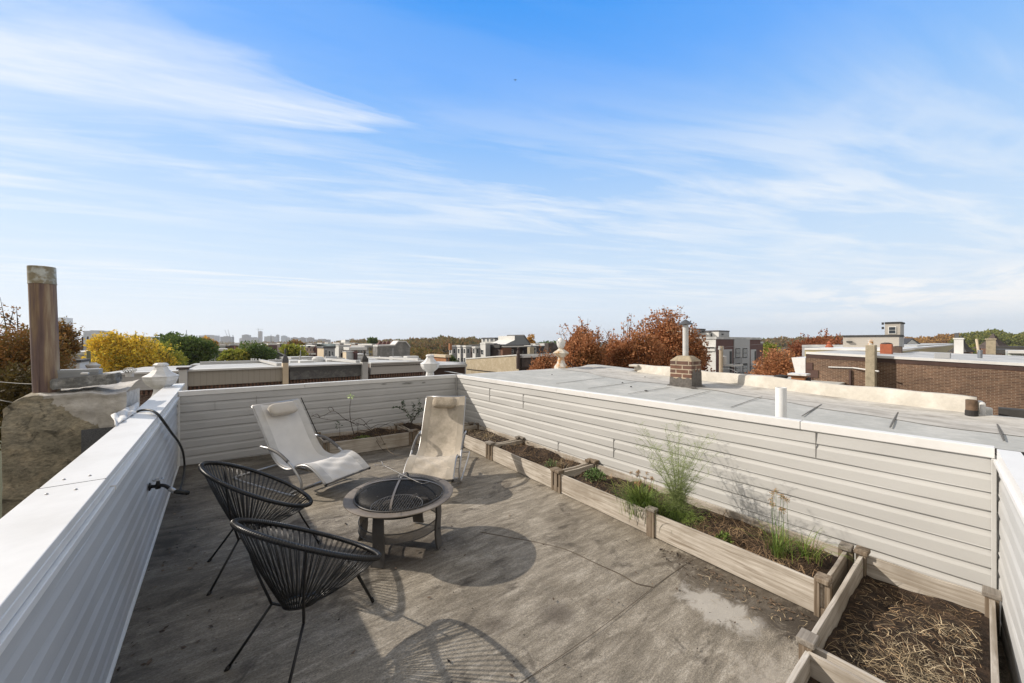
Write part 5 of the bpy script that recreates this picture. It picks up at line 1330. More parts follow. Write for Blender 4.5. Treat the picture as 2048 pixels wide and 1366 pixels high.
def tree(label, x, y, ztop, w_, h, m, seed, n=5000, ln=.16, lobes=16, name='street_tree', cat='tree', group=None, zbase=GZ, spiky=.0, limbs=10, sparse=1.0, lobe_r=.34):
    """crown of clustered lobes (w_ wide, h high, top at ztop), trunk and limbs down to zbase"""
    rng = np.random.default_rng(seed); e = empty(name, label, cat, (x, y, zbase), 0, group)
    cz_ = ztop - h * .5; cen = np.array([x, y, cz_]); L_ = []
    for k in range(lobes):
        d = rng.normal(size=3); d /= np.linalg.norm(d); d *= rng.uniform(.35, .78)
        L_.append(cen + d * np.array([w_ / 2, w_ / 2, h / 2]))
    L_ = np.array(L_); R_ = rng.uniform(.65, 1.2, lobes) * lobe_r * w_ / 2 * 1.5
    rz_ = R_ * min(1.3, max(.6, h / w_))
    idx = rng.integers(0, lobes, n); d = rng.normal(size=(n, 3)); d /= np.linalg.norm(d, axis=1)[:, None]
    rad_ = rng.uniform(0, 1, n) ** .4
    p = L_[idx] + d * (rad_ * R_[idx])[:, None] * np.array([1, 1, 1]) * np.stack([np.ones(n), np.ones(n), rz_[idx] / R_[idx]], 1)
    keep = (p[:, 2] < ztop + .06 * h)
    # break the crown up: drop leaves in noisy pockets
    nz = np.sin(p[:, 0] * 2.3 / max(.4, w_ * .12) + seed) * np.sin(p[:, 1] * 2.1 / max(.4, w_ * .12)) * np.sin(p[:, 2] * 2.6 / max(.4, w_ * .12) + 1)
    keep &= (nz > -.6) | (rng.uniform(size=n) < .35)
    p = p[keep]; d = d[keep]
    extra = []
    tw = MB()
    if spiky > 0:
        for k in range(int(16 * max(1, spiky))):
            a = rng.uniform(0, 6.28); rr_ = rng.uniform(0, w_ * .46); b0 = np.array([x + math.cos(a) * rr_, y + math.sin(a) * rr_, ztop - h * (.06 + .35 * (rr_ / (w_ * .5)) ** 2)])
            dr = np.array([math.cos(a) * .25 + rng.normal() * .25, math.sin(a) * .25 + rng.normal() * .25, 1.0]); ll = rng.uniform(.15, .42) * h * .6
            dr /= np.linalg.norm(dr); tip = b0 + dr * ll; tw.tube([b0 - dr * ll * .6, b0, tip], [.018, .012, .004], 4)
            for q in range(22): extra.append(b0 + dr * ll * rng.uniform(-.6, 1) + rng.normal(size=3) * .05)
        extra = np.array(extra); p = np.vstack([p, extra]); d = np.vstack([d, rng.normal(size=(len(extra), 3))])
    quads_object('crown', leaves_mesh(p, d, ln, ln * .62, rng), m, e)
    s = MB(); tr_ = max(.06, w_ * .035); zb = cz_ - h * .35
    s.tube([(x, y, zbase), (x + .05 * w_ * rng.normal() * .5, y, (zbase + zb) / 2), (x, y, zb), (x, y, cz_)], [tr_ * 1.5, tr_ * 1.1, tr_ * .9, tr_ * .4], 8)
    for k in range(min(limbs, lobes)):
        q = Vector(L_[k]); a_ = Vector((x, y, zb + (cz_ - zb) * rng.uniform(-.3, .7))); s.tube(spline([a_, a_.lerp(q, .5) + Vector((0, 0, -.04 * h)), q], 3), [tr_ * .5 - tr_ * .06 * i for i in range(7)], 5)
    if tw.v: s.v, s.f, s.m = s.v + tw.v, s.f + [tuple(i + len(s.v) for i in f) for f in tw.f], s.m + tw.m
    s.build('trunk', m_bark, e); return e
def tree_at(label, px, ptop, pbot, pw, d, m, seed, **kw):
    c = P(px, ptop, d); k = d / FPX; return tree(label, c.x, c.y, c.z, pw * k, (pbot - ptop) * k, m, seed, **kw)
G1 = 'rust-coloured street trees beyond the grey roof'
tree_at('rust-brown tree just right of the pineapple finial, left of its row', 1168, 650, 800, 104, 15.5, lm_rust, 101, n=25000, ln=.105, lobes=24, group=G1, spiky=1.3)
tree_at('rust-brown tree in the middle of the row beyond the grey roof', 1256, 648, 810, 118, 16.5, lm_rust, 102, n=27000, ln=.11, lobes=26, group=G1, spiky=1.0)
tree_at('tallest rust-brown tree directly left of the white flue', 1338, 632, 815, 122, 17.5, lm_rust, 103, n=33000, ln=.115, lobes=30, group=G1, spiky=1.6)
tree_at('sparse dark brown sapling right of the brick chimney before the white facade', 1398, 694, 800, 44, 18.5, lm_red, 104, n=1500, ln=.13, lobes=14, spiky=.7)
tree_at('low rust-brown tree left of the pineapple finial against the dark roofs', 1090, 706, 800, 80, 20, lm_rust, 105, n=9000, ln=.12, lobes=18, spiky=.4)
tree_at('big rust-brown tree at the left picture edge behind the flue pipe', 22, 622, 860, 175, 13.0, lm_brown, 106, n=26000, ln=.095, lobes=34, spiky=.8)
tree_at('small rusty tree crown seen between the flue pipe and the skyline', 122, 650, 730, 72, 15.0, lm_brown, 107, n=6500, ln=.095, lobes=16, spiky=.8)
tree_at('dark shaded tree low beside the chimney at the left edge', 20, 720, 900, 150, 10.5, leaf_mat('leaves_dark', [(0.02, 0.018, 0.008), (0.06, 0.045, 0.014), (0.09, 0.065, 0.02), (0.05, 0.05, 0.015)], k_=1.2), 108, n=4500, ln=.13, lobes=20)
tree_at('golden yellow tree in the middle distance left of the white urn', 268, 676, 770, 150, 30, lm_yellow, 109, n=17000, ln=.17, lobes=20, lobe_r=.27, spiky=1.6)
tree_at('slender yellow tree top rising at the left end of the golden tree', 222, 668, 730, 60, 29, lm_yellow, 110, n=4000, ln=.17, lobes=12, spiky=.7)
tree_at('dense dark green tree right of the golden tree', 383, 670, 735, 92, 38, lm_green, 111, n=14000, ln=.22, lobes=26, limbs=6)
tree_at('dark green tree peeking up between the golden and the dense green tree', 338, 667, 720, 50, 42, lm_green, 112, n=3000, ln=.30, lobes=14, limbs=6)
tree_at('small orange tree behind the dense green tree', 418, 678, 705, 24, 60, lm_orange, 113, n=1100, ln=.42, lobes=9, limbs=4)
tree_at('yellow-green tree beside the bright green one in the middle distance', 470, 696, 735, 52, 45, lm_yg, 114, n=3600, ln=.36, lobes=16, limbs=5)
tree_at('bright green bushy tree behind the beige cornice', 512, 685, 732, 66, 47, lm_green, 115, n=8000, ln=.27, lobes=20, limbs=5)
tree_at('olive and yellow tree in front of the pink row houses', 584, 691, 722, 44, 62, lm_yg, 116, n=2400, ln=.46, lobes=14, limbs=4)
tree_at('olive tree above the rooftops left of the pale gabled house', 592, 680, 700, 30, 95, lm_mix, 117, n=1500, ln=.6, lobes=10, limbs=3)
tree_at('green shrub tree in front of the grey townhouses', 905, 713, 732, 30, 60, lm_green, 118, n=1600, ln=.42, lobes=10, limbs=3)
tree_at('large rust-brown tree right of the maroon apartment block', 1555, 704, 800, 100, 33, lm_rust, 119, n=16000, ln=.19, lobes=28, spiky=.6, limbs=6)
tree_at('dark red tree rising behind the brick wall with the terracotta chimney', 1640, 668, 735, 104, 48, lm_red, 120, n=11000, ln=.26, lobes=26, spiky=.8, limbs=6)
tree_at('yellow-green tree just right of the maroon apartment block', 1538, 682, 730, 34, 70, lm_yg, 121, n=1800, ln=.5, lobes=12, limbs=3)
tree_at('bare-topped orange tree above the dark roofs left of centre skyline', 1064, 667, 700, 20, 130, lm_orange, 122, n=900, ln=.8, lobes=8, limbs=3, sparse=.7)
tree_at('round green tree left of the brick house with maroon trim', 745, 676, 692, 16, 140, lm_green, 123, n=700, ln=.9, lobes=8, limbs=3)
# autumn woods far off: a mass of crowns
def woods(name, label, spec, m, seed, cell=1.0):
    """spec: list of (px, ptop, d); crowns between successive points"""
    rng = np.random.default_rng(seed); V_ = []
    for (pa, ta, da), (pb, tb, db) in zip(spec[:-1], spec[1:]):
        n = max(2, int(abs(pb - pa) / 5.5 / cell))
        for k in range(n):
            u = (k + rng.uniform(-.3, .3)) / n; px = pa + (pb - pa) * u; d = (da + (db - da) * u) * rng.uniform(.94, 1.06); pt = ta + (tb - ta) * u + rng.uniform(-1.5, 4)
            for row in range(3):
                dd_ = d * (1 - .06 * row); c = P(px + rng.uniform(-4, 4), pt + row * 4.5 + rng.uniform(0, 3), dd_); kk = dd_ / FPX; r_ = rng.uniform(6, 12) * kk * cell
                q = rng.normal(size=(230, 3)); q /= np.linalg.norm(q, axis=1)[:, None]; q[:, 2] = q[:, 2] * .9
                pts = np.array([c.x, c.y, c.z - r_]) + q * r_ * (rng.uniform(.75, 1.05, (230, 1)))
                V_.append(leaves_mesh(pts, q, r_ * .42, r_ * .3, rng))
    o = quads_object(name, np.vstack(V_), m, None); tag(o, label, 'woods'); struct(o, 'stuff'); return o
woods('woods', 'autumn woodland along the horizon behind the grey townhouses', [(800, 676, 300), (850, 675, 300), (900, 672, 290), (945, 674, 300), (985, 680, 330)], lm_farmix, 201)
woods('woods', 'thin line of far trees behind the stone gable wall', [(672, 680, 520), (740, 678, 520), (812, 677, 480)], lm_farmix, 202)
woods('woods', 'far trees on the horizon right of the pineapple finial roofs', [(1045, 684, 420), (1090, 682, 420), (1130, 681, 400)], lm_green, 203)
woods('woods', 'wooded rise behind the maroon apartment block', [(1515, 677, 520), (1600, 674, 500), (1690, 671, 480)], lm_farmix, 204)
woods('woods', 'rusty and golden wooded ridge right of the grey stair tower', [(1806, 674, 420), (1860, 672, 400), (1920, 668, 400), (1990, 670, 380)], lm_faror, 205)
woods('woods', 'green wooded hilltop at the right edge of the picture', [(1915, 668, 330), (1960, 663, 320), (1990, 656, 310), (2010, 666, 320), (2100, 664, 320)], lm_faryg, 206)
woods('woods', 'nearer yellow-green trees between the two pointed roofs at the right', [(1925, 690, 130), (1960, 688, 130), (2060, 690, 120)], lm_faryg, 207)
woods('woods', 'hazy low band of far trees under the distant skyline', [(150, 684, 1100), (300, 682, 1100), (480, 684, 1000), (660, 683, 900), (760, 684, 900)], lm_farmix, 208, cell=.8)
woods('woods', 'nearer green and russet trees between the stone gable wall and the townhouses', [(818, 694, 95), (850, 692, 95), (886, 700, 90)], lm_farmix, 209)
tree_at('green and yellow tree leaning right out of the golden tree', 328, 690, 770, 74, 33, lm_yg, 125, n=5000, ln=.2, lobes=16, spiky=.6)
# rising ground under the far woods
b = MB(); b.box(-6000, 9000, 330, 9000, GZ, -1.5); hl = None
def hill(name, pts, m):
    vs = []; n = len(pts)
    for px, pt, d in pts:
        a_ = P(px, pt, d); b_ = P(px, 700, d * .7); c_ = P(px, pt, d * 1.6); vs += [(b_.x, b_.y, GZ - .5), (a_.x, a_.y, a_.z), (c_.x, c_.y, GZ - .5)]
    fs = []
    for i in range(n - 1):
        for j in range(2): k = i * 3 + j; fs.append((k, k + 3, k + 4, k + 1))
    struct(MB().add(vs, fs).build(name, m))
m_hill = mat('hill_cover', (0.07, 0.06, 0.03), rough=1, col2=(0.13, 0.085, 0.04), scale=.05, var=.3)
hill('hill', [(1500, 683, 560), (1600, 682, 540), (1700, 681, 520), (1810, 680, 480), (1900, 678, 450), (1990, 672, 380), (2120, 672, 380), (2400, 676, 380)], m_hill)
hill('hill', [(640, 688, 620), (800, 686, 380), (900, 684, 360), (1000, 686, 360), (1140, 688, 480)], m_hill)

# ------------------------------------------------------------------ buildings
def flat(name, col, **k): k.setdefault('var', .08); k.setdefault('scale', 1.5); return mat(name, col, **k)
m_glass = mat('window_glass', (0.025, 0.035, 0.045), rough=.12, var=.2, spec=.7)
m_shade = mat('window_blind', (0.42, 0.42, 0.40), rough=.6)
m_frame = flat('window_frame_white', (0.70, 0.70, 0.68))
m_frameb = flat('window_frame_dark', (0.04, 0.04, 0.04))
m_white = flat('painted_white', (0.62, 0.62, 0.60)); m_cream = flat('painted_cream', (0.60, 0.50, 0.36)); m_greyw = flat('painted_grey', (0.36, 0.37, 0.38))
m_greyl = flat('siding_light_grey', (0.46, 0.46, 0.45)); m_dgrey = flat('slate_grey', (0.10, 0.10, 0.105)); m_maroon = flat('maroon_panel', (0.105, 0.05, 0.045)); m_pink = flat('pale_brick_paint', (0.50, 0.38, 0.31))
m_brownr = flat('brown_shingle', (0.075, 0.058, 0.052), var=.3, scale=3); m_stone = mat('stone_rubble', (0.20, 0.20, 0.195), rough=.95, col2=(0.31, 0.305, 0.29), scale=1.2, var=.25, bump=.8, bscale=3)
m_beige = flat('beige_vinyl', (0.37, 0.345, 0.30)); m_orange = flat('orange_brick', (0.36, 0.17, 0.08), var=.2); m_yellow = flat('yellow_paint', (0.50, 0.40, 0.18))
m_stuccob = mat('beige_stucco', (0.43, 0.36, 0.25), rough=.95, col2=(0.52, 0.45, 0.33), scale=2.6, var=.14, bump=.5, bscale=12)
m_roofdk = flat('roof_dark', (0.06, 0.058, 0.056), var=.2); m_tank = flat('tank_white', (0.60, 0.60, 0.58)); m_terra = flat('terracotta', (0.33, 0.10, 0.05), var=.2, scale=6)
m_conc = mat('pale_concrete', (0.40, 0.345, 0.25), rough=.95, col2=(0.30, 0.26, 0.19), scale=5, var=.15, bump=.5)
def lap_mat(name, col, pitch, axis=2, depth=.5):
    m = bpy.data.materials.new(name); m.use_nodes = True; t = m.node_tree; b = t.nodes['Principled BSDF']; b.inputs['Roughness'].default_value = .6
    g = t.nodes.new('ShaderNodeNewGeometry'); sp = t.nodes.new('ShaderNodeSeparateXYZ'); t.links.new(g.outputs['Position'], sp.inputs[0])
    fr = math_(t, 'FRACT', math_(t, 'DIVIDE', sp.outputs[axis], pitch))
    c = mixc(t, ramp(t, fr, [(0.0, 1.0), (0.10, 0.0)]).outputs[0], col, tuple(v * depth for v in col)); t.links.new(c, b.inputs['Base Color']); return m
m_lapw = lap_mat('lap_white', (0.60, 0.60, 0.58), .20, 2, .72); m_lapg = lap_mat('lap_grey', (0.37, 0.38, 0.39), .20, 2, .72); m_lapb = lap_mat('lap_beige', (0.40, 0.375, 0.335), .16, 2, .75); m_lapgr = lap_mat('lap_greyroof', (0.22, 0.235, 0.25), .5, 0, .8)
m_vpanel = lap_mat('vertical_panel', (0.35, 0.325, 0.28), .24, 0, .62); m_hcorn = lap_mat('horizontal_cornice', (0.43, 0.42, 0.40), .17, 2, .7)
ALLB = []
def house(label, l, c, r, ytop, Y=None, d=None, fm=None, sm=None, rm=None, name='house', cat='house', group=None, dep=None, drop=0.0, wins=(), zb=GZ, roof_t=.15, over=.05, wf=None, xd=None):
    C_ = ony(c, ytop, Y) if Y is not None else P(c, ytop, d)
    yl = onx(l, ytop, C_.x).y if l is not None else C_.y + dep
    if dep is not None: yl = C_.y + dep
    xr = C_.x + xd if xd is not None else ony(r, ytop, C_.y).x
    e = empty(name, label, cat, ((C_.x + xr) / 2, (C_.y + yl) / 2, zb), 0, group)
    z1 = C_.z - roof_t; z2 = z1 - drop
    vs = [(C_.x, C_.y, zb), (xr, C_.y, zb), (xr, yl, zb), (C_.x, yl, zb), (C_.x, C_.y, z1), (xr, C_.y, z1), (xr, yl, z2), (C_.x, yl, z2)]
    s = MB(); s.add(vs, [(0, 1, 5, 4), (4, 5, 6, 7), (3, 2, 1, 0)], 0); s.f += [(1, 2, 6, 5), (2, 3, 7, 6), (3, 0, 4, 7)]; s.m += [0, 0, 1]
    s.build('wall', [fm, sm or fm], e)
    o_ = over; s = MB(); vs = [(C_.x - o_, C_.y - o_, z1 + .003), (xr + o_, C_.y - o_, z1 + .003), (xr + o_, yl, z2 + .003), (C_.x - o_, yl, z2 + .003)]
    s.add(vs + [(v[0], v[1], v[2] + roof_t) for v in vs], [(3, 2, 1, 0), (4, 5, 6, 7), (0, 1, 5, 4), (1, 2, 6, 5), (2, 3, 7, 6), (3, 0, 4, 7)]); rf = s.build('roof', rm or m_rooflight, e)
    info = dict(e=e, C=C_, xr=xr, yl=yl, z=C_.z, roof=rf)
    for w_ in wins: window(info, *w_, fm=wf)
    return info
def window(info, face, a0, a1, p0, p1, glass=None, fm=None, bars=True):
    C_ = info['C']; e = info['e']; fm = fm or m_frame; g_ = glass or m_glass
    if face == 'F':
        A_ = ony(a0, p0, C_.y); B_ = ony(a1, p1, C_.y); w_ = B_.x - A_.x; t = min(.12, w_ * .12); z0, z1 = B_.z, A_.z
        zmid = EYE - ((p0 + p1) / 2 - CY) / FPX * ((A_.x * FW.x + A_.y * FW.y)); h_ = (p1 - p0) / FPX * (A_.x * FW.x + A_.y * FW.y); z0, z1 = zmid - h_ / 2, zmid + h_ / 2
        s = MB(); s.box(A_.x - t, B_.x + t, C_.y - .05, C_.y - .003, z0 - t, z1 + t); f_ = s.build('window', fm, e)
        s = MB(); s.box(A_.x, B_.x, C_.y - .06, C_.y - .052, z0, (z0 + z1) / 2 - t * .3); s.box(A_.x, B_.x, C_.y - .06, C_.y - .052, (z0 + z1) / 2 + t * .3, z1); s.build('pane', g_, f_)
    else:
        A_ = onx(a0, p0, C_.x); B_ = onx(a1, p1, C_.x); dd_ = B_.x * FW.x + B_.y * FW.y; h_ = (p1 - p0) / FPX * dd_; zmid = EYE - ((p0 + p1) / 2 - CY) / FPX * dd_; z0, z1 = zmid - h_ / 2, zmid + h_ / 2
        w_ = A_.y - B_.y; t = min(.12, w_ * .12)
        s = MB(); s.box(C_.x - .05, C_.x - .003, B_.y - t, A_.y + t, z0 - t, z1 + t); f_ = s.build('window', fm, e)
        s = MB(); s.box(C_.x - .06, C_.x - .052, B_.y, A_.y, z0, (z0 + z1) / 2 - t * .3); s.box(C_.x - .06, C_.x - .052, B_.y, A_.y, (z0 + z1) / 2 + t * .3, z1); s.build('pane', g_, f_)

# --- row across the street, seen as cornices over the far wall (y = 24)
YS = 24.0
def z_of(py, Y, px): return ony(px, py, Y).z
GX = 'row houses across the street'
def roofstuff(name, label, px, py, d, size, m, cat, rz=0, group=None):
    if 'hatch' in name and d < 30: py -= 7
    c = P(px, py, d); s = MB(); s.cbox((c.x, c.y, c.z - size[2] / 2), size, rz); return tag(s.build(name, m, bevel=min(size) * .08), label, cat, group)
def facade(label, pa, pb, pyt, wallm, cornm, ch_, dep=12, brk=m_brickd, dent=False, drop=.35):
    A_ = ony(pa, pyt, YS); B_ = ony(pb, pyt, YS); zt = ony((pa + pb) / 2, pyt, YS).z
    h = house(label, None, pa, pb, pyt, Y=YS, fm=brk, sm=brk, rm=m_rooflight, dep=dep, drop=drop, name='rowhouse', group=GX, roof_t=.10, over=.0)
    zt = h['z']; e = h['e']
    s = MB(); s.box(A_.x + .02, B_.x - .02, YS - .30, YS - .003, zt - ch_, zt - .085); co = s.build('cornice', cornm, e)
    s = MB(); s.box(A_.x, B_.x, YS - .42, YS + .10, zt - .08, zt + .012); s.build('cornice_cap', wallm, co, bevel=.01)
    # corbelled brick band with dentils below the cornice
    s = MB(); n = int((B_.x - A_.x) / .16)
    for k in range(n): s.box(A_.x + .08 + k * .16, A_.x + .08 + k * .16 + .075, YS - .13, YS - .004, zt - ch_ - .24, zt - ch_ - .02)
    s.build('brick_dentils', m_brickr, e)
    if dent:
        s = MB(); n = int((B_.x - A_.x) / .11)
        for k in range(n): s.box(A_.x + .05 + k * .11, A_.x + .05 + k * .11 + .05, YS - .34, YS - .303, zt - .26, zt - .20)
        s.build('dentils', m_gap, co)
    return h
f0 = facade('row house with white horizontal cornice boards seen behind the left urn', 205, 357, 746.5, m_cap, lap_mat('cornice_boards', (0.55, 0.55, 0.54), .16, 2, .7), .82)
f1 = facade('row house with the beige vertically ribbed cornice', 375, 565, 739, m_white, m_vpanel, .80)
f2 = facade('row house with the plain dark grey cornice', 577, 723, 731, m_greyl, mat('weathered_grey', (0.10, 0.10, 0.10), rough=.9, col2=(0.17, 0.17, 0.165), scale=3, var=.25), .78)
f3 = facade('row house with the pale moulded cornice and tiny dentils', 738, 846, 725, m_white, m_hcorn, .74, dent=True)
s = MB(); z_ = f2['z']; A_ = f2['C']; s.box(A_.x + .03, f2['xr'] - .03, YS - .34, YS - .303, z_ - .30, z_ - .09); s.build('cornice_board', flat('dark_grey_board', (0.085, 0.085, 0.085)), f2['e'])
GP = 'piers between the cornices across the street'
def pier(pa, pb, pyt, pyb, m, label, capm=None, pointed=0):
    A_ = ony(pa, pyt, YS - .5); B_ = ony(pb, pyt, YS - .5); zb_ = A_.z - (pyb - pyt) / FPX * (A_.x * FW.x + A_.y * FW.y); c = ((A_.x + B_.x) / 2, YS - .35, zb_)
    e = empty('cornice_pier', label, 'pier', c, 0, GP); w_ = B_.x - A_.x; s = MB(); s.box(A_.x, B_.x, YS - .55, YS - .05, zb_ - 1.0, A_.z); s.build('shaft', m, e, bevel=.02)
    if pointed:
        s = MB(); s.lathe([(w_ * .75, 0), (w_ * .80, .05), (w_ * .72, pointed * .25), (w_ * .42, pointed * .46), (w_ * .16, pointed * .58), (w_ * .13, pointed * .64), (w_ * .26, pointed * .74), (w_ * .24, pointed * .86), (.01, pointed)], (c[0], c[1], A_.z), 4, rot=rad(45)); s.build('pointed_cap', capm or m, e)
    else:
        s = MB(); s.box(A_.x - .08, B_.x + .08, YS - .62, YS + .02, A_.z, A_.z + .09); s.build('cap', capm or m, e, bevel=.02)
    return e
pier(357, 374.5, 739, 780, m_white, 'white pier with a dark cap left of the beige ribbed cornice', m_brownr)
pier(565.5, 577, 726, 766, m_cream, 'slim cream pier with a pointed dark cap between beige and dark grey cornices', m_dgrey, .80)
pier(724.5, 736, 724, 755, m_greyl, 'pale pier with a black pointed cap between dark grey and pale moulded cornices', m_roofdk, .72)
h4 = house('low dark brown building between the right urn and the stucco wall', None, 849, 930, 731.5, Y=30, fm=flat('brown_band', (0.055, 0.035, 0.028)), rm=m_rooflight, dep=9, roof_t=.25, over=.15, drop=.1)
# stucco end wall with sloping roof, facade in dark mansard
h6 = house('corner row house with the big sunlit beige stucco side wall', 932, 1037.5, 1122, 708.5, Y=YS, fm=m_brownr, sm=m_stuccob, rm=m_white, drop=.62, roof_t=.10, over=.06, group=GX, name='rowhouse')
s = MB(); s.box(h6['C'].x + .1, h6['xr'] - .1, YS - .5, YS - .004, h6['z'] - .28, h6['z'] - .12); s.build('cornice', m_white, h6['e'])
s = MB(); s.box(h6['C'].x + .1, h6['xr'] - .1, YS - .35, YS - .004, h6['z'] - 1.1, h6['z'] - .282); s.build('mansard', m_brownr, h6['e'])
s = MB(); q0 = onx(1037, 735, h6['C'].x); s.box(h6['C'].x - .04, h6['C'].x - .004, 24.2, h6['yl'] - .2, h6['z'] - 1.75, h6['z'] - 1.68); s.build('dark_line', m_gap, h6['e'])
pf = ony(1036.5, 709, YS - .1); e = empty('corner_finial', 'small dark finial on the corner of the beige stucco wall', 'finial', pf)
s = MB(); s.lathe([(.16, -1.2), (.17, -.3), (.13, 0), (.16, .1), (.10, .3), (.05, .36), (.09, .44), (.10, .52), (.02, .62)], pf, 8); s.build('spire', flat('dark_rust', (0.07, 0.05, 0.045)), e)
# roof clutter of the row across the street
def pipes(label, items, group):
    for k, (px, py, d, h_) in enumerate(items):
        c = P(px, py - 5, d); s = MB(); s.lathe([(.07, -h_ - .25), (.07, 0), (.06, .01)], c, 8); tag(s.build('vent_pipe', m_tank), label, 'vent pipe', group)
pipes('one of the little white vent pipes along the far flat roofs', [(503, 722, 38, .4), (507, 722, 38, .4), (512, 722.5, 38, .4), (519, 722.5, 38, .35), (552, 722, 38, .5), (600, 716, 34, 1.2), (605, 724, 30, .5), (664, 716, 44, .5), (668, 718, 44, .4), (672, 717, 44, .5), (677, 718, 44, .4), (643, 721, 30, .9), (759, 717, 44, .3), (424, 727, 36, .3), (430, 727, 36, .3), (450, 726, 37, .3)], 'white vent pipes on the far roofs')
roofstuff('roof_hatch', 'low white hatch on the roof behind the dark grey cornice', 597, 727.5, 28.0, (1.3, 1.2, .3), m_tank, 'hatch')
roofstuff('roof_hatch', 'flat white box hatch right of the roof pipe behind the dark grey cornice', 612, 728, 27.0, (.9, .8, .28), m_tank, 'hatch')
roofstuff('roof_hatch', 'pale low hatch left of the big rooftop chimney block', 672, 725.5, 29.0, (1.6, 1.2, .3), m_tank, 'hatch')
c = P(636, 717, 28.5); e = empty('roof_drum', 'white ribbed ventilator drum behind the dark grey cornice', 'ventilator', c); s = MB()
s.lathe([(.38, -.55), (.42, -.4), (.42, 0), (.30, .14), (.05, .18)], c, 14); s.build('drum', m_tank, e)
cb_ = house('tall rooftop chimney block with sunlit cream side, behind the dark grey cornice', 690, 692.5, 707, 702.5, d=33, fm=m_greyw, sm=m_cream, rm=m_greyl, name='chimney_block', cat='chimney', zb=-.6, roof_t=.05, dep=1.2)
cb2 = house('sooty maroon brick stack attached right of the cream chimney block', 708, 708.2, 715, 704, d=33.2, fm=mat('sooty_brick', (0.06, 0.035, 0.035), var=.5, scale=4), rm=m_maroon, name='brick_stack', cat='chimney', zb=-.6, roof_t=.1, dep=.9)
for hh_, lb_ in ((f1, 'beige ribbed'), (f2, 'dark grey'), (f3, 'pale moulded')):
    s = MB(); n_ = 3; x0_, x1_ = hh_['C'].x, hh_['xr']; zt_ = hh_['z']
    s.add([(x1_ - .25, YS + .3, zt_ + .0), (x1_ - .02, YS + .3, zt_ + .0), (x1_ - .02, YS + 11.9, zt_ - .20), (x1_ - .25, YS + 11.9, zt_ - .20), (x1_ - .25, YS + .3, zt_ + .16), (x1_ - .02, YS + .3, zt_ + .16), (x1_ - .02, YS + 11.9, zt_ - .06), (x1_ - .25, YS + 11.9, zt_ - .06)], [(3, 2, 1, 0), (4, 5, 6, 7), (0, 1, 5, 4), (1, 2, 6, 5), (2, 3, 7, 6), (3, 0, 4, 7)])
    s.build('party_parapet', m_greyl, hh_['e'])
    s = MB(); s.box(x0_ + .1, x1_ - .1, YS + 11.6, YS + 11.95, zt_ - .36, zt_ - .12); s.build('rear_parapet', m_greyl, hh_['e'])
rg = random.Random(31)
for k, (px, py, d, lb_) in enumerate([(585, 719, 30, 'low grey box at the left end of the clutter behind the dark grey cornice'), (648, 719, 29, 'pale cube unit right of the ribbed drum'), (662, 713, 42, 'small white box between vent pipes in front of the grey house'), (760, 714, 36, 'pale roof unit just right of the black pointed pier'), (792, 713, 37, 'middle white unit on the roof behind the pale moulded cornice'), (822, 712, 38, 'rightmost white unit behind the pale moulded cornice'), (400, 728, 30, 'leftmost low unit behind the beige ribbed cornice'), (470, 724, 31, 'low pale unit in the middle behind the beige ribbed cornice'), (535, 721, 32, 'rightmost low unit behind the beige ribbed cornice')]):
    roofstuff('roof_unit', lb_, px, py, d, (rg.uniform(.7, 1.4), rg.uniform(.6, 1.1), rg.uniform(.45, .8)), rg.choice([m_tank, m_greyl, m_greyw]), 'roof unit')
for px, py, h_, lb_ in ((601, 700, 20, 'thin grey roof mast behind the dark grey cornice'), (786, 696, 18, 'thin roof mast before the stone gable wall')):
    s = MB(); c = P(px, py, 31); s.tube([c, c - Vector((0, 0, h_ / FPX * 31 + .3))], .03, 5); tag(s.build('roof_mast', m_greyw), lb_, 'mast')
# second row of flat white roofs behind
def lowroof(label, pa, pb, pyt, Y, dep, m=m_dgrey, rt=.35): return house(label, None, pa, pb, pyt, Y=Y, fm=m, rm=m_rooflight, dep=dep, roof_t=rt, over=.1, drop=.25)
lowroof('long low building with white roof edge under the pink row houses', 584, 640, 714.5, 46, 10, m_white, .9)
lowroof('low building with white roof strip right of the gabled cream house', 648, 704, 720.5, 41, 12)
lowroof('low white-roofed building behind the black pointed pier', 736, 800, 718, 42, 12)
lowroof('low dark-walled building with white roof behind the pale cornice', 755, 846, 722.5, 38, 7)
lowroof('flat-roofed building with rust-brown band behind the ribbed cornice', 455, 562, 727, 38, 9, m_orange)
lowroof('flat white roof with brown band in front of the dense green tree', 384, 500, 729.5, 36, 8, flat('brown_band', (0.1, 0.06, 0.05)), .3)
lowroof('distant flat roof at the far end behind the white urn', 870, 934, 727, 40, 9, m_greyl, .4)
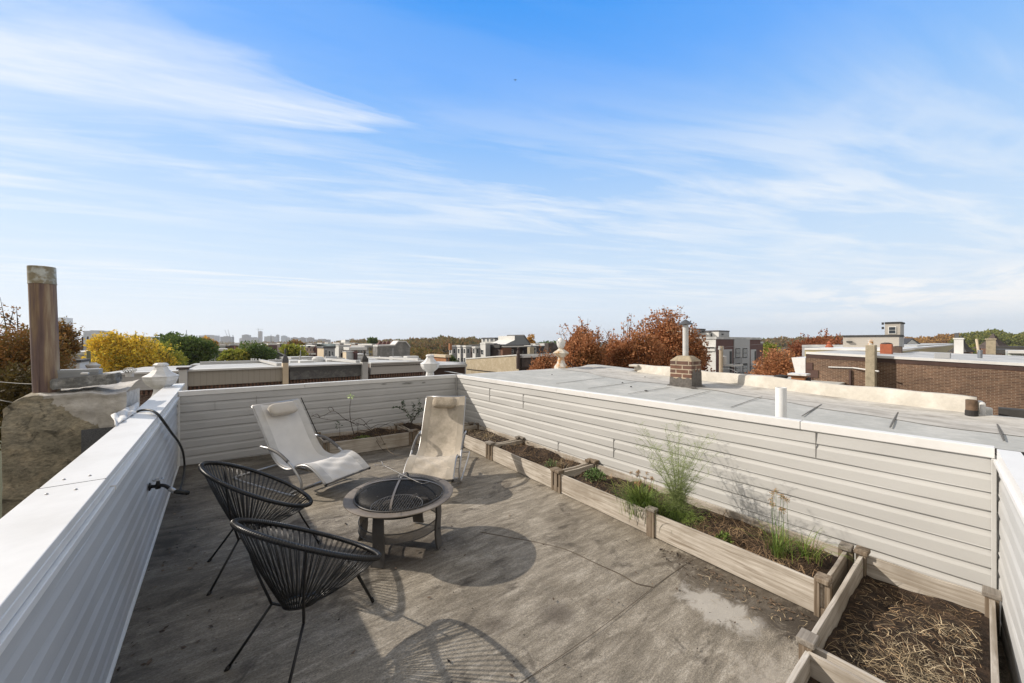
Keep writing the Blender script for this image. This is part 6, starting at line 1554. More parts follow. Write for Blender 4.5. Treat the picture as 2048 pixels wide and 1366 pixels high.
# grey gable behind the trees left of the cream pier
def gable(label, pa, pb, pyeave, pyridge, d, dep, wm, rm, apex=.5, name='house', wins=(), sm=None, pa_top=None):
    """end wall faces us (y const); roof ridge runs away from us"""
    A_ = P((pa + pb) / 2, pyeave, d); Y = A_.y; A_ = ony(pa, pyeave, Y); B_ = ony(pb, pyeave, Y); dd_ = A_.x * FW.x + A_.y * FW.y; M_ = A_.lerp(B_, apex); zr = EYE - (pyridge - CY) / FPX * (M_.x * FW.x + M_.y * FW.y); ze = A_.z
    e = empty(name, label, 'house', (M_.x, Y + dep / 2, GZ)); s = MB()
    s.add([(A_.x, Y, GZ), (B_.x, Y, GZ), (B_.x, Y, ze), (M_.x, Y, zr), (A_.x, Y, ze), (A_.x, Y + dep, GZ), (B_.x, Y + dep, GZ), (B_.x, Y + dep, ze), (M_.x, Y + dep, zr), (A_.x, Y + dep, ze)], [(0, 1, 2, 3, 4), (6, 5, 9, 8, 7), (1, 6, 7, 2)]); s.add([(A_.x, Y, GZ), (A_.x, Y + dep, GZ), (A_.x, Y + dep, ze), (A_.x, Y, ze)], [(0, 3, 2, 1)], 1)
    s.build('wall', [wm, sm or wm], e); s = MB(); t = max(.12, .0006 * dd_ * 3); o_ = t
    for (p, q) in (((A_.x - o_, ze - o_ * .3), (M_.x, zr)), ((M_.x, zr), (B_.x + o_, ze - o_ * .3))):
        vs = [(p[0], Y - o_, p[1]), (q[0], Y - o_, q[1]), (q[0], Y + dep, q[1]), (p[0], Y + dep, p[1])]; s.add(vs + [(v[0], v[1], v[2] + t) for v in vs], [(3, 2, 1, 0), (4, 5, 6, 7), (0, 1, 5, 4), (1, 2, 6, 5), (2, 3, 7, 6), (3, 0, 4, 7)])
    s.build('roof', rm, e); inf = dict(e=e, C=Vector((A_.x, Y, ze)))
    for w_ in wins: window(inf, *w_)
    return inf
gable('dark grey gable end with a sloping roof right of the bright green tree', 478, 585, 722, 690, 50, 10, m_dgrey, m_greyl, .42)
# pink / cream row houses in the middle distance
GM = 'pale row houses in the middle distance'
for k, (pa, pb, fm_, lb) in enumerate([(582, 596, m_yellow, 'leftmost, yellowish house of the pale row, half behind the olive tree'), (596, 604, m_pink, 'narrow pink house second from the left in the pale row'), (604, 618, m_pink, 'pink house with a white porch in the middle of the pale row'), (618, 630, m_pink, 'rightmost pink house of the pale row beside the dark brick party wall')]):
    y_ = 84; hh_ = house(lb, None, pa, pb, 692.5 - k * .3, Y=y_, fm=fm_, rm=m_white, dep=10, roof_t=.3, over=.25, group=GM)
    a_ = pa + (pb - pa) * .2; b__ = pa + (pb - pa) * .75
    for (w0_, w1_) in ((a_, a_ + 2), (b__ - 1.2, b__ + .8)):
        window(hh_, 'F', w0_, w1_, 697, 702); window(hh_, 'F', w0_, w1_, 706, 711)
    s = MB(); A_ = ony(pa + 1, 706, y_); B_ = ony(pb - 1, 706, y_); s.box(A_.x, B_.x, y_ - 1.4, y_ - .1, A_.z - .3, A_.z); s.build('porch_roof', m_white, hh_['e'])
house('dark maroon brick party wall at the right end of the pink row', 629.5, 630, 635, 690.5, Y=83, fm=m_maroon, rm=m_white, dep=9, roof_t=.2)
hg = house('sunlit cream side wall and grey back of the gabled house in the middle distance', 634.5, 647.5, 670, 692.5, Y=62, fm=m_greyw, sm=m_cream, rm=m_dgrey, roof_t=.3, over=.1, drop=0, wins=[('F', 650.5, 653, 700, 710), ('F', 657, 660.5, 702, 713), ('F', 664, 666, 703, 713)])
s = MB(); a0, a1 = hg['C'].x - .1, hg['xr'] + .1; y0_, y1_ = hg['C'].y - .2, hg['yl']; zz = hg['z'] + .01; s.add([(a0, y0_, zz), (a1, y0_, zz), (a1, y1_, zz), (a0, y1_, zz), (a0 + 2.2, (y0_ + y1_) / 2, zz + .35), (a1 - 2.2, (y0_ + y1_) / 2, zz + .35)], [(0, 1, 5, 4), (1, 2, 5), (2, 3, 4, 5), (3, 0, 4), (3, 2, 1, 0)]); s.build('hip_roof', flat('green_grey_roof', (0.20, 0.235, 0.22)), hg['e'])
house('tall white and grey building right of the gabled cream house', 660, 677.5, 699.5, 690, Y=70, fm=m_greyl, sm=m_white, rm=m_greyl, roof_t=.2, wins=[('F', 681, 686, 706, 719), ('F', 681, 687, 702, 703.5)])
house('small penthouse box on the tall white and grey building', 683.5, 690.5, 698.5, 683.5, Y=72, fm=m_greyw, sm=m_white, rm=m_white, roof_t=.15, zb=2, dep=3, name='penthouse', cat='penthouse')
house('white stair bulkhead with pointed side left of the penthouse', 651, 656, 661.5, 685, Y=75, fm=m_white, rm=m_white, roof_t=.15, zb=1, dep=2.5, name='penthouse', cat='penthouse')
hb_ = house('brown brick house with a white window band in the middle distance', 699.5, 700, 731.5, 694.5, Y=66, fm=mat('brown_brick_far', (0.15, 0.085, 0.065), var=.2, scale=3), rm=m_white, dep=10, roof_t=.5, over=.2, wins=[('F', 716, 719, 700.5, 706), ('F', 720.5, 723.5, 700.5, 706), ('F', 725, 728, 700.5, 706)])
house('low white garage wall in front of the brown brick house', 712, 714, 737, 708.5, Y=58, fm=m_white, rm=m_greyl, dep=5, roof_t=.2)
for k, (pa, pb, fm_, lb) in enumerate([(731.5, 737.5, m_white, 'white bay-fronted house right of the brown brick house'), (738, 744, m_yellow, 'narrow yellow bay-fronted house'), (744.5, 753.5, m_cream, 'cream bay-fronted house beside the stone gable wall')]):
    h_ = house(lb, None, pa, pb, 691 + k * .5, Y=74, fm=fm_, rm=m_greyl, dep=9, roof_t=.3, over=.3, group=GM)
    for w0_ in (pa + 1.2, pb - 2.6):
        window(h_, 'F', w0_, w0_ + 1.5, 696, 701); window(h_, 'F', w0_, w0_ + 1.5, 706, 711)
# stone gable wall
def pts_on(Y, lst): return [ony(a, b__, Y) for a, b__ in lst]
Yg = 66; pl = pts_on(Yg, [(754.5, 725), (820, 725), (820, 695), (811.5, 684.3), (796, 684), (789, 691.8), (754.5, 693)])
e = empty('stone_house', 'house showing a big blank grey stone gable wall on the horizon', 'house', (pl[0].x + 3, Yg + 5, GZ)); s = MB(); n = len(pl)
for p in pl[:2]: p.z = GZ
s.add(pl + [p + Vector((0, 2.2, 0)) for p in pl], [tuple(range(n)), tuple(range(2 * n - 1, n - 1, -1))] + [(i, n + i, n + (i + 1) % n, (i + 1) % n) for i in range(n)]); s.build('wall', m_stone, e)
s = MB()
for a_, b__ in ((2, 3), (3, 4), (4, 5), (5, 6)): s.extr([(0, -.2, 0), (0, 2.4, 0), (0, 2.4, .25), (0, -.2, .25)], pl[a_], pl[b__])
s.build('roof_edge', m_white, e)
GD = 'dormers along the roofline beside the stone wall'
for k, px in enumerate((763, 771, 779, 787)):
    c = P(px, 690, 92); s = MB(); s.prism([(c.x - .9, c.y), (c.x + .9, c.y), (c.x + .9, c.y + 3), (c.x - .9, c.y + 3)], GZ, c.z - .8); s.lathe([(1.5, -.8), (1.2, 0), (.1, 1.0)], (c.x, c.y + 1, c.z), 4, rot=rad(45)); tag(s.build('roof_turret', flat('maroon_roof', (0.13, 0.06, 0.05))), ('leftmost', 'second', 'third', 'rightmost')[k] + ' of the four small maroon roof turrets behind the stone wall', 'turret', GD)
# townhouses right of centre
GT = 'grey and white townhouses before the autumn wood'
h_ = house('orange brick bay house at the left end of the grey townhouses', 884.5, 892, 898.5, 710, Y=52, fm=m_orange, rm=m_cream, roof_t=.4, over=.2, dep=6, wins=[('F', 893.5, 895, 715, 722)])
roofstuff('chimney_stack', 'thin brick chimney above the leftmost grey townhouse', 900.5, 687, 62, (.45, .45, 1.1), m_orange, 'chimney')
tw = [(898.5, 904, 914, 690.5, 60), (914.5, 921, 927, 690.5, 57), (926.5, 932, 941, 691, 54), (945, 951, 959.5, 693, 52)]
lbs = ['leftmost townhouse, white side and taupe front with a tall window', 'second townhouse from the left, white and grey with paired windows', 'third townhouse, narrow white side and grey bay front', 'fourth townhouse, lower, with white framed windows left of the tall white blocks']
for (l_, c_, r_, t_, Y_), lb in zip(tw, lbs):
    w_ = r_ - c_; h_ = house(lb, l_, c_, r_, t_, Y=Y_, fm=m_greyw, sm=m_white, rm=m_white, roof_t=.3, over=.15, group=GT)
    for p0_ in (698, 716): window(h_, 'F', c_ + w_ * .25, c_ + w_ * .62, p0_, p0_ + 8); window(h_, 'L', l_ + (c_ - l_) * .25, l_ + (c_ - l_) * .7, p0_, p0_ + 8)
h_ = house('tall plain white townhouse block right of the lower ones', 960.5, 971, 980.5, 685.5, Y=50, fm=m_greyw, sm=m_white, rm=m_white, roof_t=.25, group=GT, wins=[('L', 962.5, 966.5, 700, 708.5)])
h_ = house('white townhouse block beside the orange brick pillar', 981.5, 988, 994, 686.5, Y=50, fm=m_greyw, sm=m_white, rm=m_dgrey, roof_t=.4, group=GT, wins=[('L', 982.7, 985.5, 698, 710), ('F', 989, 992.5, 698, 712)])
house('orange brick pillar wall between white and dark houses', 994, 995, 999.5, 688, Y=50, fm=m_orange, rm=m_dgrey, roof_t=.3, dep=5)
house('long grey flat building rising behind the townhouses', 963, 989, 1014.5, 675, Y=85, fm=m_greyw, sm=m_lapw, rm=m_dgrey, roof_t=.4, wins=[('L', 966, 970, 678, 683), ('L', 974, 978, 678, 683), ('L', 981, 987, 678, 683)])
# grey metal shed roof with white gable side
Y0 = 62; pl = pts_on(Y0, [(1029.5, 672), (1048, 671.5), (1060.5, 688.5), (1060.5, 690), (1010, 690), (1010, 688)])
e = empty('metal_roof_house', 'grey metal-clad rooftop extension with a steep right slope', 'house', (pl[0].x, Y0 + 3, 0)); s = MB(); pl = pts_on(Y0, [(1008, 690), (1060.5, 690), (1048, 672), (1029.5, 671.5), (1029.5, 680)]); n = 5
s.add(pl + [p + Vector((0, 6, 0)) for p in pl], [tuple(range(n)), tuple(range(2 * n - 1, n - 1, -1))] + [(i, n + i, n + (i + 1) % n, (i + 1) % n) for i in range(n)], 0); s.m[-2] = 1; s.m[-1] = 1
s.build('shell', [m_lapgr, m_white], e)
s = MB(); s.extr([(0, -.1, 0), (0, 6.1, 0), (0, 6.1, .3), (0, -.1, .3)], pl[2], pl[1]); s.build('roof_trim', m_dgrey, e)
h_ = house('long dark-roofed brown row with bay windows below the metal roof', 998, 1000, 1061, 689.5, Y=48, fm=m_brownr, sm=m_brownr, rm=m_roofdk, dep=9, roof_t=.5, over=.3, wins=[('F', 1003, 1006.5, 702, 709), ('F', 1010, 1013, 702, 709), ('F', 1022, 1026, 700, 706), ('F', 1046, 1050, 702, 710)])
s = MB(); A_ = ony(1001, 692.5, 48); B_ = ony(1060, 692.5, 48); s.box(A_.x, B_.x, 47.3, 47.9, A_.z - .15, A_.z + .06); s.build('white_gutter', m_white, h_['e'])
s = MB(); A_ = ony(1000.5, 694, 48); B_ = ony(1018, 694, 48); s.box(A_.x, B_.x, 47.35, 47.95, A_.z - 1.4, A_.z - .1); s.build('brick_bay', flat('brown_bay', (0.17, 0.085, 0.055)), h_['e'])
h_ = house('dark mansard row with white dormers left of the rust-brown trees', 1061, 1062, 1117, 691, Y=46, fm=flat('slate_brown', (0.07, 0.062, 0.065)), rm=m_white, dep=9, roof_t=.12, over=.2, wins=[('F', 1064, 1071, 695, 709), ('F', 1087.5, 1090.5, 699, 704), ('F', 1105.5, 1108, 698, 703)])
roofstuff('chimney_stack', 'dark brick chimney rising from the mansard row', 1098, 686, 53, (1.0, .8, 5.5), m_brownr, 'chimney'); roofstuff('chimney_stack', 'cream chimney between the brown row and the mansard row', 1061.5, 694, 52, (.8, .6, 4.5), m_conc, 'chimney')
c = P(1104.5, 690, 56); s = MB(); s.lathe([(1.3, 0), (1.2, .2), (.05, 1.1)], (c.x, c.y, c.z - .6), 4, rot=rad(45)); s.box(c.x - .8, c.x + .8, c.y - .8, c.y + .8, GZ, c.z - .6); tag(s.build('roof_turret', m_brownr), 'dark pyramid-roofed turret at the right end of the mansard row', 'turret')
# apartment block in white, maroon and grey
hm = house('modern apartment block with white side wall and maroon and grey front with balconies', 1338, 1432, 1521, 673.5, Y=24, fm=m_maroon, sm=m_lapw, rm=m_rooflight, roof_t=.35, over=.12, name='apartment_block', cat='apartment block', wins=[('L', 1401.5, 1409.5, 699, 714.5)], wf=m_frameb)
Y0 = 24; e = hm['e']; A_ = ony(1467, 678, Y0); B_ = ony(1498, 678, Y0)
s = MB(); s.box(A_.x, B_.x, Y0 - .12, Y0 - .004, GZ, hm['z'] - .36); s.build('grey_bay', m_lapg, e)
inf = dict(e=e, C=Vector((0, Y0 - .12, 0)))
for p0_ in (698, 728.5):
    for a_, b__ in ((1471.5, 1479.3), (1485.8, 1493.5)): window(inf, 'F', a_, b__, p0_, p0_ + 16.5, None, m_frameb)
for a_, b__ in ((1446, 1464), (1501, 1512)):
    for p0_, p1_ in ((699, 728), (730, 757)):
        A_ = ony(a_, p0_, Y0); B_ = ony(b__, p0_, Y0); zt_ = A_.z; zb_ = EYE - (p1_ - CY) / FPX * ((A_.x + B_.x) / 2 * FW.x + Y0 * FW.y)
        s = MB(); s.box(A_.x, B_.x, Y0 - .03, Y0 - .004, zb_, zt_); bc_ = s.build('balcony', m_lapg if p0_ > 0 else m_lapg, e)
        s = MB(); s.box(A_.x - .15, B_.x + .15, Y0 - 1.5, Y0 - .035, zb_ - .25, zb_ - .02); s.build('slab', m_white, bc_)
        s = MB(); w_ = B_.x - A_.x; s.box(B_.x - w_ * .30, B_.x - w_ * .05, Y0 - .05, Y0 - .031, zb_, zt_ - .3); s.build('door', m_frameb, bc_)
        s = MB(); s.box(A_.x - .12, B_.x + .12, Y0 - 1.46, Y0 - 1.42, zb_ + .95, zb_ + 1.0)
        for k in range(int(w_ / .35) + 1): s.box(A_.x - .12 + k * .35, A_.x - .09 + k * .35, Y0 - 1.455, Y0 - 1.425, zb_ - .02, zb_ + .95)
        s.build('railing', m_frameb, bc_)
s = MB(); q0 = onx(1385, 690, hm['C'].x); q1 = onx(1431, 690, hm['C'].x); s.box(hm['C'].x - .25, hm['C'].x - .004, q1.y, q0.y + 12, q1.z - .9, q1.z - .25); s.build('ledge', m_white, e)
s = MB(); s.box(hm['C'].x - .35, hm['C'].x - .26, q1.y + .1, q0.y + 12, q1.z - .45, q1.z - .30); s.build('gutter', m_gap, e)
s = MB(); s.box(hm['C'].x - .08, hm['C'].x - .004, hm['C'].y + .003, hm['C'].y + .5, GZ, hm['z'] - .5); s.build('corner_board', m_white, e)
hm2 = house('maroon right-hand stub of the apartment block', 1520, 1520.3, 1526, 683.5, Y=24.4, fm=m_maroon, rm=m_greyl, dep=6, roof_t=.3, name='apartment_wing', cat='apartment block')
for (l_, c_, r_, t_, lb) in ((1360, 1384.5, 1410.5, 656.5, 'left rooftop stair box of the apartment block, grey front with one round light'), (1412, 1437.5, 1458.5, 660.5, 'right rooftop stair box of the apartment block, lower with a small window')):
    h_ = house(lb, None, c_, r_, t_, d=66, fm=m_greyw, sm=m_lapw, rm=m_dgrey, dep=4, roof_t=.25, zb=1.5, name='penthouse', cat='penthouse', wins=([('L', 1420, 1425, 667, 673)] if l_ > 1400 else []))
    c__ = ony(c_ + (r_ - c_) * .3, t_ + 8, h_['C'].y); s = MB(); s.lathe([(.2, -.1), (.2, .1)], (c__.x, h_['C'].y - .1, c__.z), 8); s.build('round_light', m_frameb, h_['e'])
q0 = ony(1413, 663, 40); house('white low wing between the two rooftop stair boxes', None, 1417, 1437, 663, d=66.5, fm=m_white, rm=m_dgrey, dep=3, roof_t=.2, zb=1.5, name='penthouse', cat='penthouse')
# utility pole with transformer and wires
c = P(1442, 692, 26); e = empty('utility_pole', 'wooden utility pole with transformer in front of the apartment block', 'utility pole', (c.x, c.y, GZ))
s = MB(); s.lathe([(.15, GZ - c.z), (.12, 0)], c, 10); s.build('pole', flat('pole_wood', (0.40, 0.33, 0.24)), e)
s = MB(); s.lathe([(.17, -1.35), (.2, -1.3), (.2, -.75), (.1, -.7)], (c.x + .38, c.y, c.z), 10); s.build('transformer', m_greyl, e)
s = MB(); s.cbox((c.x, c.y, c.z - .2), (.7, .1, .1)); s.cbox((c.x - .28, c.y, c.z - .1), (.08, .08, .2)); s.cbox((c.x + .28, c.y, c.z - .1), (.08, .08, .2)); s.build('cross_arm', m_greyl, e)
def wire(label, pts, r_=.008):
    s = MB(); s.tube(spline(pts, 6), r_, 4); tag(s.build('cable', flat('cable', (0.35, 0.34, 0.32))), label, 'cable')
wire('sagging wire from the utility pole to the apartment block', [Vector((c.x, c.y, c.z - .1)), P(1500, 690, 32), P(1530, 688, 40)])
wire('wire from the utility pole down behind the pale curb', [Vector((c.x, c.y, c.z - 1.6)), P(1460, 738, 22), P(1475, 745, 19)])
wire('pale overhead wire crossing the trees at the left edge', [P(-10, 763, 9.0), P(40, 767, 9.0), P(72, 768, 9.0)], .009)
wire('lower overhead wire at the left edge above the chimney', [P(-10, 798, 9.0), P(20, 804, 9.0), P(70, 812, 9.2)], .008)
wire('grey service line resting along the outer side of the pale curb', [P(1400, 742, 9), P(1470, 752, 8.6), P(1530, 757, 8.3), P(1580, 766, 8)], .012)

# --- brick party wall block at the right
XB = 26.0
yn = onx(2048, 729, XB).y - 14; yf_ = onx(1612, 704, XB).y; z_at = lambda y: .72 + .044 * (y + 1.07)
e = empty('brick_rowhouse', 'long brown brick side wall of the next house block with white roof edge', 'house', (XB + 6, 2, GZ)); nbk = e
s = MB(); W2_ = 16
s.add([(XB, yn, GZ), (XB, yf_, GZ), (XB, yf_, z_at(yf_) - .05), (XB, yn, z_at(yn) - .05), (XB + W2_, yn, GZ), (XB + W2_, yf_, GZ), (XB + W2_, yf_, z_at(yf_) - .05), (XB + W2_, yn, z_at(yn) - .05)], [(0, 3, 2, 1), (4, 5, 6, 7), (1, 2, 6, 5), (0, 4, 7, 3), (3, 7, 6, 2)]); s.build('wall', m_brickb, e)
def bandx(name, z0, z1, x0_, m, ya=yn, yb_=yf_, w_=.0):
    s = MB(); s.add([(x0_, ya, z_at(ya) + z0), (x0_, yb_, z_at(yb_) + z0), (x0_, yb_, z_at(yb_) + z1), (x0_, ya, z_at(ya) + z1), (XB + w_, ya, z_at(ya) + z0), (XB + w_, yb_, z_at(yb_) + z0), (XB + w_, yb_, z_at(yb_) + z1), (XB + w_, ya, z_at(ya) + z1)], [(0, 3, 2, 1), (4, 5, 6, 7), (1, 2, 6, 5), (0, 4, 7, 3), (3, 7, 6, 2), (0, 1, 5, 4)]); return s.build(name, m, e)
bandx('roof_edge', -.12, .0, XB - .06, m_cap, w_=.25); bandx('rusty_flashing', -.33, -.123, XB - .02, flat('rusty_flashing', (0.075, 0.045, 0.038), var=.3), w_=-.003)
s = MB(); s.add([(XB + .26, yn, z_at(yn) - .03), (XB + .26, yf_, z_at(yf_) - .03), (XB + W2_, yf_, z_at(yf_) - .03), (XB + W2_, yn, z_at(yn) - .03)], [(0, 3, 2, 1)]); s.build('roof', m_rooflight, e)
s = MB()
for k in range(8):
    zq = z_at(yf_) - .6 - k * .42; s.box(XB - .045, XB - .004, yf_ - (.55 if k % 2 else .30), yf_ + .01, zq - .40, zq)
s.build('quoins', flat('quoin', (0.095, 0.055, 0.045)), e)
s = MB(); s.box(XB - .02, XB + 8, yf_ + .02, yf_ + .40, z_at(yf_) - 3.2, z_at(yf_) - 1.6); s.build('bay', m_white, e)
s = MB(); s.add([(XB - .03, yf_ + .02, z_at(yf_) - 1.6), (XB - .03, yf_ + .40, z_at(yf_) - 1.6), (XB - .03, yf_ + .63, z_at(yf_) - .55), (XB - .03, yf_ + .67, z_at(yf_) - .35), (XB - .03, yf_ + .02, z_at(yf_) - .35)] + [(XB + 8, yf_ + .02, z_at(yf_) - 1.6), (XB + 8, yf_ + .40, z_at(yf_) - 1.6), (XB + 8, yf_ + .63, z_at(yf_) - .55), (XB + 8, yf_ + .67, z_at(yf_) - .35), (XB + 8, yf_ + .02, z_at(yf_) - .35)], [(4, 3, 2, 1, 0), (5, 6, 7, 8, 9)] + [(i, (i + 1) % 5, 5 + (i + 1) % 5, 5 + i) for i in range(5)]); s.build('cornice', m_cap, e)
p = onx(1738, 700, XB); A_ = onx(1729, 700, XB - .8); B_ = onx(1747, 700, XB - .8)
fl2 = empty('concrete_flue', 'tall pale concrete chimney flue standing against the brown brick wall', 'chimney', (XB - .4, p.y, GZ))
s = MB(); dd_ = (XB - .8) * FW.x + p.y * FW.y; zt_ = EYE - (690 - CY) / FPX * dd_; s.box(XB - .62, XB - .004, B_.y - .03, A_.y, GZ, zt_); s.build('shaft', m_conc, fl2, bevel=.03)
s = MB(); s.lathe([(.10, 0), (.10, .18), (.07, .18), (.07, .05)], (XB - .35, (A_.y + B_.y) / 2, zt_), 10); s.lathe([(.16, .22), (.03, .27)], (XB - .35, (A_.y + B_.y) / 2, zt_), 10); s.build('flue_cap', m_rustp, fl2)
s = MB(); a_ = onx(1657, 734, XB - .05); b__ = onx(1762, 741.5, XB - .05); s.tube([a_, a_.lerp(b__, .5) + Vector((0, 0, .05)), b__ + Vector((-.6, 0, 0))], .035, 6); s.build('horizontal_pipe', m_flash, e)
s = MB(); a_ = onx(1701, 740, XB - .05); s.tube([a_, a_ - Vector((0, 0, 4))], .05, 6); s.build('downpipe', flat('brown_pipe', (0.08, 0.05, 0.045)), e)
# things on and behind that roof
def roofpot(px, pyt, pyb, d, w_, m, label, knob=True):
    c = P(px, pyb, d); h_ = (pyb - pyt) * d / FPX; e_ = empty('terracotta_chimney' if knob else 'chimney_stack', label, 'chimney', c); s = MB(); s.box(c.x - w_ / 2, c.x + w_ / 2, c.y - w_ / 2, c.y + w_ / 2, c.z - .3, c.z + h_ * (.35 if knob else .86)); s.build('base', m, e_, bevel=.02)
    s = MB()
    if knob: s.lathe([(w_ * .62, h_ * .36), (w_ * .66, h_ * .46), (w_ * .34, h_ * .68), (w_ * .30, h_ * .72), (w_ * .48, h_ * .78), (w_ * .2, h_ * .92), (w_ * .05, h_)], c, 10)
    else: s.lathe([(w_ * .5, h_ * .861), (w_ * .55, h_ * .92), (w_ * .2, h_)], c, 6)
    s.build('top', m if knob else m_brownr, e_); return e_
roofpot(1658.5, 682, 702, 31, .42, m_terra, 'terracotta chimney pot with pointed top on the roof behind the brick wall')
roofpot(1773, 685, 707, 22, .50, m_terra, 'stout red painted chimney right of the concrete flue', False)
roofpot(1795, 692, 702, 24, .42, mat('dark_brick_far', (0.10, 0.07, 0.055), var=.3, scale=6), 'squat dark brick chimney right of the red one', False)
roofstuff('roof_hatch', 'small terracotta coloured hatch behind the pointed chimney pot', 1679, 696, 34, (.9, .7, .2), m_terra, 'hatch'); roofstuff('roof_hatch', 'flat maroon hatch left of the concrete flue', 1712, 694, 34, (1.2, .7, .18), m_maroon, 'hatch')
house('white-edged flat roof stepping up behind the brick wall', 1667, 1667.2, 1729, 697.5, d=33, fm=m_greyl, rm=m_cap, dep=1.2, roof_t=.12)
hz_ = house('grey-beige sided house with dark roof trim rising behind the brick wall', 1686, 1798, 1806, 669.5, d=30.6, fm=m_lapg, sm=m_lapb, rm=m_frameb, roof_t=.16, over=.06)
ht = house('square stair tower with a white framed window on the grey-beige house', 1769.5, 1800.6, 1808, 643.5, d=31.2, fm=m_lapg, sm=m_lapb, rm=m_frameb, roof_t=.14, over=.06, name='stair_tower', cat='stair tower', wins=[('L', 1778, 1791, 654, 666.5)])
s = MB(); q0 = onx(1767, 657, ht['C'].x); 
for py_ in (647, 656): q0 = onx(1768.5, py_, ht['C'].x); s.cbox((q0.x + .1, q0.y + .1, q0.z), (.12, .14, .2))
s.build('wall_lights', m_frameb, ht['e'])
s = MB(); q0 = onx(1697, 685, hz_['C'].x); s.box(q0.x - .25, q0.x - .003, q0.y - .25, q0.y + .1, q0.z, q0.z + .12); s.build('vent_hood', m_frameb, hz_['e'])
gable('dark-roofed gable with white boards right of the stair tower', 1806, 1842, 692, 678, 60, 8, m_white, m_roofdk, .42)
house('low white parapet roof with tan ribbed panel right of the dark gable', 1800, 1801, 1908, 698, d=24, fm=lap_mat('tan_ribs', (0.42, 0.36, 0.20), .22, 0, .6), rm=m_cap, dep=5, roof_t=.14, over=.05)
house('wide pale flat roof stretching to the pointed dark roofs', 1832, 1833, 1915, 691, d=36, fm=m_greyw, rm=m_rooflight, dep=9, roof_t=.25)
roofstuff('hvac_unit', 'grey rooftop unit box on the pale flat roof', 1885, 706, 17.5, (.65, .5, .25), m_greyw, 'roof unit')
def spire(label, px0, px1, pyb, pyt, d, m): 
    c = P((px0 + px1) / 2, pyb, d); w_ = (px1 - px0) * d / FPX / 2; h_ = (pyb - pyt) * d / FPX; e_ = empty('pointed_roof_house', label, 'house', (c.x, c.y, GZ)); s = MB()
    s.lathe([(w_ * 1.0, 0), (w_ * .62, h_ * .22), (w_ * .3, h_ * .55), (.05, h_)], c, 4, rot=rad(20)); s.build('roof', m, e_); s = MB(); s.cbox((c.x, c.y, (GZ + c.z) / 2), (w_ * 1.2, w_ * 1.2, c.z - GZ), .2); s.build('wall', m_brickr, e_); return e_
spire('dark flared pyramid roof behind the white square chimney', 1903, 1943, 704, 672, 40, m_roofdk); spire('steep dark pointed roof behind the cream chimney at the right', 1957, 2016, 697, 667, 42, m_brownr)
def chim(label, px0, px1, pyt, pyb, d, m, capm): 
    c = P((px0 + px1) / 2, pyb, d); w_ = (px1 - px0) * d / FPX * .8; h_ = (pyb - pyt) * d / FPX; e_ = empty('chimney', label, 'chimney', c); s = MB(); s.box(c.x - w_ / 2, c.x + w_ / 2, c.y - w_ / 2, c.y + w_ / 2, c.z - 3, c.z + h_ * .82); s.build('shaft', m, e_); s = MB(); s.box(c.x - w_ * .6, c.x + w_ * .6, c.y - w_ * .6, c.y + w_ * .6, c.z + h_ * .821, c.z + h_); s.build('cap', capm, e_, bevel=.02)
chim('white square chimney before the dark flared roof', 1910, 1925, 676, 692, 26, m_white, m_white); chim('cream square chimney before the steep pointed roof', 1974, 1989, 677, 693, 28, m_conc, m_conc)
chim('dark round chimney pot on the white square chimney', 1910, 1917, 666, 676, 26.2, m_dgrey, m_dgrey)
c = P(1953, 678, 21); s = MB(); s.tube([c, P(1957, 704, 21)], .05, 6); tag(s.build('roof_mast', m_cream), 'leaning pale mast between the two pointed roofs', 'mast')
c = P(1960, 719, 19.5); s = MB(); s.lathe([(.085, 0), (.085, .46), (.095, .47), (.09, .5)], c, 12); tag(s.build('metal_flue', mat('zinc_pipe', (0.25, 0.27, 0.30), rough=.35, metal=.6)), 'short shiny metal flue on the brick block roof at the right', 'flue')
house('low house with orange brick wall and dark roof at the right', 1973, 2013, None, 699, d=30, fm=m_orange, rm=m_roofdk, xd=5, roof_t=.35, over=.25)
house('white and pale green boarded shed at the right picture edge', 2015, 2100, None, 702, d=26, fm=lap_mat('pale_boards', (0.50, 0.54, 0.48), .35, 1, .7), rm=m_white, xd=4, roof_t=.2, over=.2)
house('long dark flat-topped roof behind the boarded shed at the right edge', 1990, 2150, None, 693.5, d=36, fm=m_brickr, rm=m_roofdk, xd=7, roof_t=.45, over=.2)
# small shed on the near side of the brick wall
c = P(1601, 760, 17); e = empty('roof_chimney', 'small orange brick chimney with a white slab top just over the pale curb', 'chimney', (c.x, c.y, -1)); s = MB()
s.box(c.x - .22, c.x + .22, c.y - .2, c.y + .3, -1.2, c.z + .22); s.build('shaft', m_orange, e); s = MB(); s.box(c.x + .02, c.x + .5, c.y - .27, c.y + .2, -1.2, c.z + .10); s.build('tarred_side', m_gap, e); s = MB(); s.box(c.x - .36, c.x + .30, c.y - .3, c.y + .4, c.z + .221, c.z + .30); s.build('slab_top', m_cap, e)
c = P(1562, 756, 15); s = MB(); s.lathe([(.25, 0), (.30, .05), (.28, .10), (.05, .14)], c, 14, sy=.8); tag(s.build('roof_vent', m_gap), 'low dark mushroom vent just beyond the pale curb', 'vent')
house('roof hidden beyond the curb carrying the little chimney', 1545, 1545.5, 1700, 806, d=13, fm=m_brickr, rm=m_roofmem, dep=5, roof_t=.1)

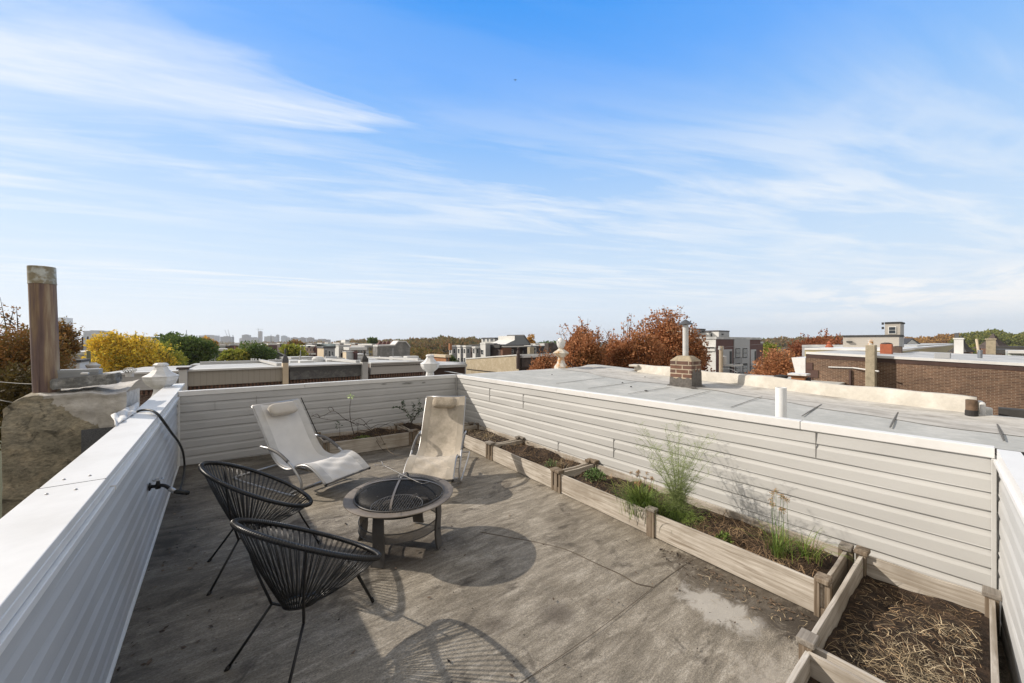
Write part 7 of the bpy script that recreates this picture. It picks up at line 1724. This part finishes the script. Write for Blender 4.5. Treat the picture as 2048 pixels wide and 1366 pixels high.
# --- left middle distance
house('low grey warehouse with pale roof behind the golden tree', 118, 122, 262, 704, d=44, fm=flat('dull_wall', (0.34, 0.32, 0.285)), sm=m_greyw, rm=m_white, roof_t=.35, dep=10, drop=.0)
h_ = house('white rooftop shed with a dark flat cap right of the flue pipe', 118, 151, 159, 720, d=17, fm=m_white, rm=m_roofdk, dep=1.6, roof_t=.12, over=.06)
c = P(186, 735, 15); e = empty('roof_fan', 'white mushroom roof fan left of the golden tree', 'fan', c); s = MB(); s.lathe([(.16, -.3), (.17, 0), (.20, .04), (.22, .10), (.12, .16), (.10, .20)], c, 14); s.build('housing', m_tank, e)
c = P(178, 737, 20); s = MB(); s.tube([c, P(177, 702, 20)], .08, 8); tag(s.build('wood_post', flat('green_post', (0.17, 0.17, 0.10))), 'mossy wooden post standing before the grey warehouse', 'post')
c = P(259.5, 747, 13.5); e = empty('turbine_vent', 'round ribbed turbine vent left of the white urn', 'turbine vent', c); s = MB(); s.lathe([(.11, -.12), (.11, .02)], c, 14); s.build('collar', m_tank, e)
s = MB(); n = 14
for k in range(n):
    a_ = 2 * math.pi * k / n; pts = [c + Vector((math.cos(a_ + q * .5) * .19 * math.sin(.5 + q * 2.2), math.sin(a_ + q * .5) * .19 * math.sin(.5 + q * 2.2), .02 + .19 * q)) for q in np.linspace(0, 1, 6)]; s.strip(pts, .055, side=Vector((-math.sin(a_), math.cos(a_), .3)))
s.lathe([(.10, .19), (.10, .205), (.01, .215)], c, 12); o = s.build('fins', m_tank, e); o.modifiers.new('t', 'SOLIDIFY').thickness = .004
roofstuff('roof_vent_box', 'low dark domed vent behind the white pier', 372, 739, 20, (.8, .6, .22), m_brownr, 'vent')
# --- hazy skyline kilometres away
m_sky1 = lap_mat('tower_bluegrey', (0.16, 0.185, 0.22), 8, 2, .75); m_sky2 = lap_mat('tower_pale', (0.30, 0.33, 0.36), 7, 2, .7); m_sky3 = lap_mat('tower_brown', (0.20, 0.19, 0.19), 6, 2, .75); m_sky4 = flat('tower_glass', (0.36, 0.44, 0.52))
GS = 'towers of the distant skyline'
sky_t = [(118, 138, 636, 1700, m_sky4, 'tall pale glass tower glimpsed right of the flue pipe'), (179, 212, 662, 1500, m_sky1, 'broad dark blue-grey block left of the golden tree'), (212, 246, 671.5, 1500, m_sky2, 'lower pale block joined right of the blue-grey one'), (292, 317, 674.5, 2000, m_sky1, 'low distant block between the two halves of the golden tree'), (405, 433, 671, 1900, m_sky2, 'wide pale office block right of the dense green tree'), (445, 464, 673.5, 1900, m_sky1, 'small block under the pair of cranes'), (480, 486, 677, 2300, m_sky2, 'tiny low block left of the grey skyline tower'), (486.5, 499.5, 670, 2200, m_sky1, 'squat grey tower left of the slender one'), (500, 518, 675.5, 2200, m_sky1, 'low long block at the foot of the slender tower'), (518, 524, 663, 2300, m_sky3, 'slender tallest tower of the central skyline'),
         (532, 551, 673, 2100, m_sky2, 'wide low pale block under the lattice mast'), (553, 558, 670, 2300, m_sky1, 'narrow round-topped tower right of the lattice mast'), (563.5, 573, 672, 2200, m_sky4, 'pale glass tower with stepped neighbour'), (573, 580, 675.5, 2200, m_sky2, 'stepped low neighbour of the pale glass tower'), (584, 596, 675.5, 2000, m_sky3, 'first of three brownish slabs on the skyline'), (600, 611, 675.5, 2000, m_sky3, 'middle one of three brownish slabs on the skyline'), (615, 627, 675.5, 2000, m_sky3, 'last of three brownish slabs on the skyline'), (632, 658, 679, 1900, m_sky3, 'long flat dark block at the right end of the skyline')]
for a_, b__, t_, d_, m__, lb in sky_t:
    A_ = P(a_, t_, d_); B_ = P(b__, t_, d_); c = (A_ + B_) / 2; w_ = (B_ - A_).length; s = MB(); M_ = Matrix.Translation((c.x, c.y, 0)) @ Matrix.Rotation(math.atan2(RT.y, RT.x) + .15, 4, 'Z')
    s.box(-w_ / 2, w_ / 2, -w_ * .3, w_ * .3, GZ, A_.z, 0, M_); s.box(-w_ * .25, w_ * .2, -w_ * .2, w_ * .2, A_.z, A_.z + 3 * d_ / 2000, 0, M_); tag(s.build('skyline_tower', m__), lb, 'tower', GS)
def crane(label, px, pyt, pyb, jib, d):
    s = MB(); a_ = P(px, pyt, d); b__ = P(px, pyb, d); s.tube([b__, a_], 1.3, 4); s.tube([P(px + jib[0], pyt + jib[1], d), P(px + jib[2], pyt + jib[3], d)], .9, 4); tag(s.build('tower_crane', m_sky1), label, 'crane')
crane('tower crane with a level jib above the slender skyline tower', 516.5, 657, 680, (-5, 1.2, 10, 1.2), 2200); crane('left of the two leaning cranes on the skyline', 454, 670, 682, (0, 2, -4, -10), 1900); crane('right of the two leaning cranes on the skyline', 459, 670, 682, (0, 2, -3, -11), 1900)
for px, pt, lb in ((373, 660, 'thin antenna mast above the dense green tree'), (466, 670, 'thin dark post right of the crane block'), (542, 669, 'lattice mast before the wide low pale block'), (222, 664, 'short spike mast on the skyline left of the golden tree')):
    s = MB(); s.tube([P(px, 690, 700), P(px, pt, 700)], .45, 4); tag(s.build('antenna_mast', m_sky1), lb, 'mast')
for px, lb in ((165, 'left one of two dark poles behind the trees right of the flue pipe'), (175.5, 'right one of two dark poles behind the trees right of the flue pipe')):
    s = MB(); s.tube([P(px, 720, 90), P(px, 673, 90)], .16, 6); tag(s.build('dark_pole', m_brownr), lb, 'pole')
house('grey building with white levels between the two dark poles', 158, 160, 186, 688, d=100, fm=lap_mat('white_levels', (0.45, 0.45, 0.45), 1.6, 2, .3), rm=m_greyl, dep=8, roof_t=.3)
house('distant white-topped brown block behind the bright green tree', 533, 536, 560, 687, d=150, fm=m_maroon, sm=m_orange, rm=m_white, dep=10, roof_t=.6); house('distant low white block right of the small orange tree', 430, 432, 455, 698, d=90, fm=m_dgrey, rm=m_white, dep=8, roof_t=.5)
# filler rows of far houses, seen as bands of small roofs
rg = random.Random(77); fm_l = [m_pink, m_brownr, m_greyw, m_white, m_maroon, m_cream, m_orange]
k = 0
for (pa, pb, py, Y_) in ((440, 480, 690, 160), (560, 660, 687, 170), (660, 735, 686.5, 130), (735, 800, 689, 110), (1040, 1110, 688, 90)):
    px = pa
    while px < pb:
        w_ = rg.uniform(6, 12); lb_ = 'small far %s house number row' ; m__ = rg.choice(fm_l)
        house('little far-off house in the bands of roofs under the horizon', None, px, px + w_, py + rg.uniform(-1.5, 1.5), Y=Y_ + rg.uniform(-6, 6), fm=m__, rm=rg.choice([m_white, m_rooflight, m_dgrey]), dep=9, roof_t=.4, over=.1, name='far_house', group='far houses under the horizon'); px += w_ + .5; k += 1
# the bird
c = P(1030, 160, 60); s = MB(); s.lathe([(.01, -.18), (.05, -.06), (.05, .05), (.03, .12), (.01, .17)], (0, 0, 0), 6)
o = s.build('bird', m_black); o.data.transform(Matrix.Rotation(rad(90), 4, 'Y')); me = o.data
s = MB(); s.add([(-.06, 0, .0), (.06, 0, .0), (.0, .22, .10), (-.10, .40, .04)], [(0, 1, 2, 3)]); s.add([(-.06, 0, .0), (.06, 0, .0), (.0, -.22, .10), (-.10, -.40, .04)], [(3, 2, 1, 0)]); w2 = s.build('wings', m_black, o); w2.modifiers.new('t', 'SOLIDIFY').thickness = .012
o.location = c; o.rotation_euler = (.3, .2, .6); tag(o, 'small dark bird flying high in the blue sky', 'bird')

# ------------------------------------------------------------------ haze
b = MB(); b.box(-3500, 3500, -600, 3500, GZ - 1.1, 120)
hz = b.build('haze', []); hz.data.materials.clear()
mh = bpy.data.materials.new('haze_air'); mh.use_nodes = True; t = mh.node_tree
for n in list(t.nodes): t.nodes.remove(n)
pv = t.nodes.new('ShaderNodeVolumePrincipled'); pv.inputs['Color'].default_value = (0.95, 0.97, 1.0, 1); pv.inputs['Density'].default_value = 0.00016; pv.inputs['Anisotropy'].default_value = .3
oo = t.nodes.new('ShaderNodeOutputMaterial'); t.links.new(pv.outputs[0], oo.inputs['Volume']); hz.data.materials.append(mh); struct(hz, 'stuff')
